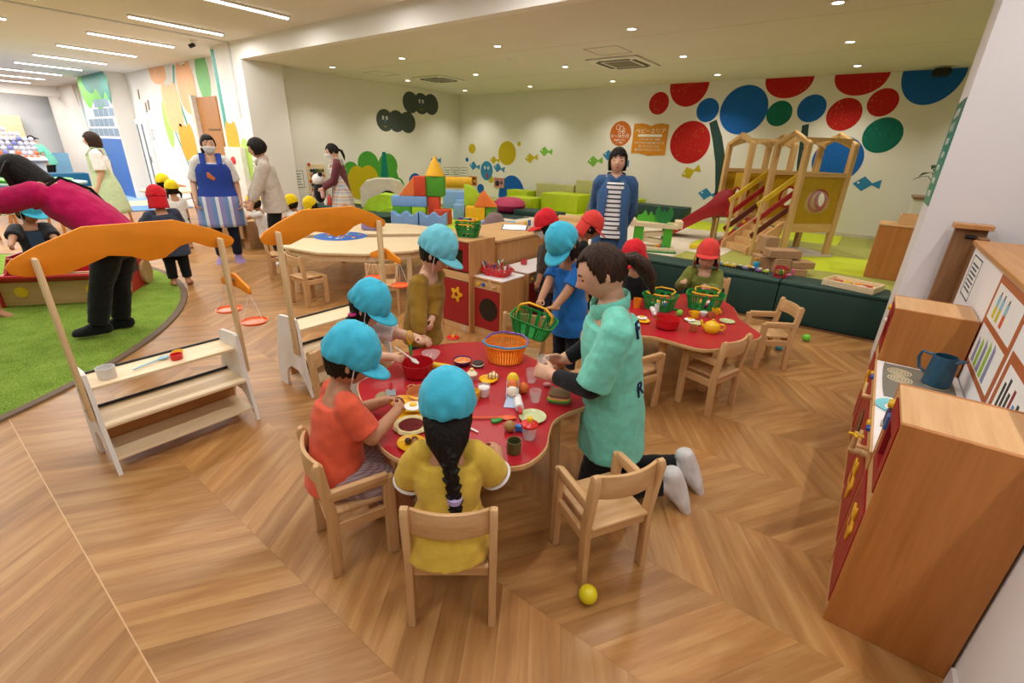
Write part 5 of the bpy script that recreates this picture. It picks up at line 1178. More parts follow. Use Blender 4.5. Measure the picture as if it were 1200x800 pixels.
    def top(s, mat, sleeve=.75, hem=.10, loose=1.10, flare=1.0, wr=.010, name='shirt', collar=False, low=False, puff=0, sl=1.28):
        """sleeve: 0..1 upper arm, 1..2 forearm; hem: fraction of height below pelvis joint"""
        P, h = s.P, s.h; b = MB(); X = s.R2 @ V((1, 0, 0)); hr, wr_, cr_ = P['hipr'], P['waist'], P['chest']; k = loose
        low = s.pel - s.R0 @ V((0, 0, hem)) * h
        b.limb([low, s.pel.lerp(low, .3), s.waist, s.chest, s.shc - s.R2 @ V((0, 0, .01)) * h, s.shc + s.R2 @ V((0, 0, .016)) * h], [hr[0] * 1.06 * k * flare * h, hr[0] * 1.02 * k * (1 + (flare - 1) * .6) * h, max(wr_[0], hr[0] * .86) * k * 1.05 * h, cr_[0] * k * 1.08 * h, cr_[0] * .86 * k * h, P['neck'] * 2.0 * h],
               [hr[1] * 1.10 * k * flare * h, hr[1] * 1.06 * k * (1 + (flare - 1) * .6) * h, max(wr_[1], hr[1] * .86) * k * 1.06 * h, cr_[1] * k * 1.12 * h, cr_[1] * .86 * k * h, P['neck'] * 1.6 * h], X, 24, (False, True), .2) if not low else b.limb([low_ := s.pel - s.R0 @ V((0, 0, hem)) * h, s.pel, s.waist, s.chest, s.shc - s.R2 @ V((0, 0, .022)) * h], [x * h * k for x in (hr[0] * 1.1 * flare, hr[0] * flare, hr[0] * .98, cr_[0] * 1.12, cr_[0] * 1.02)], [x * h * k for x in (hr[1] * 1.15 * flare, hr[1] * 1.05 * flare, hr[1] * 1.0, cr_[1] * 1.12, cr_[1] * .95)], X, 24, (False, False))
        if low:
            for q in (-1, 1): b.limb([s.shc + X * q * P['shw'] * .62 * h, s.shc + X * q * P['shw'] * .95 * h], [.038 * h, P['ar'][0] * 1.25 * h], None, s.R2 @ V((0, 1, 0)), 14)
        else: b.limb([s.shc - X * P['shw'] * .95 * h + s.R2 @ V((0, 0, .0)) * h, s.shc + s.R2 @ V((0, 0, .014)) * h, s.shc + X * P['shw'] * .95 * h], [P['ar'][0] * 1.36 * h, .058 * h, P['ar'][0] * 1.36 * h], None, s.R2 @ V((0, 1, 0)), 14)
        for q in (-1, 1):
            a, el, w, d, n_, c = s.arm[q]; r = [x * h * sl * (1 + (k - 1) * .5) for x in P['ar']]
            if puff:
                e = a + (el - a) * min(1, sleeve); b.limb([a, a.lerp(e, .4), a.lerp(e, .8), e], [r[0], r[0] * (1 + puff * .7), r[0] * (1 + puff), r[0] * .9], None, X, 16, (True, False))
            elif sleeve <= 1:
                e = a + (el - a) * sleeve; b.limb([a, a.lerp(e, .5), e], [r[0] * 1.02, r[0] * 1.05, r[0] * 1.06], None, X, 16, (True, False))
            else:
                b.limb([a, a.lerp(el, .5), el], [r[0] * 1.02, r[0], r[1] * 1.05], None, X, 16); e = el + (w - el) * (sleeve - 1); b.limb([el, el.lerp(e, .5), e.lerp(el, .08), e], [r[1] * 1.05, r[2] * 1.12, r[3] * 1.25, r[3] * 1.12], None, X, 16, (True, False))
        o = b.obj(name, mat, s.root); add_mods(o, s.vox * 1.15, 3, wr); s.topm = o
        if collar:
            Rn = P['neck'] * h
            for q in (-1, 1):
                ps = []
                for i in range(8):
                    a = PI * i / 7; ps.append(s.nb + s.R2 @ V((q * Rn * 1.75 * math.sin(a), -Rn * 1.6 * math.cos(a) + Rn * .3, (.004 - .03 * (i / 7) ** 2) * h)))
                MB().limb(ps, [.020 * h] * 7 + [.012 * h], [.0045 * h] * 8, s.R2 @ V((0, 0, 1)), 8).obj('collar', mat, o)
        return o
    def sleeves(s, mat, a0=.5, a1=1.93, k=1.2, name='undersleeve'):
        for q in (-1, 1):
            a, el, w, d, n_, c = s.arm[q]; r = [x * s.h * k for x in s.P['ar']]; e = el + (w - el) * (a1 - 1); b = MB(); X = s.R2 @ V((1, 0, 0))
            b.limb([a.lerp(el, a0), a.lerp(el, (1 + a0) / 2), el], [r[0], r[0] * .97, r[1]], None, X, 16); b.limb([el, el.lerp(e, .5), e.lerp(el, .06), e], [r[1], r[2] * 1.05, r[3] * 1.25, r[3] * 1.1], None, X, 16, (True, False)); add_mods(b.obj(name, mat, s.root), s.vox, 2, .006)
    def pants(s, mat, upto=1.95, k=1.14, name='trousers', wr=.010, flare=1.0):
        P, h = s.P, s.h; b = MB(); X = s.R0 @ V((1, 0, 0)); hr = P['hipr']
        b.limb([s.pel - s.R0 @ V((0, 0, .035)) * h, s.pel, s.pel.lerp(s.waist, .3)], [hr[0] * .86 * k * h, hr[0] * .90 * k * h, P['waist'][0] * .98 * h], [hr[1] * .9 * k * h, hr[1] * .92 * k * h, P['waist'][1] * .98 * h], X, 20)
        for q in (-1, 1):
            hj, kn, an, td = s.leg[q]; l = [x * h * k for x in P['lr']]
            if upto <= 1:
                e = hj.lerp(kn, upto); b.limb([hj, hj.lerp(e, .5), e], [l[0], l[0] * flare, l[0] * .95 * flare], None, X, 16, (True, False))
            else:
                b.limb([hj, hj.lerp(kn, .5), kn], [l[0] * .92, (l[0] + l[1]) * .52, l[1] * 1.05], None, X, 16); e = kn.lerp(an, upto - 1); b.limb([kn, kn.lerp(e, .4), e], [l[1] * 1.05, l[2] * 1.12 * flare, l[3] * 1.45 * flare], None, X, 16, (True, False))
        o = b.obj(name, mat, s.root); add_mods(o, s.vox * 1.15, 3, wr); return o
    def skirt(s, mat, rings, name='skirt', wr=.012, folds=9):
        """rings: list of (point offset from the waist in body axes, rx, ry) in metres"""
        n = 48; vs = []; fs = []
        for i, (p, rx, ry) in enumerate(rings):
            t = i / (len(rings) - 1)
            for j in range(n):
                a = 2 * PI * j / n; g_ = 1 + .05 * t * math.sin(a * folds); vs.append(s.waist + s.R0 @ (V(p) + V((rx * g_ * math.cos(a), ry * g_ * math.sin(a), 0))))
        for i in range(len(rings) - 1):
            for j in range(n): fs.append((i * n + j, i * n + (j + 1) % n, (i + 1) * n + (j + 1) % n, (i + 1) * n + j))
        fs += [tuple(range(n)), tuple(range((len(rings) - 1) * n, len(rings) * n))]
        o = MB().add(vs, fs).obj(name, mat, s.root); add_mods(o, s.vox * 1.2, 2, wr); return o
    def apron(s, mat, hem=.22, k=1.2, name='apron', bib=.9, flare=1.2, straps=True, angs=(62, 80, 125, 150, 152, 152), skip=0):
        """front and sides wrapped, open at the back"""
        P, h = s.P, s.h; n = 40; vs = []; fs = []; cr_, wr_, hr = P['chest'], P['waist'], P['hipr']
        lv = [(s.chest + s.R2 @ V((0, 0, .055 * bib)) * h, cr_[0] * .80, cr_[1] * 1.02, 62, s.R2), (s.chest, cr_[0] * 1.0, cr_[1] * 1.02, 80, s.R2), (s.waist, wr_[0] * 1.12, wr_[1] * 1.08, 125, s.R1), (s.pel, hr[0] * 1.12, hr[1] * 1.12, 150, s.R0), (s.pel - s.R0 @ V((0, 0, hem * .5)) * h, hr[0] * 1.12 * (1 + (flare - 1) * .5), hr[1] * 1.15 * (1 + (flare - 1) * .5), 152, s.R0), (s.pel - s.R0 @ V((0, 0, hem)) * h, hr[0] * 1.12 * flare, hr[1] * 1.15 * flare, 152, s.R0)]
        lv = [(*a[:3], g_, a[4]) for a, g_ in zip(lv, angs)][skip:]
        fine = []
        for a, b2 in zip(lv, lv[1:]):
            for t in (0, .34, .67): fine.append((a[0].lerp(b2[0], t), *(a[i] + (b2[i] - a[i]) * t for i in (1, 2, 3)), a[4]))
        fine.append(lv[-1])
        for c, rx, ry, ang, R in fine:
            for j in range(n + 1):
                a = math.radians(-ang + 2 * ang * j / n); vs.append(c + R @ V((rx * k * h * math.sin(a), ry * k * h * math.cos(a), 0)))
        for i in range(len(fine) - 1):
            for j in range(n): fs.append((i * (n + 1) + j, i * (n + 1) + j + 1, (i + 1) * (n + 1) + j + 1, (i + 1) * (n + 1) + j))
        o = MB().add(vs, fs).obj(name, mat, s.root, 60); m = o.modifiers.new('thick', 'SOLIDIFY'); m.thickness = .006; m.offset = 1; m = o.modifiers.new('wrinkle', 'DISPLACE'); m.texture = WR[1]; m.strength = .01; m.texture_coords = 'LOCAL'
        if straps:
            for q in (-1, 1):
                p0 = lv[0][0] + s.R2 @ V((q * cr_[0] * .62 * h, cr_[1] * k * .92 * h, 0)); MB().limb([p0, s.shc + s.R2 @ V((q * .055, .03, .05)) * h, s.shc + s.R2 @ V((q * .05, -.05, .035)) * h, s.chest + s.R2 @ V((-q * .02, -cr_[1] * 1.25, 0)) * h], [.02 * h] * 4, [.004 * h] * 4, s.R2 @ V((1, 0, 0)), 8).obj('apron_strap', mat, o)
        return o

# ------------------------------------------------------------------ the cast: near group
capb = fabric('#48bfde'); capb2 = fabric('#74cbdc'); capr = fabric('#d8242e'); capr2 = fabric('#e0443c'); capy = fabric('#f0d01c')
black_c = fabric('#17181a'); navy_c = fabric('#1d2436'); white_c = fabric('#ece8e4')
Z = V((0, 0, 1))
def d2(deg): a = math.radians(deg); return V((-math.sin(a), math.cos(a), 0))      # facing vector of a yaw
# girl in the yellow dress (back to the camera)
p = Person('girl in a mustard dress and blue cap with a long braid, seated in front', (-.86, .86, 0), 40, .97, True, skin_b, pelvis=(-.85, .83, .335), lean=(12, 0, 0), head=(4, 14, 0),
    arms={-1: dict(to=(-1.03, .91, .41), pole=(-.3, -.6, -1), dir=(-.3, 1, 0), palm=(.6, .2, -.5)), 1: dict(to=(-.86, 1.10, .50), pole=(.7, -.2, -.9), dir=(-.8, .5, 0), palm=(-.4, -.3, -.8))},
    feet={-1: dict(to=(-1.06, 1.0, .05), pole=(-.5, .8, .4), toe=d2(40)), 1: dict(to=(-.93, 1.12, .05), pole=(-.5, .8, .4), toe=d2(40))})
p.body(); p.hair(hair_black, .35, 60, .25, 1.07, nape=.42); p.tail(hair_black, [(0, -.30, -.10), (0, -.42, -.42), (.02, -.47, -.72), (.04, -.49, -.95)], (.40, .34, .17, .07), 'gathered_hair', flat=.42); p.tail(hair_black, [(0, -.42, -.45), (.0, -.50, -.55), (.05, -.50, -.95), (.10, -.44, -1.40), (.12, -.40, -1.75)], .030, 'braid', True, tie=None)
MB().lathe([(.012, -.012), (.024, -.008), (.024, .008), (.012, .012)], 14, p.mh @ (V((.10, -.44, -1.40)) * p.HD.H), None, True).obj('hair_tie', plastic('#b7a3d6'), p.root)
p.cap(capb, 'baggy', -8, lift=.06); mus = fabric('#dcb848')
p.top(mus, .95, .05, 1.16, 1.30, .014, 'dress', puff=.32, low=True, sl=1.2)
p.skirt(mus, [((0, 0, .02), .105, .095), ((0, .005, -.05), .120, .115), ((0, .015, -.10), .122, .125), ((0, .02, -.14), .118, .12)], 'dress_skirt', .016)
for q in (-1, 1):
    a, el = p.arm[q][:2]; c = a.lerp(el, .88); ax = (el - a).normalized()
    MB().lathe([(.050, -.008), (.056, 0), (.050, .008), (.046, 0)], 22, c, ax.to_track_quat('Z', 'Y').to_matrix(), True).obj('lace_trim', white_c, p.root)
# boy in the orange shirt (left front)
p = Person('boy in an orange shirt and blue cap seated left of the near table', (-1.41, .80, 0), -18, 1.04, True, skin_b, pelvis=(-1.41, .78, .335), lean=(12, -8, 0), head=(-14, 22, 0),
    arms={-1: dict(to=(-1.43, 1.05, .52), pole=(-.6, -.2, -1), dir=(.4, .9, 0), palm=(.6, -.2, -.6)), 1: dict(to=(-1.285, .985, .545), pole=(.4, -.5, -1), dir=(-.25, .9, .3), palm=(-.8, -.2, -.3), curl=40)},
    feet={-1: dict(to=(-1.42, 1.03, .05), pole=(.3, .9, .4), toe=d2(-10)), 1: dict(to=(-1.22, .99, .05), pole=(.3, .9, .4), toe=d2(-30))})
p.body(); p.hair(hair_black, .2, 66, .30, 1.06, nape=.34); p.face(brows=False); p.cap(capb, 'baggy', 4, lift=.04); p.strap(); p.top(fabric('#ea6344'), .8, .04, 1.16, 1.08, .014)
p.pants(bands('check_mauve', ['#b9a7a8', '#8d7480'], 0, 90, extra=2), .9, 1.22, 'shorts', flare=1.15)
# girl in the white top behind him
p = Person('girl in a white printed top and blue cap stirring at the near table', (-1.97, 1.30, 0), -82, 1.02, True, skin_a, pelvis=(-1.99, 1.30, .335), lean=(12, 0, 6), head=(26, 22, 0),
    arms={-1: dict(to=(-1.70, 1.48, .60), pole=(-.3, .9, -.6), dir=(.9, -.2, .2), palm=(0, -.5, -1), curl=45), 1: dict(to=(-1.66, 1.27, .58), pole=(0, -1, -.5), dir=(.9, .3, -.1), palm=(-.2, .9, -.4), curl=45)},
    feet={-1: dict(to=(-1.78, 1.38, .05), pole=(1, 0, .4), toe=(1, 0, -.1)), 1: dict(to=(-1.78, 1.27, .05), pole=(1, 0, .4), toe=(1, 0, -.1))})
p.body(); p.hair(hair_black, .3, 62, .26, 1.07, nape=.40); p.tail(hair_black, [(.38, -.2, -.1), (.46, -.25, -.3), (.42, -.25, -.6), (.36, -.2, -.8)], (.07, .11, .1, .03), 'pigtail', tie=((.42, -.22, -.16), .02, '#d63a8a')); p.tail(hair_black, [(-.38, -.2, -.1), (-.46, -.25, -.3), (-.42, -.25, -.6), (-.36, -.2, -.8)], (.07, .11, .1, .03), 'pigtail')
p.face(brows=False); p.cap(capb, 'baggy', 6, lift=.05); p.strap(); p.top(speckle('print_white', '#e9e3df', '#c4536a', .66, 14), .8, .12, 1.14, 1.15, .012); p.pants(fabric('#c9b8a8'), .95, 1.15, 'shorts')
# boy in the mustard sweater, standing
p = Person('boy in a mustard sweater and pale blue cap standing by the second stall', (-2.02, 1.80, 0), -66, 1.09, True, skin_a, lean=(10, 0, -6), head=(8, 24, 0),
    arms={-1: dict(to=(-1.8, 1.649, 0.503), pole=(-.3, .9, -.9), dir=(.6, -.6, -.5), palm=(-.2, -.8, -.4), curl=25), 1: dict(to=(-1.82, 1.603, 0.491), pole=(-.6, -1, -.7), dir=(.8, .2, -.4), palm=(0, .4, -.9), curl=30)})
p.body(); p.hair(hair_black, .18, 66, .28, 1.06, nape=.3); p.face(brows=False); p.cap(capb2, 'baggy', 2, lift=.08); p.strap(); p.top(fabric('#9a7428'), 1.95, .08, 1.22, 1.0, .016, 'sweater'); p.pants(fabric('#3a3d45'), 1.9, 1.2)
# child in the blue shirt
p = Person('child in a blue T-shirt and blue cap holding a green basket behind the near table', (-1.52, 2.72, 0), 165, 1.10, True, skin_b, lean=(8, 0, 0), head=(0, 34, 0),
    arms={-1: dict(to=(-1.521, 2.44, 0.493), pole=(.9, .5, -.8), dir=(-.75, -.5, 0), palm=(-.2, -.3, -.9), curl=35), 1: dict(to=(-1.608, 2.47, 0.591), pole=(-.9, .2, -.6), dir=(.2, -.9, -.2), palm=(.3, -.2, -.9), curl=50)})
p.body(); p.hair(hair_black, .42, 60, .22, 1.07); p.face(brows=False); p.cap(capb, 'baggy', 10, lift=.05); p.top(fabric('#2470c0'), .8, .16, 1.16, 1.1, .013, 'tshirt'); p.pants(navy_c, 1.9, 1.12)
# the helper in mint, kneeling
p = Person('woman in a mint polo shirt with a brown ponytail kneeling at the near table', (-.71, 1.80, 0), 116, 1.57, False, skin_a, pelvis=(-.72, 1.765, .425), lean=(8, -3, 8), head=(8, 26, 0), vox=.0055,
    arms={-1: dict(to=(-.945, 1.60, .585), pole=(.8, -.5, -.8), dir=(-.95, -.1, .08), palm=(.05, .8, -.5), curl=38), 1: dict(to=(-1.03, 1.83, .56), pole=(-.1, .9, -.8), dir=(-.8, -.6, 0), palm=(.3, -.8, -.3), curl=35)},
    feet={-1: dict(to=(-.44, 1.82, .115), pole=(-.9, -.5, -2), toe=(.30, .16, -.95)), 1: dict(to=(-.44, 2.00, .115), pole=(-.9, -.5, -2), toe=(.35, .12, -.92))})
p.body(); HELP = p
p.hair(hair_brown, .10, 72, .30, 1.08, nape=.26, side=.12); p.face(smile=False)
p.tail(hair_brown, [(0, -.44, .08), (.02, -.58, .02), (.02, -.70, -.18), (.02, -.74, -.45), (.0, -.70, -.72)], (.12, .19, .22, .19, .05), tie=((0, -.47, .06), .026, '#1a1a1d'))

mint = fabric('#80dcc6'); p.sleeves(black_c, .55); p.top(mint, .95, .115, 1.14, 1.04, .016, 'polo_shirt', collar=True, sl=1.4); p.pants(black_c, 1.95, 1.12); p.socks(fabric('#d9d4d2'), 1.12, .22)

lt_ = m_('letter_navy', '#1c2450', .8); ob_ = p.topm.evaluated_get(bpy.context.evaluated_depsgraph_get())
for ch_, c0_, dz in (('F', p.chest, .07), ('R', p.waist, .0)):
    tg_ = c0_ + p.R2 @ V((-.05, -.0, dz)); di_ = p.R2 @ V((-.52, -.85, 0)); ok_, hit_, nr_, ix_ = ob_.ray_cast(tg_ + di_ * .6, -di_)
    n_ = (nr_ * .6 + di_ * .4).normalized() if ok_ else di_; up_ = p.R2 @ V((0, 0, 1)); rt_ = up_.cross(n_).normalized(); up_ = n_.cross(rt_); o_ = (hit_ if ok_ else tg_) + n_ * .002
    text(ch_, .10, lt_, Matrix(((rt_.x, up_.x, n_.x, o_.x), (rt_.y, up_.y, n_.y, o_.y), (rt_.z, up_.z, n_.z, o_.z), (0, 0, 0, 1))), 'lettering', p.root, .004)

# ------------------------------------------------------------------ play food and crockery
TZ = .4608
def one(mb, name, mat, label, cat, loc, rz=0, group=None, smooth=40):
    o = mb.obj(name, mat, None, smooth); o.location = loc; o.rotation_euler = (0, 0, rz); return tag(o, label, cat, group)
def shell(prof, t=.0025):
    """thin walled vessel from an outer profile (r,z) bottom to rim"""
    return [(0, prof[0][1])] + prof + [(prof[-1][0] - t, prof[-1][1])] + [(max(.001, r - t), z + (t if i == len(prof) - 1 else 0)) for i, (r, z) in list(enumerate(prof[::-1][1:]))] + [(0, prof[0][1] + t)]
def vessel(name, label, cat, loc, prof, mat, t=.0025, group=None, n=32): return one(MB().lathe(shell(prof, t), n), name, mat, label, cat, loc, 0, group)
def plate(name, label, loc, r, col, rim=.012, rz=0, sx=1.0):
    b = MB().lathe([(0, .003), (r * .68, .003), (r * .74, .007), (r * .97, rim), (r, rim + .001), (r, rim - .002), (r * .72, .0), (0, 0)], 36)
    if sx != 1: bmesh.ops.scale(b.bm, vec=(sx, 1, 1), verts=b.bm.verts)
    return one(b, name, plastic(col), label, 'plate', loc, rz)
def on(p, dz=0): return (p[0], p[1], TZ + dz)
glass_m = clear('clear_plastic', '#f4f4f2', .08, .20)
# --- bowls, pans, baskets
vessel('mixing_bowl', 'red plastic mixing bowl in front of the stirring girl on the near table', 'bowl', on((-1.591, 1.375, 0.461)), [(.05, 0), (.064, .01), (.074, .055), (.078, .075)], plastic('#b3141c'))
t = thing('whisk', 'yellow whisk with a green handle held upright over the red bowl', 'whisk', (-1.665, 1.40, .545))
MB().limb([(0, 0, 0), (-.006, .004, .05)], [.007, .006], None).obj('handle', plastic('#2f9a3c'), t)
for a in range(4):
    c, s_ = math.cos(a * PI / 4), math.sin(a * PI / 4); MB().ring([(-.006 + c * x, .004 + s_ * x, .05 + z) for x, z in ((.002, 0), (.014, .025), (.02, .05), (.012, .07), (0, .077), (-.012, .07), (-.02, .05), (-.014, .025), (-.002, 0))], .0016, 6).obj('wire', plastic('#e8b81e'), t)
def spoon(label, a, b, mat, bowl=.02, name='spoon'):
    a, b = V(a), V(b); d = (b - a).normalized(); sd = d.cross(Z).normalized(); m = MB()
    m.limb([a, a.lerp(b, .72)], [.005, .005], [.0035, .0035], sd, 10); m.limb([a.lerp(b, .68), a.lerp(b, .84), b], [.006, bowl, bowl * .5], [.004, .006, .004], sd, 12)
    return tag(m.obj(name, mat), label, 'spoon')
spoon('pale grey spoon held over the red bowl by the girl in white', (-1.70, 1.33, .60), (-1.585, 1.375, .53), plastic('#d7cfc8'), .018)
pan = thing('toy_pan', 'terracotta coloured toy pan with side handles on the near table', 'pan', on((-1.391, 1.23, 0.461)))
MB().lathe(shell([(.05, 0), (.062, .006), (.072, .035), (.076, .04)]), 36).obj('body', plastic('#c4713c'), pan)
for s_ in (-1, 1): MB().ring([(s_ * .074, -.018, .036), (s_ * .092, -.014, .037), (s_ * .096, 0, .037), (s_ * .092, .014, .037), (s_ * .074, .018, .036)], .005, 8).obj('handle', plastic('#c4713c'), pan)
vessel('toy_cup', 'orange yellow toy cup beside the terracotta pan', 'cup', on((-1.32, 1.165, 0.461)), [(.022, 0), (.025, .01), (.028, .055)], plastic('#eda11e'))
vessel('toy_bowl', 'purple toy bowl of orange stew near the green leaf', 'bowl', on((-1.514, 1.614, 0.461)), [(.03, 0), (.04, .008), (.05, .03)], plastic('#4a2468'))
b = MB().lathe([(0, .004), (.044, .004), (.042, 0), (0, 0)], 28); one(b, 'stew', speckle('stew', '#d8753a', '#efd9a0', .52, 90), 'orange stew with pale pieces in the purple bowl', 'food', on((-1.514, 1.614, 0.461), .021))
vessel('toy_bowl', 'clear plastic bowl under the hands of the boy in the mustard sweater', 'bowl', on((-1.692, 1.558, 0.461)), [(.025, 0), (.038, .01), (.05, .036)], glass_m)
def banana(label, loc, rz):
    pts = [(.085 * math.sin(a) - .0, .085 * (1 - math.cos(a)), 0) for a in (-.95, -.7, -.4, 0, .4, .7, .95)]
    return one(MB().limb([(x, y, .018) for x, y, z in pts], [.006, .014, .018, .019, .018, .013, .006], None, (0, 0, 1), 12), 'banana', plastic('#e2b92a', .4), label, 'food', loc, rz)
banana('yellow toy banana lying behind the blue capped girl on the near table', on((-1.584, 1.484, 0.461)), math.radians(15))
def leafpiece(label, loc, rz, col='#2f8a3c', s=.03): return one(MB().prism(spline([(-s, -s * .5), (0, -s * .7), (s, -s * .3), (s * 1.1, s * .4), (0, s * .5), (-s * .9, s * .6)], 5), .012, None, bev=.003), 'toy_leaf', plastic(col), label, 'food', loc, rz)
leafpiece('green toy leaf piece between the banana and the purple bowl', on((-1.538, 1.524, 0.461)), .4); leafpiece('small green toy leaf piece beside the orange spatula', on((-1.026, 1.297, 0.461)), 1.0, s=.022)
def fruit(label, loc, r, col, name='toy_orange', cat='food', grp=None):
    return one(MB().lathe([(0, r * .06), (r * .35, 0), (r * .8, r * .4), (r, r), (r * .8, r * 1.6), (r * .35, r * 1.93), (.004, r * 1.86), (0, r * 1.86)], 24), name, plastic(col, .45), label, cat, loc, 0, grp)
fruit('orange toy fruit behind the red bowl', on((-1.659, 1.472, 0.461)), .024, '#d9692a'); fruit('orange toy fruit beside the white rolling pin', on((-1.09, 1.572, 0.461)), .026, '#e0742a')
def burger(label, loc, cols, r=.032, name='toy_burger', rz=0, h=(.014, .008, .012)):
    t = thing(name, label, 'food', loc, rz); z = 0
    for i, (c, hh) in enumerate(zip(cols, h)): MB().lathe([(0, z), (r * .9, z), (r * (1.05 if i == 1 else 1), z + hh * .5), (r * .85, z + hh), (0, z + hh)], 24).obj('layer', plastic(c, .6), t); z += hh
    return t
burger('small brown toy burger beside the red bowl', on((-1.501, 1.416, 0.461)), ('#8a5a34', '#5a3a24', '#9a6a3e')); burger('chocolate toy cookie sandwich with white filling by the purple bowl', on((-1.439, 1.651, 0.461)), ('#3a2a22', '#efe6d8', '#3a2a22'), .03, 'toy_cookie', h=(.008, .008, .009))
def basket(label, loc, rz, col, hcol, w=.20, d=.14, h=.075, name='shopping_basket', handles='fold', rot=None, round_=False):
    t = thing(name, label, 'basket', loc, rz, None, rot); n = 44; mat = plastic(col, .35)
    def ol(k, z):
        out = []
        for i in range(n):
            a = 2 * PI * i / n; c, s_ = math.cos(a), math.sin(a); e = .5 if round_ else .22
            out.append(V((math.copysign(abs(c) ** (2 * e), c) * w / 2 * k, math.copysign(abs(s_) ** (2 * e), s_) * d / 2 * k, z)))
        return out
    b = MB(); base = ol(.80, .003); b.add(base + [V((v.x, v.y, 0)) for v in base], [tuple(range(n)), tuple(range(2 * n - 1, n - 1, -1))] + [(i, (i + 1) % n, n + (i + 1) % n, n + i) for i in range(n)]); b.obj('base', mat, t)
    MB().ring(ol(.80, .006), .0035, 6, True).obj('bottom_ring', mat, t); MB().ring(ol(.90, h * .5), .002, 6, True).obj('middle_ring', mat, t)
    rim = MB(); o0, o1, o2, o3 = ol(.985, h - .012), ol(1.04, h - .012), ol(1.06, h), ol(.995, h); vs = o0 + o1 + o2 + o3; fs = []
    for k in range(4): fs += [(k * n + i, k * n + (i + 1) % n, ((k + 1) % 4) * n + (i + 1) % n, ((k + 1) % 4) * n + i) for i in range(n)]
    rim.add(vs, fs).obj('rim', mat, t)
    b = MB(); lo, hi = ol(.80, .004), ol(.99, h - .006); 
    for i in range(n):
        a_, c_ = lo[i], hi[i]; d_ = (lo[(i + 1) % n] - lo[i - 1]) * .5 * .26; nn = V((d_.y, -d_.x, 0)).normalized() * .002
        b.add([a_ - d_ - nn, a_ + d_ - nn, c_ + d_ - nn, c_ - d_ - nn, a_ - d_ + nn, a_ + d_ + nn, c_ + d_ + nn, c_ - d_ + nn], [(0, 1, 2, 3), (7, 6, 5, 4), (0, 4, 5, 1), (1, 5, 6, 2), (2, 6, 7, 3), (3, 7, 4, 0)])
    o = b.obj('slats', mat, t, 0); o['kind'] = 'stuff'
    hm = [plastic(c) for c in (hcol if isinstance(hcol, tuple) else (hcol, hcol))]
    for q, m2 in zip((-1, 1), hm):
        if handles == 'fold': pts = [(-w * .30, q * d * .14, h + .004), (-w * .34, q * d * .40, h + .016), (-w * .2, q * d * .60, h + .020), (w * .2, q * d * .60, h + .020), (w * .34, q * d * .40, h + .016), (w * .30, q * d * .14, h + .004)]
        elif handles == 'up': pts = [(-w * .42, q * d * .1, h), (-w * .40, q * d * .05, h + .05), (-w * .2, q * d * .02, h + .085), (w * .2, q * d * .02, h + .085), (w * .40, q * d * .05, h + .05), (w * .42, q * d * .1, h)]
        else: pts = [(-w * .52, q * .006, h), (-w * .46, q * d * .3, h + .010), (-w * .25, q * d * .52, h + .014), (w * .25, q * d * .52, h + .014), (w * .46, q * d * .3, h + .010), (w * .52, q * .006, h)]
        MB().ring(pts, .0055, 8).obj('handle', m2, t)
    return t
basket('round orange slatted basket with blue and purple handles on the near table', on((-1.385, 1.812, 0.461)), .3, '#ee8a1c', ('#3a9ad0', '#6a4aa8'), .225, .21, .10, 'toy_basket', 'rim', round_=True)
# --- plates with food
def egg(label, loc, r=.035):
    t = thing('toy_fried_egg', label, 'food', loc); MB().lathe([(0, .006), (r * .5, .0075), (r, .003), (r * 1.02, 0), (0, 0)], 24).obj('white', plastic('#f0ece4', .5), t); MB().lathe([(r * .45, .006), (r * .4, .012), (0, .016)], 20).obj('yolk', plastic('#f0c01c', .4), t); return t
plate('toy_plate', 'yellow toy plate under the egg, in front of the boy in orange', on((-1.331, 1.084, 0.461)), .062, '#eeb418'); egg('toy fried egg held over the yellow plate by the boy in orange', (-1.265, 1.06, .55))
plate('toy_dish', 'yellow oval dish held by the boy in orange', (-1.40, 1.12, .485), .05, '#efb01a', .014, .6, 1.3)
one(MB().limb([(-.03, 0, .012), (0, .008, .014), (.03, 0, .012)], [.006, .013, .006], None, (0, 0, 1), 10), 'toy_fruit_slice', plastic('#f0cf2a'), 'yellow fruit slice on the yellow plate', 'food', on((-1.327, 1.113, 0.461), .008), .8)
pz = thing('toy_pizza', 'toy tart with a pale crust and dark red filling on the near table', 'food', on((-1.266, 1.045, 0.461)))
b = MB(); n = 40; vs = []; 
for k, (r, z) in enumerate(((.066, 0), (.072, .008), (.066, .016), (.054, .014), (.05, .011))):
    for j in range(n): a = 2 * PI * j / n; q = r * (1 + .035 * math.sin(a * 9 + k) * (k < 4)); vs.append((q * math.cos(a), q * math.sin(a), z))
fs = [(k * n + j, k * n + (j + 1) % n, (k + 1) * n + (j + 1) % n, (k + 1) * n + j) for k in range(4) for j in range(n)] + [tuple(range(n - 1, -1, -1)), tuple(range(4 * n, 5 * n))]
b.add(vs, fs).obj('crust', plastic('#e2d49a', .7), pz); MB().lathe([(0, .0145), (.044, .0135), (.05, .011), (0, .010)], 32).obj('filling', speckle('filling_red', '#6b1f1c', '#93332c', .55, 120), pz)
plate('toy_plate', 'small yellow plate with brown food pieces at the front edge of the near table', on((-1.17, 0.964, 0.461)), .052, '#eeb418', .01, 0, 1.15)
for i, (dx, dy, c) in enumerate(((-.012, -.008, '#4a3220'), (.014, .004, '#a8703a'), (.0, .014, '#6a4526'))): fruit('brown toy food lump on the small yellow plate, piece %s' % ('nearest the edge', 'lightest in colour', 'at the back')[i], on(((-1.17, 0.964, 0.461)[0] + dx, (-1.17, 0.964, 0.461)[1] + dy), .004), .013, c, 'toy_food_lump')
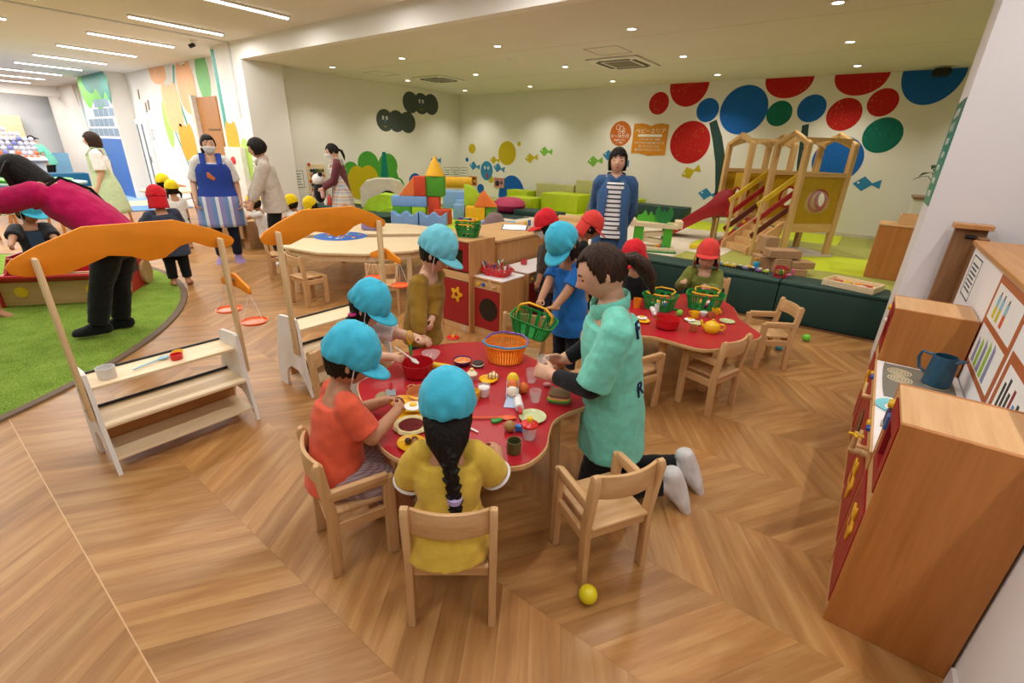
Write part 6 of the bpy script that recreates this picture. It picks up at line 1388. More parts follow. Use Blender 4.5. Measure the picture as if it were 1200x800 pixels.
plate('toy_plate', 'yellow plate with a striped sandwich beside the ice cream stand', on((-1.292, 1.559, 0.461)), .045, '#eeb418')
one(MB().prism([(-.03, -.02), (.03, -.02), (.0, .03)], .022, None, bev=.004), 'toy_sandwich', bands('sandwich_stripe', ['#e6d3a4', '#e6d3a4', '#7a4a26', '#e6d3a4'], 0, 60), 'striped triangular toy sandwich on a yellow plate', 'food', on((-1.291, 1.597, 0.461), .006), .6)
plate('toy_plate', 'pale green round plate near the right edge of the near table', on((-0.927, 1.416, 0.461)), .058, '#c9cf9a', .012)
cp = thing('toy_cupcake', 'toy cupcake with a cream top behind the blue capped girl', 'food', on((-1.365, 1.521, 0.461))); MB().lathe([(0, 0), (.019, 0), (.026, .024), (0, .024)], 24).obj('case', plastic('#c9a9a0'), cp); MB().lathe([(.026, .024), (.028, .03), (.018, .042), (.012, .046), (0, .05)], 24).obj('cream', plastic('#efe2c0'), cp); MB().ball((0, 0, .05), .011, 12, 8).obj('topping', plastic('#eccf86'), cp)
# --- ice cream stand, cups, rolling pin
isd = thing('ice_cream_stand', 'pale blue toy ice cream stand holding three scoops', 'toy', on((-1.081, 1.475, 0.461)), .62); sb = plastic('#a9bcd8', .45)
MB().prism([(-.032, -.055), (.032, -.055), (.024, .06), (-.024, .06)], .004, None).obj('base', sb, isd)
MB().add([(-.036, -.062, .0), (.036, -.062, 0), (.022, -.008, .03), (-.022, -.008, .03), (-.036, -.062, .004), (.036, -.062, .004), (.022, -.006, .034), (-.022, -.006, .034)], [(0, 1, 2, 3), (7, 6, 5, 4), (0, 4, 5, 1), (1, 5, 6, 2), (2, 6, 7, 3), (3, 7, 4, 0)]).obj('ramp', sb, isd, 0)
for s_ in (-1, 1): MB().prism([(-.01, 0), (.075, 0), (.085, .07), (.07, .085), (-.01, .035)], .005, Matrix(((0, 0, 1, s_ * .026 - .0025), (1, 0, 0, 0), (0, 1, 0, 0), (0, 0, 0, 1)))).obj('side', sb, isd, 0)
isd2 = ((.0, .005, .03, '#efe6d2'), (0, .03, .05, '#e2763a'), (0, .056, .07, '#f0c824'))
for i, (x, y, z, c) in enumerate(isd2):
    w2 = Matrix.Translation(isd.location) @ Matrix.Rotation(.62, 4, 'Z') @ V((x, y, z)); sc_ = thing('toy_ice_cream', ('cream white scoop, lowest on the pale blue stand', 'orange scoop in the middle of the pale blue stand', 'yellow scoop, topmost on the pale blue stand')[i], 'food', w2)
    MB().lathe([(0, -.012), (.017, -.012), (.024, .012), (0, .012)], 20).obj('cup', plastic('#e6d8bd'), sc_); MB().lathe([(.027, .010), (.027, .016), (.024, .03), (.014, .041), (0, .044)], 24).obj('scoop', plastic(c, .5), sc_)
def glass(label, loc, r=.022, h=.045, lid=None, fill=None):
    r *= 1.22; h *= 1.28
    t = thing('clear_cup', label, 'cup', loc); MB().lathe(shell([(r * .62, 0), (r * .72, .002), (r * .95, h * .6), (r, h)], .0016), 28).obj('cup', glass_m, t)
    if fill: MB().lathe([(0, .003), (r * .68, .003), (r * .9, h * .6), (r * .92, h * .8), (0, h * .8)], 24).obj('filling', plastic(fill), t)
    if lid: MB().lathe([(0, h + .016), (r * .5, h + .014), (r * 1.06, h + .003), (r * 1.08, h - .006), (r * 1.0, h - .006), (0, h + .002)], 28).obj('lid', plastic(lid[0]), t); MB().lathe([(0, h + .03), (r * .32, h + .03), (r * .4, h + .024), (r * .34, h + .012), (0, h + .012)], 18).obj('lid_knob', plastic(lid[1]), t)
    return t
glass('clear cup filled with white beside the ice cream stand', on((-1.208, 1.428, 0.461)), .024, .045, None, '#e9e4de'); glass('empty clear tumbler right of the rolling pin', on((-1.001, 1.542, 0.461)), .022, .044)
glass('clear cup with a red lid and yellow knob near the green plate', on((-0.854, 1.287, 0.461)), .026, .05, ('#d62a22', '#f0c01c')); glass('clear tumbler held in the hands of the kneeling woman', (-1.035, 1.64, .575), .024, .05); glass('clear tumbler standing under the hands of the kneeling woman', on((-1.125, 1.691, 0.461)), .023, .05)
rpn = thing('rolling_pin', 'white toy rolling pin with red handles on the near table', 'toy', on((-1.033, 1.456, 0.461)), .0); a_ = V((-1.105, 1.524, 0.48)) - V((-0.937, 1.349, 0.48)); a_.normalize()
c_ = V((0, 0, .02)); MB().cyl(c_ - a_ * .05, c_ + a_ * .05, .019, n=24).obj('roller', plastic('#eeeae4'), rpn)
for s_ in (-1, 1): MB().limb([c_ + a_ * s_ * .05, c_ + a_ * s_ * .085], [.008, .009], None).obj('handle', plastic('#c9242a'), rpn)
sw = thing('toy_sandwich', 'brown bread toy sandwich with green lettuce beside the kneeling woman', 'food', on((-0.923, 1.62, 0.461)), .5); sw.scale = (1.2, 1.2, 1.2)
for z, s_, c, nm in ((.0, 1.0, '#7d5b3e', 'bread'), (.012, 1.12, '#4f9a3a', 'lettuce'), (.017, 1.02, '#e8b53a', 'cheese'), (.022, .98, '#d9a58c', 'ham'), (.028, 1.0, '#80603f', 'bread')):
    MB().prism([(x * s_, y * s_) for x, y in spline([(-.035, -.032), (.035, -.032), (.036, .012), (.034, .034), (.012, .03), (-.012, .03), (-.034, .034), (-.036, .012)], 4)], .012 if nm == 'bread' else .005, flat(z), bev=.002).obj(nm, plastic(c, .75), sw)
one(MB().ball((0, 0, .018), (.026, .045, .019), 18, 12), 'toy_potato', plastic('#a08a60', .8), 'brown toy potato in front of the boy in orange', 'food', on((-1.523, 1.098, 0.461)), .7)
kn = thing('toy_knife', 'grey toy cleaver with a red handle near the pan', 'toy', on((-1.547, 1.17, 0.461)), .9); MB().box((0, 0, .004), (.045, .06, .004)).obj('blade', plastic('#8f989d'), kn); MB().limb([(0, .03, .006), (0, .085, .007)], [.007, .008], None).obj('handle', plastic('#b01c22'), kn)
spoon('orange toy spatula lying left of the green plate', (-1.152, 1.219, 0.468), (-0.98, 1.365, 0.468), plastic('#e8602a'), .02, 'spatula'); spoon('white toy spoon beside the tart', (-1.031, 1.184, 0.466), (-1.096, 1.185, 0.466), plastic('#e6e2dc'), .016)
vessel('toy_cup', 'dark olive toy cup by the elbow of the girl in yellow', 'cup', on((-0.846, 1.177, 0.461)), [(.026, 0), (.027, .01), (.027, .05)], plastic('#5b5a2e', .5)); vessel('toy_cup', 'yellow toy cup half hidden beside the girl in the yellow dress', 'cup', on((-1.22, 1.377, 0.461)), [(.02, 0), (.023, .01), (.025, .045)], plastic('#efb81e'))
fruit('brown and cream toy muffin by the orange spatula', on((-0.943, 1.276, 0.461)), .024, '#a9834e', 'toy_muffin'); one(MB().box((0, 0, .014), (.05, .022, .028), bev=.004), 'toy_block', plastic('#2f78c8'), 'blue toy piece behind the red lidded cup', 'toy', on((-0.906, 1.307, 0.461)), .5); one(MB().ball((0, 0, .012), (.02, .014, .012), 12, 8), 'toy_shrimp', plastic('#d99a9a'), 'pink toy piece near the hands of the kneeling woman', 'food', on((-1.037, 1.696, 0.461)), .5)
# --- far table
FT = lambda p, dz=0: (p[0], p[1], TZ + dz)
def fill_basket(bk, label, n=9):
    cols = ('#d83a2a', '#e8b82a', '#7a3a9a', '#efe6d8', '#3f9a4a', '#2f62b8')
    o = None
    for i in range(n):
        a = i * 2.4; r = .045 * math.sqrt((i + .5) / n); p = bk.matrix_world if False else Matrix.Translation(bk.location) @ Matrix.Rotation(bk.rotation_euler.z, 4, 'Z') @ V((r * 1.3 * math.cos(a), r * .9 * math.sin(a), .006 + .016 * (i % 2)))
        fruit(label % ('red', 'yellow', 'purple', 'cream', 'green', 'blue')[i % 6] + ', ' + ('at the bottom', 'in the upper layer')[i % 2] + (' ' if i < 6 else ' at the rim side'), tuple(p), .018, cols[i % 6], 'toy_food', 'food', 'play food in the baskets')
b1 = basket('green slatted shopping basket with folded yellow handles, left one on the far table', FT((-1.089, 3.29, 0.461)), -.05, '#178a3c', '#efb01e', .23, .19, .11); b2 = basket('green slatted shopping basket with folded yellow handles in front of the boy in olive', FT((-0.834, 3.525, 0.461)), .15, '#178a3c', '#efb01e', .26, .20, .115)
fill_basket(b1, '%s play food in the left green basket', 6); fill_basket(b2, '%s play food in the right green basket', 6)
vessel('mixing_bowl', 'red toy bowl with a green spoon on the far table', 'bowl', FT((-0.892, 2.91, 0.461)), [(.052, 0), (.068, .01), (.080, .07)], plastic('#c9191f')); spoon('green spoon standing in the red bowl on the far table', V((-0.96, 2.825, 0.55)), V((-0.899, 2.921, 0.48)), plastic('#1f7a3a'), .014)
tp = thing('toy_teapot', 'yellow toy teapot on the far red table', 'teapot', FT((-0.641, 3.03, 0.461)), .4); yp = plastic('#f0be1a', .35)
MB().lathe([(0, 0), (.034, 0), (.05, .02), (.052, .04), (.042, .06), (.03, .066), (.026, .064), (0, .066)], 32).obj('body', yp, tp); MB().lathe([(.03, .066), (.02, .074), (.008, .078), (.009, .088), (0, .09)], 24).obj('lid', yp, tp)
MB().limb([(-.045, 0, .03), (-.062, 0, .045), (-.070, 0, .072)], [.012, .009, .007], None, (0, 1, 0)).obj('spout', yp, tp); MB().ring([(.045, 0, .055), (.07, 0, .056), (.078, 0, .038), (.066, 0, .02), (.045, 0, .018)], .007, 8).obj('handle', yp, tp)
def mug(label, loc, col, rz=0):
    t = thing('toy_mug', label, 'cup', loc, rz); MB().lathe(shell([(.022, 0), (.026, .01), (.029, .045)]), 26).obj('cup', plastic(col), t); MB().ring([(.027, 0, .038), (.042, 0, .036), (.044, 0, .022), (.025, 0, .014)], .0045, 8).obj('handle', plastic(col), t)
mug('yellow toy mug left of the teapot on the far table', FT((-0.815, 3.256, 0.461)), '#f0be1a', 3.0); mug('yellow toy mug behind the teapot on the far table', FT((-0.724, 3.439, 0.461)), '#f0be1a', -.4)
vessel('toy_cup', 'terracotta toy cup in front of the teapot', 'cup', FT((-0.736, 2.965, 0.461)), [(.02, 0), (.023, .008), (.027, .04)], plastic('#b86a44')); vessel('toy_cup', 'terracotta toy cup behind the teapot', 'cup', FT((-0.726, 3.336, 0.461)), [(.02, 0), (.023, .008), (.027, .04)], plastic('#b86a44'))
plate('toy_plate', 'pale green plate right of the teapot on the far table', FT((-0.613, 3.319, 0.461)), .05, '#c2c790', .008); plate('toy_plate', 'pale green plate under the fried egg on the far table', FT((-0.77, 3.13, 0.461)), .05, '#c2c790', .008); egg('toy fried egg on a green plate in front of the teapot', FT((-0.819, 3.156, 0.461), .01)); 
plate('toy_plate', 'yellow plate with an egg beside the helper on the far table', FT((-1.059, 2.914, 0.461)), .048, '#eeb418'); egg('toy fried egg on the yellow plate on the far table', FT((-1.085, 2.961, 0.461), .012))
rp2 = thing('rolling_pin', 'white toy rolling pin on the far red table', 'toy', FT((-1.076, 3.142, 0.461))); a_ = V((-1.129, 3.201, 0.48)) - V((-0.994, 2.971, 0.48)); a_.normalize(); MB().cyl(c_ - a_ * .05, c_ + a_ * .05, .018, n=20).obj('roller', plastic('#eeeae4'), rp2)
for s_ in (-1, 1): MB().limb([c_ + a_ * s_ * .05, c_ + a_ * s_ * .08], [.008, .009], None).obj('handle', plastic('#eeeae4'), rp2)
vessel('toy_cup', 'white toy cup beside the left green basket', 'cup', FT((-1.075, 3.221, 0.461)), [(.019, 0), (.021, .01), (.026, .055)], plastic('#eeeae4')); fruit('light green toy fruit between the two green baskets', FT((-0.911, 3.217, 0.461)), .024, '#7fc03a', 'toy_apple'); leafpiece('dark green toy leaf beside the light green fruit', FT((-0.987, 3.33, 0.461)), .5, '#1f7a3a', .025)
vessel('toy_cup', 'orange toy cup at the left edge of the far table', 'cup', FT((-1.222, 3.194, 0.461)), [(.024, 0), (.027, .02), (.03, .07)], plastic('#e8871e')); vessel('toy_cup', 'white toy cup with a round hole pattern left of the second mug', 'cup', FT((-0.779, 3.337, 0.461)), [(.018, 0), (.022, .008), (.028, .03)], plastic('#e9e4dc'))
# --- balls on the floor
for (x, y), c, l in (((-.47, 1.147), '#e0cf1a', 'yellow play ball on the floor below the empty near chair'), ((-.35, 4.323), '#3fa9c4', 'blue play ball on the floor right of the far chair'), ((-.192, 4.727), '#6fc832', 'green play ball on the floor near the dark green bench'), ((-.919, 2.955), '#d8b24a', 'yellow play ball on the floor under the far table')):
    one(MB().ball((0, 0, .034), .034, 24, 16), 'play_ball', plastic(c, .4), l, 'ball', (x, y, 0))
o = MB().lathe([(0, .012), (.05, .012), (.056, .006), (.05, 0), (0, 0)], 28).obj('toy_disc', plastic('#d6281f')); o.location = (-2.611, 2.669, 0); tag(o, 'red toy lid with a yellow knob lying on the floor by the kitchen', 'lid'); MB().lathe([(0, .026), (.012, .025), (.014, .012), (0, .012)], 16).obj('knob', plastic('#f0c01c'), o)
glass('clear cup lying on the floor by the red lid', (-2.646, 2.858, 0), .022, .045)
# --- stall goods
SZ = .4335
tin = vessel('tin_cup', 'small grey white tin cup on the left end of the nearest stall', 'cup', (-2.74, .43, SZ), [(.034, 0), (.036, .004), (.038, .055)], plastic('#d9d6d2', .4)); 
spoon('pale blue toy scoop on the nearest stall shelf', (-2.73, .53, SZ + .008), (-2.79, .70, SZ + .010), plastic('#8fc0d4'), .022, 'scoop')
vessel('toy_pot', 'small red toy pot on the nearest stall shelf', 'pot', (-2.735, .72, SZ), [(.026, 0), (.028, .004), (.029, .028)], plastic('#d8281f')); vessel('toy_cup', 'small yellow toy cup behind the red pot on the nearest stall', 'cup', (-2.79, .745, SZ), [(.018, 0), (.022, .006), (.026, .022)], plastic('#efb81e'))
# --- centre kitchen goods
bs = []
for i in range(2): bs.append(basket(('green slatted shopping basket, lower of the stack on the kitchen tower', 'green shopping basket with yellow handles, topmost on the kitchen tower')[i], (-2.76, 3.03, .808 + .035 * i), .45, '#178a3c', '#efb01e', .21, .15, .09))
for i, c in enumerate(('#5a2a7a', '#3f9a3a', '#e8902a')): one(MB().limb([(-.05, 0, .01), (.05, 0, .012)], [.012, .012], None), 'toy_scoop', plastic(c), '%s plastic toy piece lying in the top basket on the kitchen tower' % ('purple', 'green', 'orange')[i], 'toy', (-2.76 + .03 * i - .03, 3.02 + .02 * i, .93 + .012), .4 + i)
tray = basket('red slatted tray of toy cutlery on the white washing machine top', (-2.45, 3.06, .516), .12, '#d0242a', '#d0242a', .26, .19, .05, 'cutlery_tray', 'rim')
rng = random.Random(4)
for i in range(16):
    c, nm = (('#e9e6e0', 'white'), ('#2f62b8', 'blue'), ('#2f8a3c', 'green'), ('#d0242a', 'red'), ('#8a8378', 'grey'))[i % 5]; x, y = -2.45 + .2 * (i / 15 - .5), 3.06 + .03 * ((i % 3) - 1)
    s_ = spoon('%s toy cutlery piece, %s from the left in the red tray' % (nm, ORD[i]), (x, y, .53), (x + rng.uniform(-.05, .05), y + rng.uniform(-.03, .05), .60 + rng.uniform(0, .05)), plastic(c), .012, 'toy_cutlery'); s_['group'] = 'toy cutlery in the red tray'
vessel('toy_jar', 'small white and red jar on the toy oven', 'jar', (-2.52, 3.55, .516), [(.028, 0), (.03, .005), (.03, .05)], plastic('#c9414a')); vessel('toy_bowl', 'turquoise bowl at the hand of the blue shirted child', 'bowl', (-2.45, 3.85, .516), [(.04, 0), (.06, .01), (.07, .04)], plastic('#3fb0b8')); vessel('toy_bowl', 'purple bowl beside the turquoise bowl on the toy oven', 'bowl', (-2.40, 3.72, .516), [(.03, 0), (.045, .01), (.05, .035)], plastic('#5a2a7a')); one(MB().lathe([(0, .05), (.02, .05), (.024, .046), (.024, 0), (0, 0)], 18), 'wood_tap', beech, 'round wooden peg standing on the toy oven', 'toy', (-2.56, 3.93, .516))
tb = thing('tablet', 'tablet computer with a bright white screen on the low beech cabinet', 'tablet', (-2.98, 4.0, .752), .55); MB().box((0, 0, .008), (.27, .20, .012), (.12, 0, 0), bev=.003).obj('case', plastic('#4a3f38'), tb); MB().box((0, 0, .0155), (.24, .17, .002), (.12, 0, 0)).obj('screen', glow('tablet_screen', '#e9edf2', .5), tb)
sn = thing('snack_rack', 'small rack of yellow and blue packets behind the tablet', 'rack', (-2.86, 4.26, .752), .55)
for i in range(8): MB().box((-.13 + .037 * i, .0, .03 + .015 * (i % 2)), (.03, .03, .06)).obj('packet', plastic(('#e2b82a', '#3a62b0', '#d8d2c8')[i % 3]), sn, 0)
tp_ = thing('wooden_tap', 'wooden toy tap with a yellow cross handle on the right kitchen front', 'toy tap', (.215, 2.02, .47)); MB().cyl((0, 0, 0), (-.06, 0, .0), .014).obj('spout', beech, tp_); MB().cyl((-.05, 0, -.01), (-.05, 0, .06), .010).obj('post', beech, tp_)
for a in range(2): MB().box((-.05, 0, .068), (.05 if a else .012, .012 if a else .05, .008), bev=.002).obj('cross_handle', plastic('#e0b020'), tp_)

# ------------------------------------------------------------------ things on the platform and the benches
PF = PZ + .001
def block(label, p, size, col, rz=0, z=PF, name='soft_block', grp=None): return one(MB().box((0, 0, size[2] / 2), size, bev=.012, seg=2), name, m_('foam_' + col[1:], col, .6, .3, var=.03), label, 'block', (p[0], p[1], z), rz, grp)
BL, RD, GN, YL, OR = '#7ea7d6', '#cf4a2a', '#4f9a2a', '#e9b020', '#ec7a3a'
LG = '#a9cf2a'
R_ = math.radians(-35)
# left castle of blocks (positions worked out on the mat)
A = V((-5.59, 5.127, 0.36)); u = V((math.cos(R_ + .9), math.sin(R_ + .9), 0)); uu = V((.80, .60, 0))
def at(dx, dy): return (A.x + uu.x * dx - uu.y * dy, A.y + uu.y * dx + uu.x * dy)
RZ = math.atan2(.60, .80)
def wave(label, p, L_, n=4):
    pts = [(-L_ / 2, 0), (L_ / 2, 0)] + [(L_ / 2 - L_ * i / 48, .20 + .03 * math.cos(2 * PI * n * i / 48)) for i in range(49)]
    return one(MB().prism(pts, .2, Matrix(((1, 0, 0, 0), (0, 0, -1, .1), (0, 1, 0, 0), (0, 0, 0, 1))), bev=.006), 'wave_block', m_('foam_blue', BL, .6), label, 'block', (p[0], p[1], PF), RZ)
wave('pale blue wave topped foam block above the lime bench, left piece', at(-.30, .02), .42, 2); wave('pale blue wave topped foam block above the lime bench, right piece', at(.14, .02), .42, 2)
block('green foam block, left, under the pale blue slab', at(-.40, .30), (.30, .2, .28), GN, RZ); block('lime foam block under the right end of the pale blue slab', at(-.13, .30), (.22, .2, .28), LG, RZ)
block('pale blue foam slab lying on the green and lime blocks', at(-.28, .30), (.56, .2, .16), BL, RZ, PF + .282); one(MB().prism([(-.14, 0), (.11, 0), (.11, .3)], .2, Matrix(((1, 0, 0, 0), (0, 0, -1, .1), (0, 1, 0, 0), (0, 0, 0, 1))), bev=.008), 'wedge_block', m_('foam_orange', OR, .6), 'orange foam wedge on the pale blue slab', 'block', (*at(-.30, .32), PF + .445), RZ)
block('red foam cube on the pale blue slab', at(-.10, .32), (.18, .2, .30), '#cf4a2a', RZ, PF + .445); block('red foam column behind the round red block', at(.10, .36), (.19, .2, .44), RD, RZ); block('green foam cube under the yellow cone', at(.13, .38), (.28, .26, .30), GN, RZ, PF + .445)
one(MB().lathe([(0, 0), (.15, 0), (.155, .01), (.01, .30), (0, .305)], 36), 'cone_block', m_('foam_yellow', YL, .6), 'yellow foam cone on top of the block castle', 'block', (*at(.12, .38), PF + .747)); one(MB().lathe([(0, 0), (.14, 0), (.145, .01), (.145, .25), (.135, .26), (0, .26)], 32), 'round_block', m_('foam_red', RD, .6), 'red round foam block in front of the castle', 'block', (*at(.26, .20), PF))
B = V((-5.607, 6.324, 0.36))
def bt(dx, dy): return (B.x + uu.x * dx - uu.y * dy, B.y + uu.y * dx + uu.x * dy)
block('pale blue foam cube in the right block group', bt(-.28, .1), (.2, .2, .25), BL, RZ); block('yellow foam block under the green arch piece', bt(.02, .0), (.34, .22, .24), YL, RZ); block('green foam cube under the orange prism', bt(.30, .02), (.2, .2, .24), GN, RZ)
one(MB().prism([(-.19, 0), (.19, 0), (.19, .02), (-.04, .26), (-.04, .27), (-.10, .21), (-.19, .02)], .22, Matrix(((1, 0, 0, 0), (0, 0, -1, .1), (0, 1, 0, 0), (0, 0, 0, 1))), bev=.006), 'prism_block', m_('foam_orange', OR, .6), 'orange foam roof prism on the right block group', 'block', (*bt(.20, .0), PF + .245), RZ)
one(MB().prism([(-.15, 0), (.17, 0)] + [(-.15 + .32 * math.cos(a * PI / 24), .38 * math.sin(a * PI / 24)) for a in range(1, 13)], .22, Matrix(((1, 0, 0, 0), (0, 0, -1, .1), (0, 1, 0, 0), (0, 0, 0, 1))), bev=.006), 'quarter_block', m_('foam_lime', LG, .6), 'lime quarter round foam block behind the orange roof prism', 'block', (*bt(-.05, .28), PF + .2), RZ)
block('low orange foam block behind the lime quarter round', bt(-.20, .55), (.3, .2, .2), OR, RZ); block('pale blue foam step block by the back wall', (-7.171, 7.535, 0.36), (.55, .5, .34), BL, RZ); block('lower pale blue foam step in front of the step block', (-6.721, 7.367, 0.36), (.45, .3, .2), BL, RZ)
one(MB().cyl((-.35, 0, .12), (.35, 0, .12), .12, n=28), 'roll_block', m_('foam_yellow', YL, .6), 'yellow foam roll in front of the paper notices', 'block', (*(-7.534, 7.889, 0.36)[:2], PF + .36), RZ)
block('lime foam wedge beside the back step blocks', (-6.819, 8.889, 0.36), (.5, .4, .1), LG, RZ); block('pale blue foam slab on the cream mat behind the green baskets', (-4.553, 5.671, 0.36), (.52, .26, .15), BL, RZ - .15)
tn = thing('foam_tunnel', 'grey foam tunnel block with a round opening by the painted bush', 'block', (-7.962, 6.206, 0.36), RZ + .25); pts = [(-.42, 0), (-.42, .40), (-.3, .53), (-.1, .58), (.2, .58), (.36, .53), (.44, .40), (.44, 0), (.28, 0)] + [(.1 + .18 * math.cos(a), .17 + .2 * math.sin(a)) for a in [PI * i / 12 for i in range(13)]] + [(-.08, 0)]
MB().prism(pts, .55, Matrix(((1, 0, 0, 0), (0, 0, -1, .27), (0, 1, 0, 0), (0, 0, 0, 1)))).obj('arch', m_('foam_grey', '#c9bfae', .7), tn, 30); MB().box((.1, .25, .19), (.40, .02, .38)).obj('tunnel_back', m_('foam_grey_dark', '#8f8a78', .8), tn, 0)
one(MB().prism([(-.25, 0), (.25, 0), (.25, .2), (.1, .32), (-.1, .34), (-.25, .3)], .4, Matrix(((1, 0, 0, 0), (0, 0, -1, .2), (0, 1, 0, 0), (0, 0, 0, 1)))), 'foam_hill', m_('foam_yellow', YL, .6), 'yellow foam block right of the grey tunnel', 'block', (-7.287, 6.383, 0.36), RZ)
one(MB().prism([(-.33, 0), (.33, 0), (.33, .26), (.2, .34), (0, .36), (-.2, .28), (-.33, .1)], .4, Matrix(((1, 0, 0, 0), (0, 0, -1, .2), (0, 1, 0, 0), (0, 0, 0, 1)))), 'foam_hill', m_('foam_lime', LG, .6), 'lime foam hill left of the grey tunnel', 'block', ((-7.339, 5.46, 0.36)[0], (-7.339, 5.46, 0.36)[1] + .25, PF), RZ)
one(MB().prism([(-.5, 0), (.5, 0), (.5, .1), (.3, .14), (.05, .08), (-.25, .14), (-.5, .06)], .4, Matrix(((1, 0, 0, 0), (0, 0, -1, .2), (0, 1, 0, 0), (0, 0, 0, 1)))), 'foam_hill', m_('foam_lime', LG, .6), 'low wavy lime foam piece in front of the grey tunnel', 'block', ((-6.932, 5.779, 0.36)[0], (-6.932, 5.779, 0.36)[1] + .12, PF), RZ)
for p, c, l in (((-6.587, 5.299, 0.36), '#7a2a4a', 'small dark red toy figure on the lime edge'), ((-6.496, 5.41, 0.36), '#e8c02a', 'small yellow toy figure on the lime edge')): one(MB().lathe([(0, 0), (.07, 0), (.06, .05), (.03, .08), (.035, .11), (0, .14)], 18), 'toy_figure', plastic(c), l, 'toy', p)
one(MB().lathe([(0, 0), (.12, .0), (.22, .02), (.29, .07), (.325, .15), (.29, .23), (.22, .28), (.12, .3), (0, .29)], 36), 'pouffe', m_('foam_pink', '#b3305a', .5), 'round pink pouffe on the dark mat near the lime steps', 'pouffe', (-5.901, 7.729, 0.36))
for p, s_, l in (((-6.174, 8.611, 0.36), (.7, .5, .24), 'lime foam step block, nearest to the pink pouffe'), ((-5.302, 8.987, 0.36), (.9, .7, .36), 'large lime foam block behind the red capped children'), ((-6.75, 9.3), (.6, .4, .32), 'lime foam block against the back wall'), ((-4.082, 9.35, 0.568), (.6, .45, .34), 'lime foam block right of the woman in the denim jacket')): block(l, p, s_, '#b4c81f', RZ - .65)
for p, s_, l in (((-5.9, 9.5), (1.0, .25, .5), 'pale olive padded backrest behind the lime blocks'), ((-4.75, 9.5), (1.2, .25, .62), 'taller pale olive padded backrest behind the woman in denim')): block(l, p, s_, '#b9b57a', 0)
for p, s_, l in (((-5.192, 7.769, 0.36), (.9, .5, .1), 'dark green foam slab on the mat right of the pink pouffe'), ((-3.312, 9.1, 0.555), (1.1, .45, .28), 'dark green foam block behind the green toy ball run')): block(l, p, s_, '#223f39', RZ - .65)
bp_ = thing('backpack', 'brown mauve backpack lying behind the green baskets', 'bag', ((-4.339, 5.327, 0.36)[0], (-4.339, 5.327, 0.36)[1], PF), .3); MB().limb([(0, 0, .02), (0, 0, .16), (0, .02, .27)], [.17, .19, .12], [.11, .12, .08], (1, 0, 0), 18).obj('body', fabric('#8a7270'), bp_); MB().limb([(0, -.12, .05), (0, -.12, .13)], [.12, .12], [.04, .04], (1, 0, 0), 14).obj('pocket', fabric('#7d6664'), bp_); MB().ring([(-.04, 0, .33), (-.03, 0, .37), (.03, 0, .37), (.04, 0, .33)], .008, 6).obj('loop', fabric('#7d6664'), bp_)
wk = thing('push_walker', 'wooden push along walker with grey handles behind the red capped children', 'toy', (-3.916, 6.791, 0.36), .5)
MB().box((0, 0, .12), (.42, .28, .16), bev=.01).obj('box', oak_x, wk)
for x, y in ((-.17, -.16), (.17, -.16), (-.17, .16), (.17, .16)): MB().cyl((x, y - .015, .07), (x, y + .015, .07), .07, n=22).obj('wheel', plastic('#e9e6e2'), wk); MB().cyl((x, y - .018, .07), (x, y + .018, .07), .025, n=12).obj('hub', dark, wk)
for y in (-.12, .12): MB().limb([(.2, y, .1), (.3, y, .5)], [.015, .015], None).obj('handle_bar', m_('grey_bar', '#6f7276', .4), wk)
MB().cyl((.3, -.14, .5), (.3, .14, .5), .016).obj('grip', m_('grey_bar', '#6f7276', .4), wk)
br2 = thing('ball_run', 'wooden ball run toy with green side panels and leaf tops', 'toy', (-2.22, 6.02, PF), .45); gm = plastic('#4fae2a', .5); gd = plastic('#1f7a34', .5); YR = lambda y: Matrix(((1, 0, 0, 0), (0, 0, -1, y), (0, 1, 0, 0), (0, 0, 0, 1)))
MB().box((0, 0, .03), (.56, .24, .05), bev=.006).obj('base_tray', pine, br2); MB().box((.1, -.02, .006), (.40, .34, .012)).obj('green_foot', gd, br2)
for x in (-.19, .17):
    for y in (-.09, .11): MB().prism([(x - .055, .05), (x - .02, .05), (x, .09), (x + .02, .05), (x + .055, .05), (x + .06, .36), (x - .05, .36)], .018, YR(y)).obj('side_panel', gm, br2, 0)
for i, (z, t_, w) in enumerate(((.13, .10, .36), (.21, -.10, .32), (.33, .03, .54))): MB().box((.0 if i != 2 else .02, 0, z), (w, .15 if i < 2 else .26, .055), (0, t_, 0), bev=.004).obj('ramp', pine, br2)
for x in (-.28, .30): MB().box((x, 0, .35), (.08, .22, .09), bev=.005).obj('end_block', pine, br2)
MB().prism(spline([(-.2, 0), (.1, 0), (.1, .09), (.05, .07), (.02, .13), (-.02, .08), (-.06, .13), (-.09, .07), (-.13, .14), (-.17, .09), (-.22, .07)], 4), .02, Matrix(((1, 0, 0, 0), (0, 0, -1, .03), (0, 1, 0, .36), (0, 0, 0, 1)))).obj('leaf_top', gm, br2, 0)
MB().prism(spline([(.05, 0), (.15, 0), (.21, .09), (.18, .2), (.13, .13), (.1, .16), (.07, .13), (.02, .2), (-.01, .09)], 4), .02, Matrix(((1, 0, 0, 0), (0, 0, -1, -.02), (0, 1, 0, .36), (0, 0, 0, 1)))).obj('tulip_top', gd, br2, 0)
for i, (x, c) in enumerate(((.06, '#e8c02a'), (.10, '#e8702a'), (.14, '#2f62b8'), (.17, '#2f8a3c'))): one(MB().ball((0, 0, .02), .02, 14, 10), 'wooden_ball', plastic(c), '%s small ball on the ball run tray' % ('yellow', 'orange', 'blue', 'green')[i], 'ball', (-2.22 + x * .945 + .025, 6.02 + x * .325 - .07, PF + .055))
one(MB().box((0, 0, .03), (.12, .08, .06), bev=.01), 'toy_block', plastic('#e8c81e'), 'small yellow block on the cream mat below the red slide', 'block', (-1.828, 6.575, 0.36), .3)
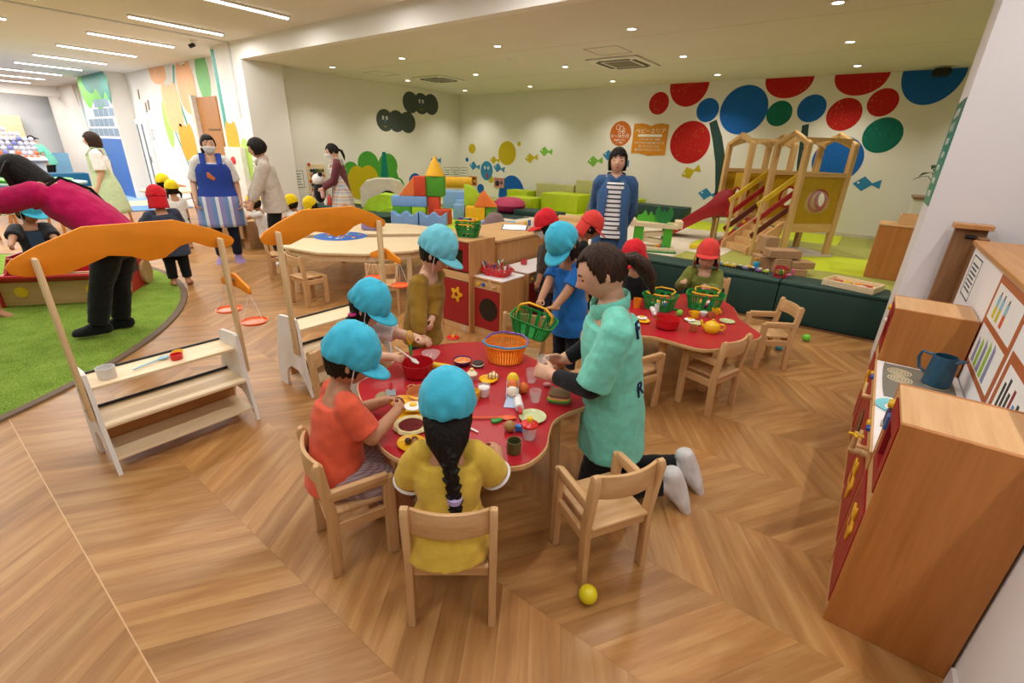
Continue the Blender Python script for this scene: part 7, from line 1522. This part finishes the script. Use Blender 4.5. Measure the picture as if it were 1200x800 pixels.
# cardboard style blocks
kb = m_('kraft_block', '#b08a66', .75, .2, var=.06)
for p, s_, z, rz, l in (((-0.864, 5.797, 0.36), (.15, .2, .16), 0, .6, 'brown block at the lower left of the small block pile'), ((-0.881, 6.078, 0.36), (.16, .17, .17), .162, .7, 'brown block standing on top at the left of the pile'), ((-0.691, 5.8, 0.36), (.17, .22, .16), 0, .55, 'brown block under the wide slab of the pile'), ((-0.683, 5.807, 0.36), (.33, .2, .085), .162, .55, 'wide brown slab lying across the pile'), ((-0.487, 5.839, 0.36), (.22, .18, .07), .075, .55, 'brown slab at the right of the pile'), ((-0.496, 5.778, 0.36), (.14, .16, .073), 0, .55, 'small brown block under the right slab')):
    one(MB().box((0, 0, s_[2] / 2), s_, bev=.006), 'kraft_block', kb, l, 'block', (p[0], p[1] + .06, PF + z), rz, 'brown blocks behind the dark bench')
# toys on the dark bench
BZ = .401
pt_ = thing('puzzle_tray', 'pale wooden tray puzzle with coloured pieces on the dark bench by the pillar', 'puzzle', (.02, 5.42, BZ), -.28)
MB().box((0, 0, .012), (.40, .26, .024), bev=.003).obj('base', pine, pt_)
for s_ in (-1, 1): MB().box((0, s_ * .138, .03), (.43, .016, .06), bev=.003).obj('side', pine, pt_); MB().box((s_ * .208, 0, .03), (.016, .26, .06), bev=.003).obj('side', pine, pt_)
for i, (x, y, c) in enumerate(((-.14, .05, '#c92a24'), (-.06, .06, '#e8b82a'), (-.12, -.04, '#e8b82a'), (-.02, -.03, '#2f7a3a'), (.03, .06, '#e8902a'), (.08, -.02, '#efe0c8'), (.11, .05, '#c92a24'), (.14, -.06, '#3a3a6a'), (.06, -.08, '#2f7a3a'), (-.05, -.09, '#e8902a'))): MB().prism(ellipse(x, y, .04, .034, 7, .4 * i, 2 * PI + .4 * i - .01), .014, flat(.024), bev=.002).obj('puzzle_piece', plastic(c), pt_, 0)
bc = thing('bead_cage', 'red round bead cage toy on the dark bench', 'toy', (-.60, 5.41, BZ), .3); rr_ = plastic('#b3202c')
for z in (.008, .095): MB().lathe([(.05, z - .008), (.065, z - .008), (.065, z + .006), (.05, z + .006)], 28, (0, 0, 0), None, True).obj('ring', rr_, bc)
for i in range(6): a = i * PI / 3; MB().cyl((.058 * math.cos(a), .058 * math.sin(a), .01), (.058 * math.cos(a), .058 * math.sin(a), .095), .005, n=8).obj('bar', rr_, bc)
for i, c in enumerate(('#e8c02a', '#2f62b8', '#e8c02a', '#3f9a4a')): a = i * 1.57; MB().ball((.02 * math.cos(a), .02 * math.sin(a), .045), (.016, .016, .03), 12, 8).obj('bead', plastic(c), bc)
MB().limb([(.06, 0, .02), (.11, 0, .03), (.11, 0, .08)], [.014, .012, .018], None).obj('side_knob', plastic('#d86a8a'), bc)
for i, (x, c) in enumerate(((-1.22, '#5a9ac0'), (-1.15, '#e2b32a'), (-1.08, '#e2b32a'), (-1.01, '#2a2a30'), (-.95, '#8a86a0'), (-.88, '#2a2a30'), (-.81, '#a06aa8'), (-.74, '#b8c83a'))):
    t = thing('train_car', '%s toy train car in the row on the dark bench, %s' % (('pale blue', 'yellow', 'yellow', 'black', 'grey', 'black', 'violet', 'lime')[i], ('first', 'second', 'third', 'fourth', 'fifth', 'sixth', 'seventh', 'last')[i] + ' from the left'), 'toy train', (x, 5.50 - .1 * (x + 1.2), BZ), -.1, 'toy train cars on the bench'); MB().box((0, 0, .022), (.06, .035, .026), bev=.005).obj('body', plastic(c), t); MB().box((.008, 0, .04), (.03, .028, .014), bev=.004).obj('cabin', plastic('#e6e2da'), t)
    for wx in (-.018, .018): MB().cyl((wx, -.02, .009), (wx, .02, .009), .009, n=10).obj('axle', dark, t)
for i, (dx, dy, z, c) in enumerate(((0, 0, 0, '#e8b02a'), (.07, .01, 0, '#2f78c0'), (.13, 0, 0, '#c92a3a'), (.06, .02, .05, '#2fa0c8'), (.05, .05, .09, '#c08a2a'), (.12, -.03, 0, '#5fae3a'))): one(MB().box((0, 0, .025), (.055, .05, .05), bev=.006), 'toy_brick', plastic(c), '%s small toy brick behind the train on the mat' % ('amber', 'blue', 'red', 'sky blue', 'brown topmost', 'green')[i], 'toy', (-.95 + dx, 5.70 + dy, PF + z), .2 * i)
# toys by the left wall: bench top and mirror
for p, c, l, s_ in (((-8.614, 5.412, 0.42), '#c9302a', 'red bottle toy on the dark bench by the bead board', (.04, .2)), ((-8.833, 5.651, 0.42), '#3a9ac0', 'blue bottle toy beside the red one', (.035, .26)), ((-8.66, 5.347, 0.42), '#efe9e2', 'small white bottle toy left of the red bottle', (.03, .16))): one(MB().lathe([(0, 0), (s_[0], 0), (s_[0], s_[1] * .7), (s_[0] * .4, s_[1] * .85), (s_[0] * .4, s_[1]), (0, s_[1])], 18), 'toy_bottle', plastic(c), l, 'toy', (p[0], p[1], .4205))
mr = thing('round_mirror', 'small round mirror toy on the left wall near the corner', 'mirror', (XL, (8.991, 0.796)[0], (8.991, 0.796)[1])); MB().lathe([(0, .03), (.14, .03), (.16, .0), (0, 0)], 28, (0, 0, 0), (0, PI / 2, 0)).obj('frame', plastic('#5a5a5a'), mr); MB().lathe([(0, .034), (.13, .034), (.13, .03), (0, .03)], 28, (0, 0, 0), (0, PI / 2, 0)).obj('glass', m_('mirror', '#c9cdd0', .08, .5, metal=1), mr)
dp = thing('wall_dot', 'round dark blue painted dot low on the left wall', 'wall dot', (XL, (8.088, 0.757)[0], (8.088, 0.757)[1])); MB().lathe([(0, .004), (.2, .004), (.2, 0), (0, 0)], 32, (0, 0, 0), (0, PI / 2, 0)).obj('disc', blue_s, dp)
wt_ = thing('wire_bead_toy', 'wire and bead toy on the mat in the room corner', 'toy', (-7.746, 7.303, 0.36)); MB().box((0, 0, .03), (.5, .3, .06), bev=.01).obj('base', pine, wt_)
for i, c in enumerate(('#c9302a', '#e8b82a', '#2f62b8')): MB().ring([(-.2, .1 - .1 * i, .06), (-.2, .1 - .1 * i, .3), (-.05, .1 - .1 * i, .42 - .06 * i), (.1, .1 - .1 * i, .25), (.2, .1 - .1 * i, .06)], .008, 6).obj('wire', plastic(c), wt_); MB().ball((-.2, .1 - .1 * i, .2), .05, 12, 8).obj('bead', plastic(('#8a3a24', '#e8902a', '#2f8a3c')[i]), wt_)

# ------------------------------------------------------------------ toy car on the turf, cardboard table
car = thing('toy_car', 'large wooden play car with red panels and yellow round lamps on the turf', 'play car', (-5.98, .80, .012), math.radians(55)); cr2 = m_('car_red', '#c01c28', .4, .4, var=.03); ply = wood('plywood', '#b8935f', '#d2ad78', 'X')
MB().box((0, 0, .12), (.86, .03, .22), bev=.003).obj('front_panel', ply, car); MB().box((0, -.04, .265), (.86, .16, .03), (-.5, 0, 0), bev=.006).obj('bonnet', cr2, car)
MB().box((-.02, .20, .34), (.80, .025, .14), bev=.004).obj('windscreen_panel', cr2, car)
for x in (-.27, .27): MB().cyl((x, -.03, .14), (x, -.012, .14), .05, n=24).obj('lamp', plastic('#e8c020'), car)
for s_ in (-1, 1): MB().prism([(0, 0), (.9, 0), (.9, .3), (.78, .3), (.72, .42), (.3, .42), (.18, .28), (0, .26)], .025, Matrix(((0, 0, 1, s_ * .44 - .012), (1, 0, 0, -.03), (0, 1, 0, 0), (0, 0, 0, 1)))).obj('side_panel', cr2, car, 0)
for s_ in (-1, 1):
    for y in (.13, .70): MB().cyl((s_ * .455, y, .13), (s_ * .485, y, .13), .13, n=28).obj('wheel', ply, car)
MB().box((.475, .42, .26), (.012, .2, .13)).obj('window', dark, car); MB().box((0, .55, .2), (.82, .3, .03)).obj('seat', ply, car); MB().box((0, .86, .2), (.86, .03, .4), bev=.004).obj('rear_panel', cr2, car)
ct = thing('cardboard_table', 'brown cardboard table with toy animals between the two standing women', 'table', (-7.85, 3.35, 0), .2); kr = m_('cardboard', '#b58e66', .85, .15)
MB().box((0, 0, .40), (.8, .55, .02)).obj('top', kr, ct); MB().box((0, -.27, .28), (.8, .015, .22)).obj('front_flap', kr, ct, 0)
for x in (-.36, .36): MB().box((x, 0, .20), (.12, .42, .39)).obj('leg', kr, ct, 0)
for i, (x, y, c, l) in enumerate(((-.28, .0, '#5fc04a', 'green toy animals on the cardboard table'), (-.1, .05, '#3fae6a', 'green toy tree on the cardboard table'), (-.36, .12, '#e9e6e0', 'white toy bottle on the cardboard table'), (.16, -.05, '#2a2a2c', 'black toy piece on the cardboard table'))): one(MB().lathe([(0, 0), (.06, 0), (.07, .03), (.03, .07), (.035, .11), (0, .14)], 16), 'toy_animal', plastic(c), l, 'toy', (-7.85 + x, 3.35 + y, .411))

# ------------------------------------------------------------------ the cast: middle and far
FV = .008
# woman in the denim jacket
p = Person('woman with dark bobbed hair in a denim jacket and striped shirt standing beyond the tables', (-2.06, 4.38, 0), 206, 1.58, False, skin_a, vox=FV, arms={-1: dict(at=(-.13, -.16, .80), pole=(.9, .3, 0)), 1: dict(at=(.13, -.16, .80), pole=(-.9, .3, 0))})
p.body(); p.hair(hair_black, .36, 62, .24, 1.15, nape=.40, taper=.08, seed=5, side=.05); p.face(); den = fabric('#41628c')
p.top(den, 1.95, .19, 1.04, 1.08, .010, 'jacket', collar=True, sl=1.18); p.apron(bands('stripe_navy', ['#e9e6e2', '#e9e6e2', '#2a2d42'], 2, 24), .03, 1.20, 'striped_shirt', 1.30, 1.0, False, (34, 32, 28, 26, 26, 26)); p.pants(black_c, 1.95, 1.15); p.socks(black_c)
for q in (-1, 1):
    MB().limb([p.nb + V((q * .055, .05, .01)), p.chest + V((q * .105, .118, .03)), p.waist + V((q * .104, .122, 0)), p.pel + V((q * .110, .130, -.02)), p.pel + V((q * .12, .120, -.26))], [.02, .045, .03, .028, .028], [.006] * 5, (1, -q * .3, 0), 12).obj('lapel', den, p.root)
for z in (0, -.11): o = MB().lathe([(0, .004), (.011, .003), (.012, 0), (0, 0)], 12, p.pel + V((-.07, p.P['hipr'][1] * p.h * 1.40, .06 + z)), (-PI / 2, 0, 0)).obj('button', m_('button_brown', '#4a3a30'), p.root)
# woman in the blue apron
def apron_mat():
    k = NT('apron_blue'); v = k.coords(); sp = k.n('ShaderNodeSeparateXYZ'); k.l(v, sp.inputs[0]); f = k.math('FRACT', k.math('MULTIPLY', sp.outputs[0], 7))
    lo = k.ramp(f, [(0, srgb('#dfe3ec')), (.25, srgb('#dfe3ec')), (.26, srgb('#6f93c4')), (.6, srgb('#6f93c4')), (.61, srgb('#8f8cc0')), (1, srgb('#8f8cc0'))])
    k.l(k.mix(k.math('GREATER_THAN', sp.outputs[2], .86), lo, srgb('#1f3f9a')), k.b.inputs['Base Color']); k.b.inputs['Roughness'].default_value = .85; return k.m
p = Person('masked woman in a blue and white striped apron over a white T-shirt, facing the camera', (-6.82, 2.691, 0), 247, 1.60, False, skin_a, vox=FV, head=(6, 4, 0), arms={-1: dict(at=(-.24, .06, .80)), 1: dict(at=(.25, .08, .82))})
p.body(); p.hair(hair_black, .08, 64, .27, 1.07, nape=.25, side=.06); p.face(True); p.tail(hair_black, [(.1, -.42, -.1), (.25, -.5, -.3), (.28, -.46, -.6)], (.1, .13, .04)); p.top(white_c, .9, .1, 1.12, 1.06, .010, 'tshirt', sl=1.35); p.apron(apron_mat(), .20, 1.42, 'apron', .9, 1.10); p.pants(navy_c, 1.9, 1.15); p.socks(fabric('#a98fc4'), 1.12, .12)
b_ = MB().limb([V((.0, p.P['chest'][1] * p.h * 1.58, p.chest.z - .10)), V((.05, p.P['chest'][1] * p.h * 1.58, p.chest.z - .06)), V((.06, p.P['chest'][1] * p.h * 1.58, p.chest.z - .02))], [.022, .03, .014], [.003] * 3, (1, 0, 0)); b_.obj('apron_motif', paint('#c9713a'), p.root)
# woman in the beige shirt
p = Person('woman with a short black bob in a beige shirt and lanyard, in profile facing left', (-6.28, 3.14, 0), 155, 1.58, False, skin_a, vox=FV, lean=(8, 0, 0), head=(4, 10, 0), arms={-1: dict(at=(-.16, .26, .80), curl=40), 1: dict(at=(.14, .30, .78), curl=40)})
p.body(); p.hair(hair_black, .30, 56, .2, 1.16, nape=.24, seed=3); p.face(); p.top(fabric('#cdbfb2'), 1.85, .07, 1.15, 1.06, .014, 'shirt', collar=True, sl=1.45); p.pants(black_c, 1.95, 1.15); p.socks(white_c, 1.1, .1)
q_ = [p.nb + V((s_ * .06, y, z)) for s_, y, z in ((-1, -.01, -.01), (-1, .07, -.06), (-.3, .125, -.3), (.3, .125, -.3), (1, .07, -.06), (1, -.01, -.01))]; MB().ring(q_, .006, 6).obj('lanyard', black_c, p.root); MB().box(p.nb + V((0, .13, -.36)), (.06, .006, .09)).obj('name_card', plastic('#e9e6e0'), p.root)
# woman in the plaid apron
p = Person('masked woman in a maroon top and plaid apron holding a plush toy', (-7.02, 4.66, 0), 148, 1.56, False, skin_a, vox=FV, lean=(6, 0, 0), head=(2, 18, 0), arms={-1: dict(at=(-.10, .30, .86), curl=50), 1: dict(at=(.12, .30, .88), curl=50)})
p.body(); p.hair(hair_black, .12, 64, .26, 1.08, nape=.25, side=.06); p.face(True); p.tail(hair_black, [(0, -.44, .0), (0, -.6, -.15), (0, -.62, -.5), (0, -.56, -.8)], (.1, .15, .13, .03)); p.top(fabric('#6e3a42'), 1.9, .08, 1.15, 1.05, .013, 'sweater', sl=1.3); p.apron(bands('plaid', ['#d9cfc0', '#8fa3c0', '#d9cfc0', '#c98a5a', '#d9cfc0'], 0, 9, extra=2), .27, 1.28, 'apron', .95, 1.3); p.pants(black_c, 1.9, 1.12); p.socks(black_c)
t = thing('plush_toy', 'black and white plush toy hugged by the woman in the plaid apron', 'plush', (-7.20, 4.36, .80)); MB().ball((0, 0, .0), (.10, .09, .16), 16, 12).obj('body', black_c, t); MB().ball((0, 0, .2), (.10, .09, .09), 16, 12).obj('head', white_c, t)
for s_ in (-1, 1): MB().ball((s_ * .07, 0, .28), .035, 12, 8).obj('ear', black_c, t); MB().limb([(s_ * .08, 0, .06), (s_ * .13, -.03, -.06)], [.035, .03], None).obj('arm', fabric('#c99a8f'), t)
# woman in the pale green smock
p = Person('woman with shoulder length brown hair in a pale green smock, far left', (-9.95, 2.3, 0), 160, 1.60, False, skin_a, vox=.009, head=(0, 4, 0))
p.body(); p.hair(hair_brown, .50, 54, .2, 1.14, nape=.50); p.face(smile=True); p.top(white_c, .92, .05, 1.16, 1.05, .012, 'tshirt', sl=1.6); p.apron(fabric('#c3d3a8'), .26, 1.34, 'smock', 1.0, 1.35, True, (80, 110, 165, 178, 179, 179)); p.pants(black_c, 1.95, 1.15); p.socks(black_c)
# woman in the pink shirt, bending
p = Person('woman with long black hair in a magenta shirt bending over the play car', (-4.70, .88, .012), 140, 1.58, False, skin_a, vox=FV, pelvis=(-4.58, 1.02, .79), lean=(48, 0, 4), head=(0, 44, 0), arms={-1: dict(at=(-.16, .95, .86)), 1: dict(at=(.18, .95, .84))},
    feet={-1: dict(to=(-4.74, .78, .08), toe=d2(155)), 1: dict(to=(-4.84, .96, .08), toe=d2(148))})
p.body(); p.hair(hair_black, .75, 58, .2, 1.12, nape=.75, taper=.02); p.face(smile=True); mg = fabric('#c01258'); p.tail(hair_black, [(0, -.2, .2), (.0, .1, .1), (.0, .38, -.35), (0, .5, -.75)], (.42, .5, .42, .1), 'hanging_hair', flat=.35); p.top(mg, .95, .06, 1.28, 1.1, .018, 'shirt', sl=1.5, collar=True); p.pants(black_c, 1.95, 1.25, flare=1.1); p.socks(black_c)
R_b = p.R2; c0 = p.chest; MB().ring([c0 + R_b @ V((-.14, .02, .12)), c0 + R_b @ V((-.02, -.135, .10)), c0 + R_b @ V((.10, -.145, -.04)), c0 + R_b @ V((.19, -.06, -.20)), c0 + R_b @ V((.20, .06, -.28))], .011, 8).obj('bag_strap', black_c, p.root); MB().limb([p.pel + V((.18, -.02, -.02)), p.pel + V((.22, -.02, -.14))], [.10, .11], [.04, .05], (0, 1, 0)).obj('shoulder_bag', black_c, p.root)
# children on the left
p = Person('boy in a dark printed T-shirt and blue cap sitting in the play car', (-6.60, .84, 0), -98, 1.06, True, skin_b, vox=FV, pelvis=(-6.60, .84, .36), lean=(6, 0, 0), head=(42, 16, 0), arms={-1: dict(to=(-6.26, .97, .46), pole=(-.3, .9, -.3)), 1: dict(to=(-6.23, .59, .50), pole=(-.5, -.8, -.3), curl=50)}, feet={-1: dict(to=(-6.38, 1.0, .06), pole=(.6, .4, .8)), 1: dict(to=(-6.38, .72, .06), pole=(.6, -.2, .8))})
p.body(); p.hair(hair_black, .25, 64, .25, 1.07); p.face(brows=False); p.cap(capb, 'baggy', 4); p.strap(); p.top(fabric('#34343a'), .85, .08, 1.2, 1.05, .013, 'tshirt', sl=1.5); p.pants(navy_c, 1.6, 1.15)
y_ = p.P['chest'][1] * 1.22 * p.h + .008; MB().prism([(-.055, -.08), (0, -.095), (.055, -.08), (.055, .06), (-.055, .06)], .004, Matrix(((-1, 0, 0, p.chest.x - .01), (0, 0, 1, p.chest.y + y_), (0, 1, 0, p.chest.z - .02), (0, 0, 0, 1)))).obj('printed_pocket', speckle('pocket_print', '#31475c', '#b08a4e', .56, 16), p.root)
p = Person('barefoot child in a black top and beige shorts at the left edge of the picture', (-5.92, .30, .012), -60, 1.12, True, skin_b, vox=FV, arms={-1: dict(to=(-5.75, .46, .52), pole=(-.5, .5, 0)), 1: dict(to=(-5.68, .24, .50), pole=(-.5, -.5, 0))}); p.body(); p.hair(hair_black, .2, 64, .25, 1.07); p.face(brows=False); p.top(black_c, .9, .08, 1.2, 1.05, .012, 'tshirt'); p.pants(fabric('#b9a488'), 1.05, 1.25, 'shorts', flare=1.15)
p = Person('child in a red cap and navy smock seen from behind on the turf edge', (-5.97, 1.80, .012), 72, 1.04, True, skin_b, vox=FV, lean=(14, -6, 0), head=(0, 8, 0), arms={-1: dict(to=(-6.2, 1.6, .55), pole=(.5, -.5, 0)), 1: dict(to=(-6.15, 2.0, .55), pole=(.5, .6, 0))}); p.body(); p.hair(hair_black, .25, 64, .25, 1.06); p.cap(capr, 'flap', 0); p.top(fabric('#3c4254'), 1.9, .14, 1.28, 1.15, .014, 'smock', sl=1.5); p.pants(black_c, 1.85, 1.2)
for loc, l, yaw, h in (((-8.75, 2.72, 0), 'child in a yellow cap and white shirt seen from behind, left of the pair', 80, 1.0), ((-8.12, 2.62, 0), 'child in a yellow cap and white shirt partly behind the masked woman', 85, .95)):
    p = Person(l, loc, yaw, h, True, skin_b, vox=.009, lean=(6, 0, 0)); p.body(); p.hair(hair_black, .3, 62, .25, 1.07); p.cap(capy, 'school', 0); p.tail(hair_black, [(.38, -.2, -.1), (.46, -.28, -.3), (.45, -.28, -.6)], (.07, .1, .03), 'pigtail'); p.tail(hair_black, [(-.38, -.2, -.1), (-.46, -.28, -.3), (-.45, -.28, -.6)], (.07, .1, .03), 'pigtail'); p.top(white_c, .9, .07, 1.2, 1.05, .012, 'tshirt'); p.pants(navy_c, .95, 1.3, 'shorts', flare=1.15)
kn = lambda x, y, u: {-1: dict(to=(x - u.x * .16 + u.y * .07, y - u.y * .16 - u.x * .07, .08), pole=(u.x, u.y, -.6), toe=(-u.x, -u.y, -.3)), 1: dict(to=(x - u.x * .16 - u.y * .07, y - u.y * .16 + u.x * .07, .08), pole=(u.x, u.y, -.6), toe=(-u.x, -u.y, -.3))}
for loc, l, yaw, pz, hd in (((-7.02, 3.86), 'kneeling child in a yellow cap and white shirt in profile, right of the beige shirt', 150, .24, (0, 10, 0)), ((-6.72, 4.02), 'child in a yellow cap whose face shows just above the second orange canopy', 170, .24, (0, 30, 0)), ((-7.22, 3.42), 'kneeling child in a white shirt and olive trousers behind the woman in beige', 150, .26, (0, 20, 0))):
    u = d2(yaw); p = Person(l, (*loc, 0), yaw, 1.0, True, skin_b, vox=.009, pelvis=(*loc, pz), lean=(10, 0, 0), head=hd, feet=kn(*loc, u), arms={-1: dict(to=(loc[0] + u.x * .3 + u.y * .08, loc[1] + u.y * .3 - u.x * .08, pz + .22), pole=(0, 0, -1)), 1: dict(to=(loc[0] + u.x * .3 - u.y * .08, loc[1] + u.y * .3 + u.x * .08, pz + .2), pole=(0, 0, -1))})
    p.body(); p.hair(hair_black, .3, 62, .25, 1.07); p.face(brows=False); p.cap(capy, 'school', 2); p.top(white_c, .9, .07, 1.2, 1.05, .012, 'tshirt'); p.pants(fabric('#4a4a34'), 1.7, 1.15)
p = Person('tiny far worker in a mint shirt and navy mask behind the teal wall', (-21.8, 3.78, 0), 150, 1.60, False, skin_a, vox=.012, lean=(30, 0, 0), head=(0, 20, 0)); p.body(); p.hair(hair_black, .2, 60, .2, 1.09, nape=.2); p.tail(hair_black, [(0, -.44, .05), (0, -.65, -.05), (0, -.8, -.2)], (.1, .12, .03)); p.top(mint, .95, .1, 1.2); p.pants(black_c)
# red capped children at the kitchen and the far table
p = Person('child in a red cap with a green badge behind the low cabinet, facing left', (-2.14, 3.38, 0), 112, 1.05, True, skin_b, vox=FV, head=(14, 16, 0)); p.body(); p.hair(hair_black, .2, 64, .25, 1.06); p.face(True); p.cap(capr, 'flap', 0); p.top(fabric('#4a4038'), 1.5, .1, 1.15); p.pants(navy_c); MB().ball(p.mh @ V((.30 * p.HD.H, .28 * p.HD.H, .42 * p.HD.H)), (.022, .012, .016), 10, 8).obj('badge', plastic('#7fb86a'), p.root)
p = Person('child in a red cap in profile facing right in front of the denim jacket', (-2.0, 3.60, 0), -52, 1.05, True, skin_b, vox=FV, lean=(10, 0, 0), head=(0, 26, 0)); p.body(); p.hair(hair_black, .2, 64, .25, 1.06); p.face(brows=False); p.cap(capr2, 'flap', 4); p.top(black_c, 1.5, .1, 1.15); p.pants(navy_c)
p = Person('child in a red cap and black top at the left end of the far table', (-1.38, 3.56, 0), 165, 1.02, True, skin_b, vox=FV, pelvis=(-1.38, 3.56, .34), lean=(8, 0, 0), head=(0, 26, 0), feet={-1: dict(to=(-1.30, 3.36, .06)), 1: dict(to=(-1.46, 3.36, .06))}); p.body(); p.hair(hair_black, .2, 64, .25, 1.06); p.face(brows=False); p.cap(capr, 'flap', 4); p.top(black_c, 1.9, .1, 1.15); p.pants(black_c)
p = Person('boy in an olive sweatshirt and red cap at the far table', (-1.03, 4.24, 0), 193, 1.02, True, skin_a, pelvis=(-1.04, 4.20, .30), lean=(10, 0, 0), head=(0, 16, 0), arms={-1: dict(to=(-.93, 3.96, .51), pole=(.6, .5, -1), curl=40), 1: dict(to=(-1.14, 3.94, .52), pole=(-.6, .5, -1), curl=40)}, feet={-1: dict(to=(-.96, 4.0, .06)), 1: dict(to=(-1.12, 4.0, .06))})
p.body(); p.hair(hair_black, .30, 60, .20, 1.07); p.face(); p.cap(capr2, 'flap', -16, lift=.16); p.top(fabric('#7a8038'), 1.95, .08, 1.25, 1.05, .015, 'sweatshirt', sl=1.45); p.pants(navy_c)
for q in (-1, 1): MB().limb([p.mh @ (V((q * .46, -.1, .08)) * p.HD.H), p.mh @ (V((q * .52, -.05, -.2)) * p.HD.H), p.mh @ (V((q * .50, -.05, -.48)) * p.HD.H)], [.04, .06, .05], [.006, .008, .006], p.RH @ V((0, 1, 0)), 10).obj('flap_lining', fabric('#b8862a'), p.root)
# green basket carried by the child in blue
basket('green slatted shopping basket tilted in the hands of the blue shirted child', (-1.563, 2.31, 0.43), 0, '#178a3c', '#efb01e', .28, .20, .11, handles='up', rot=(.10, .22, math.radians(15)))
# lettering on the helper's back
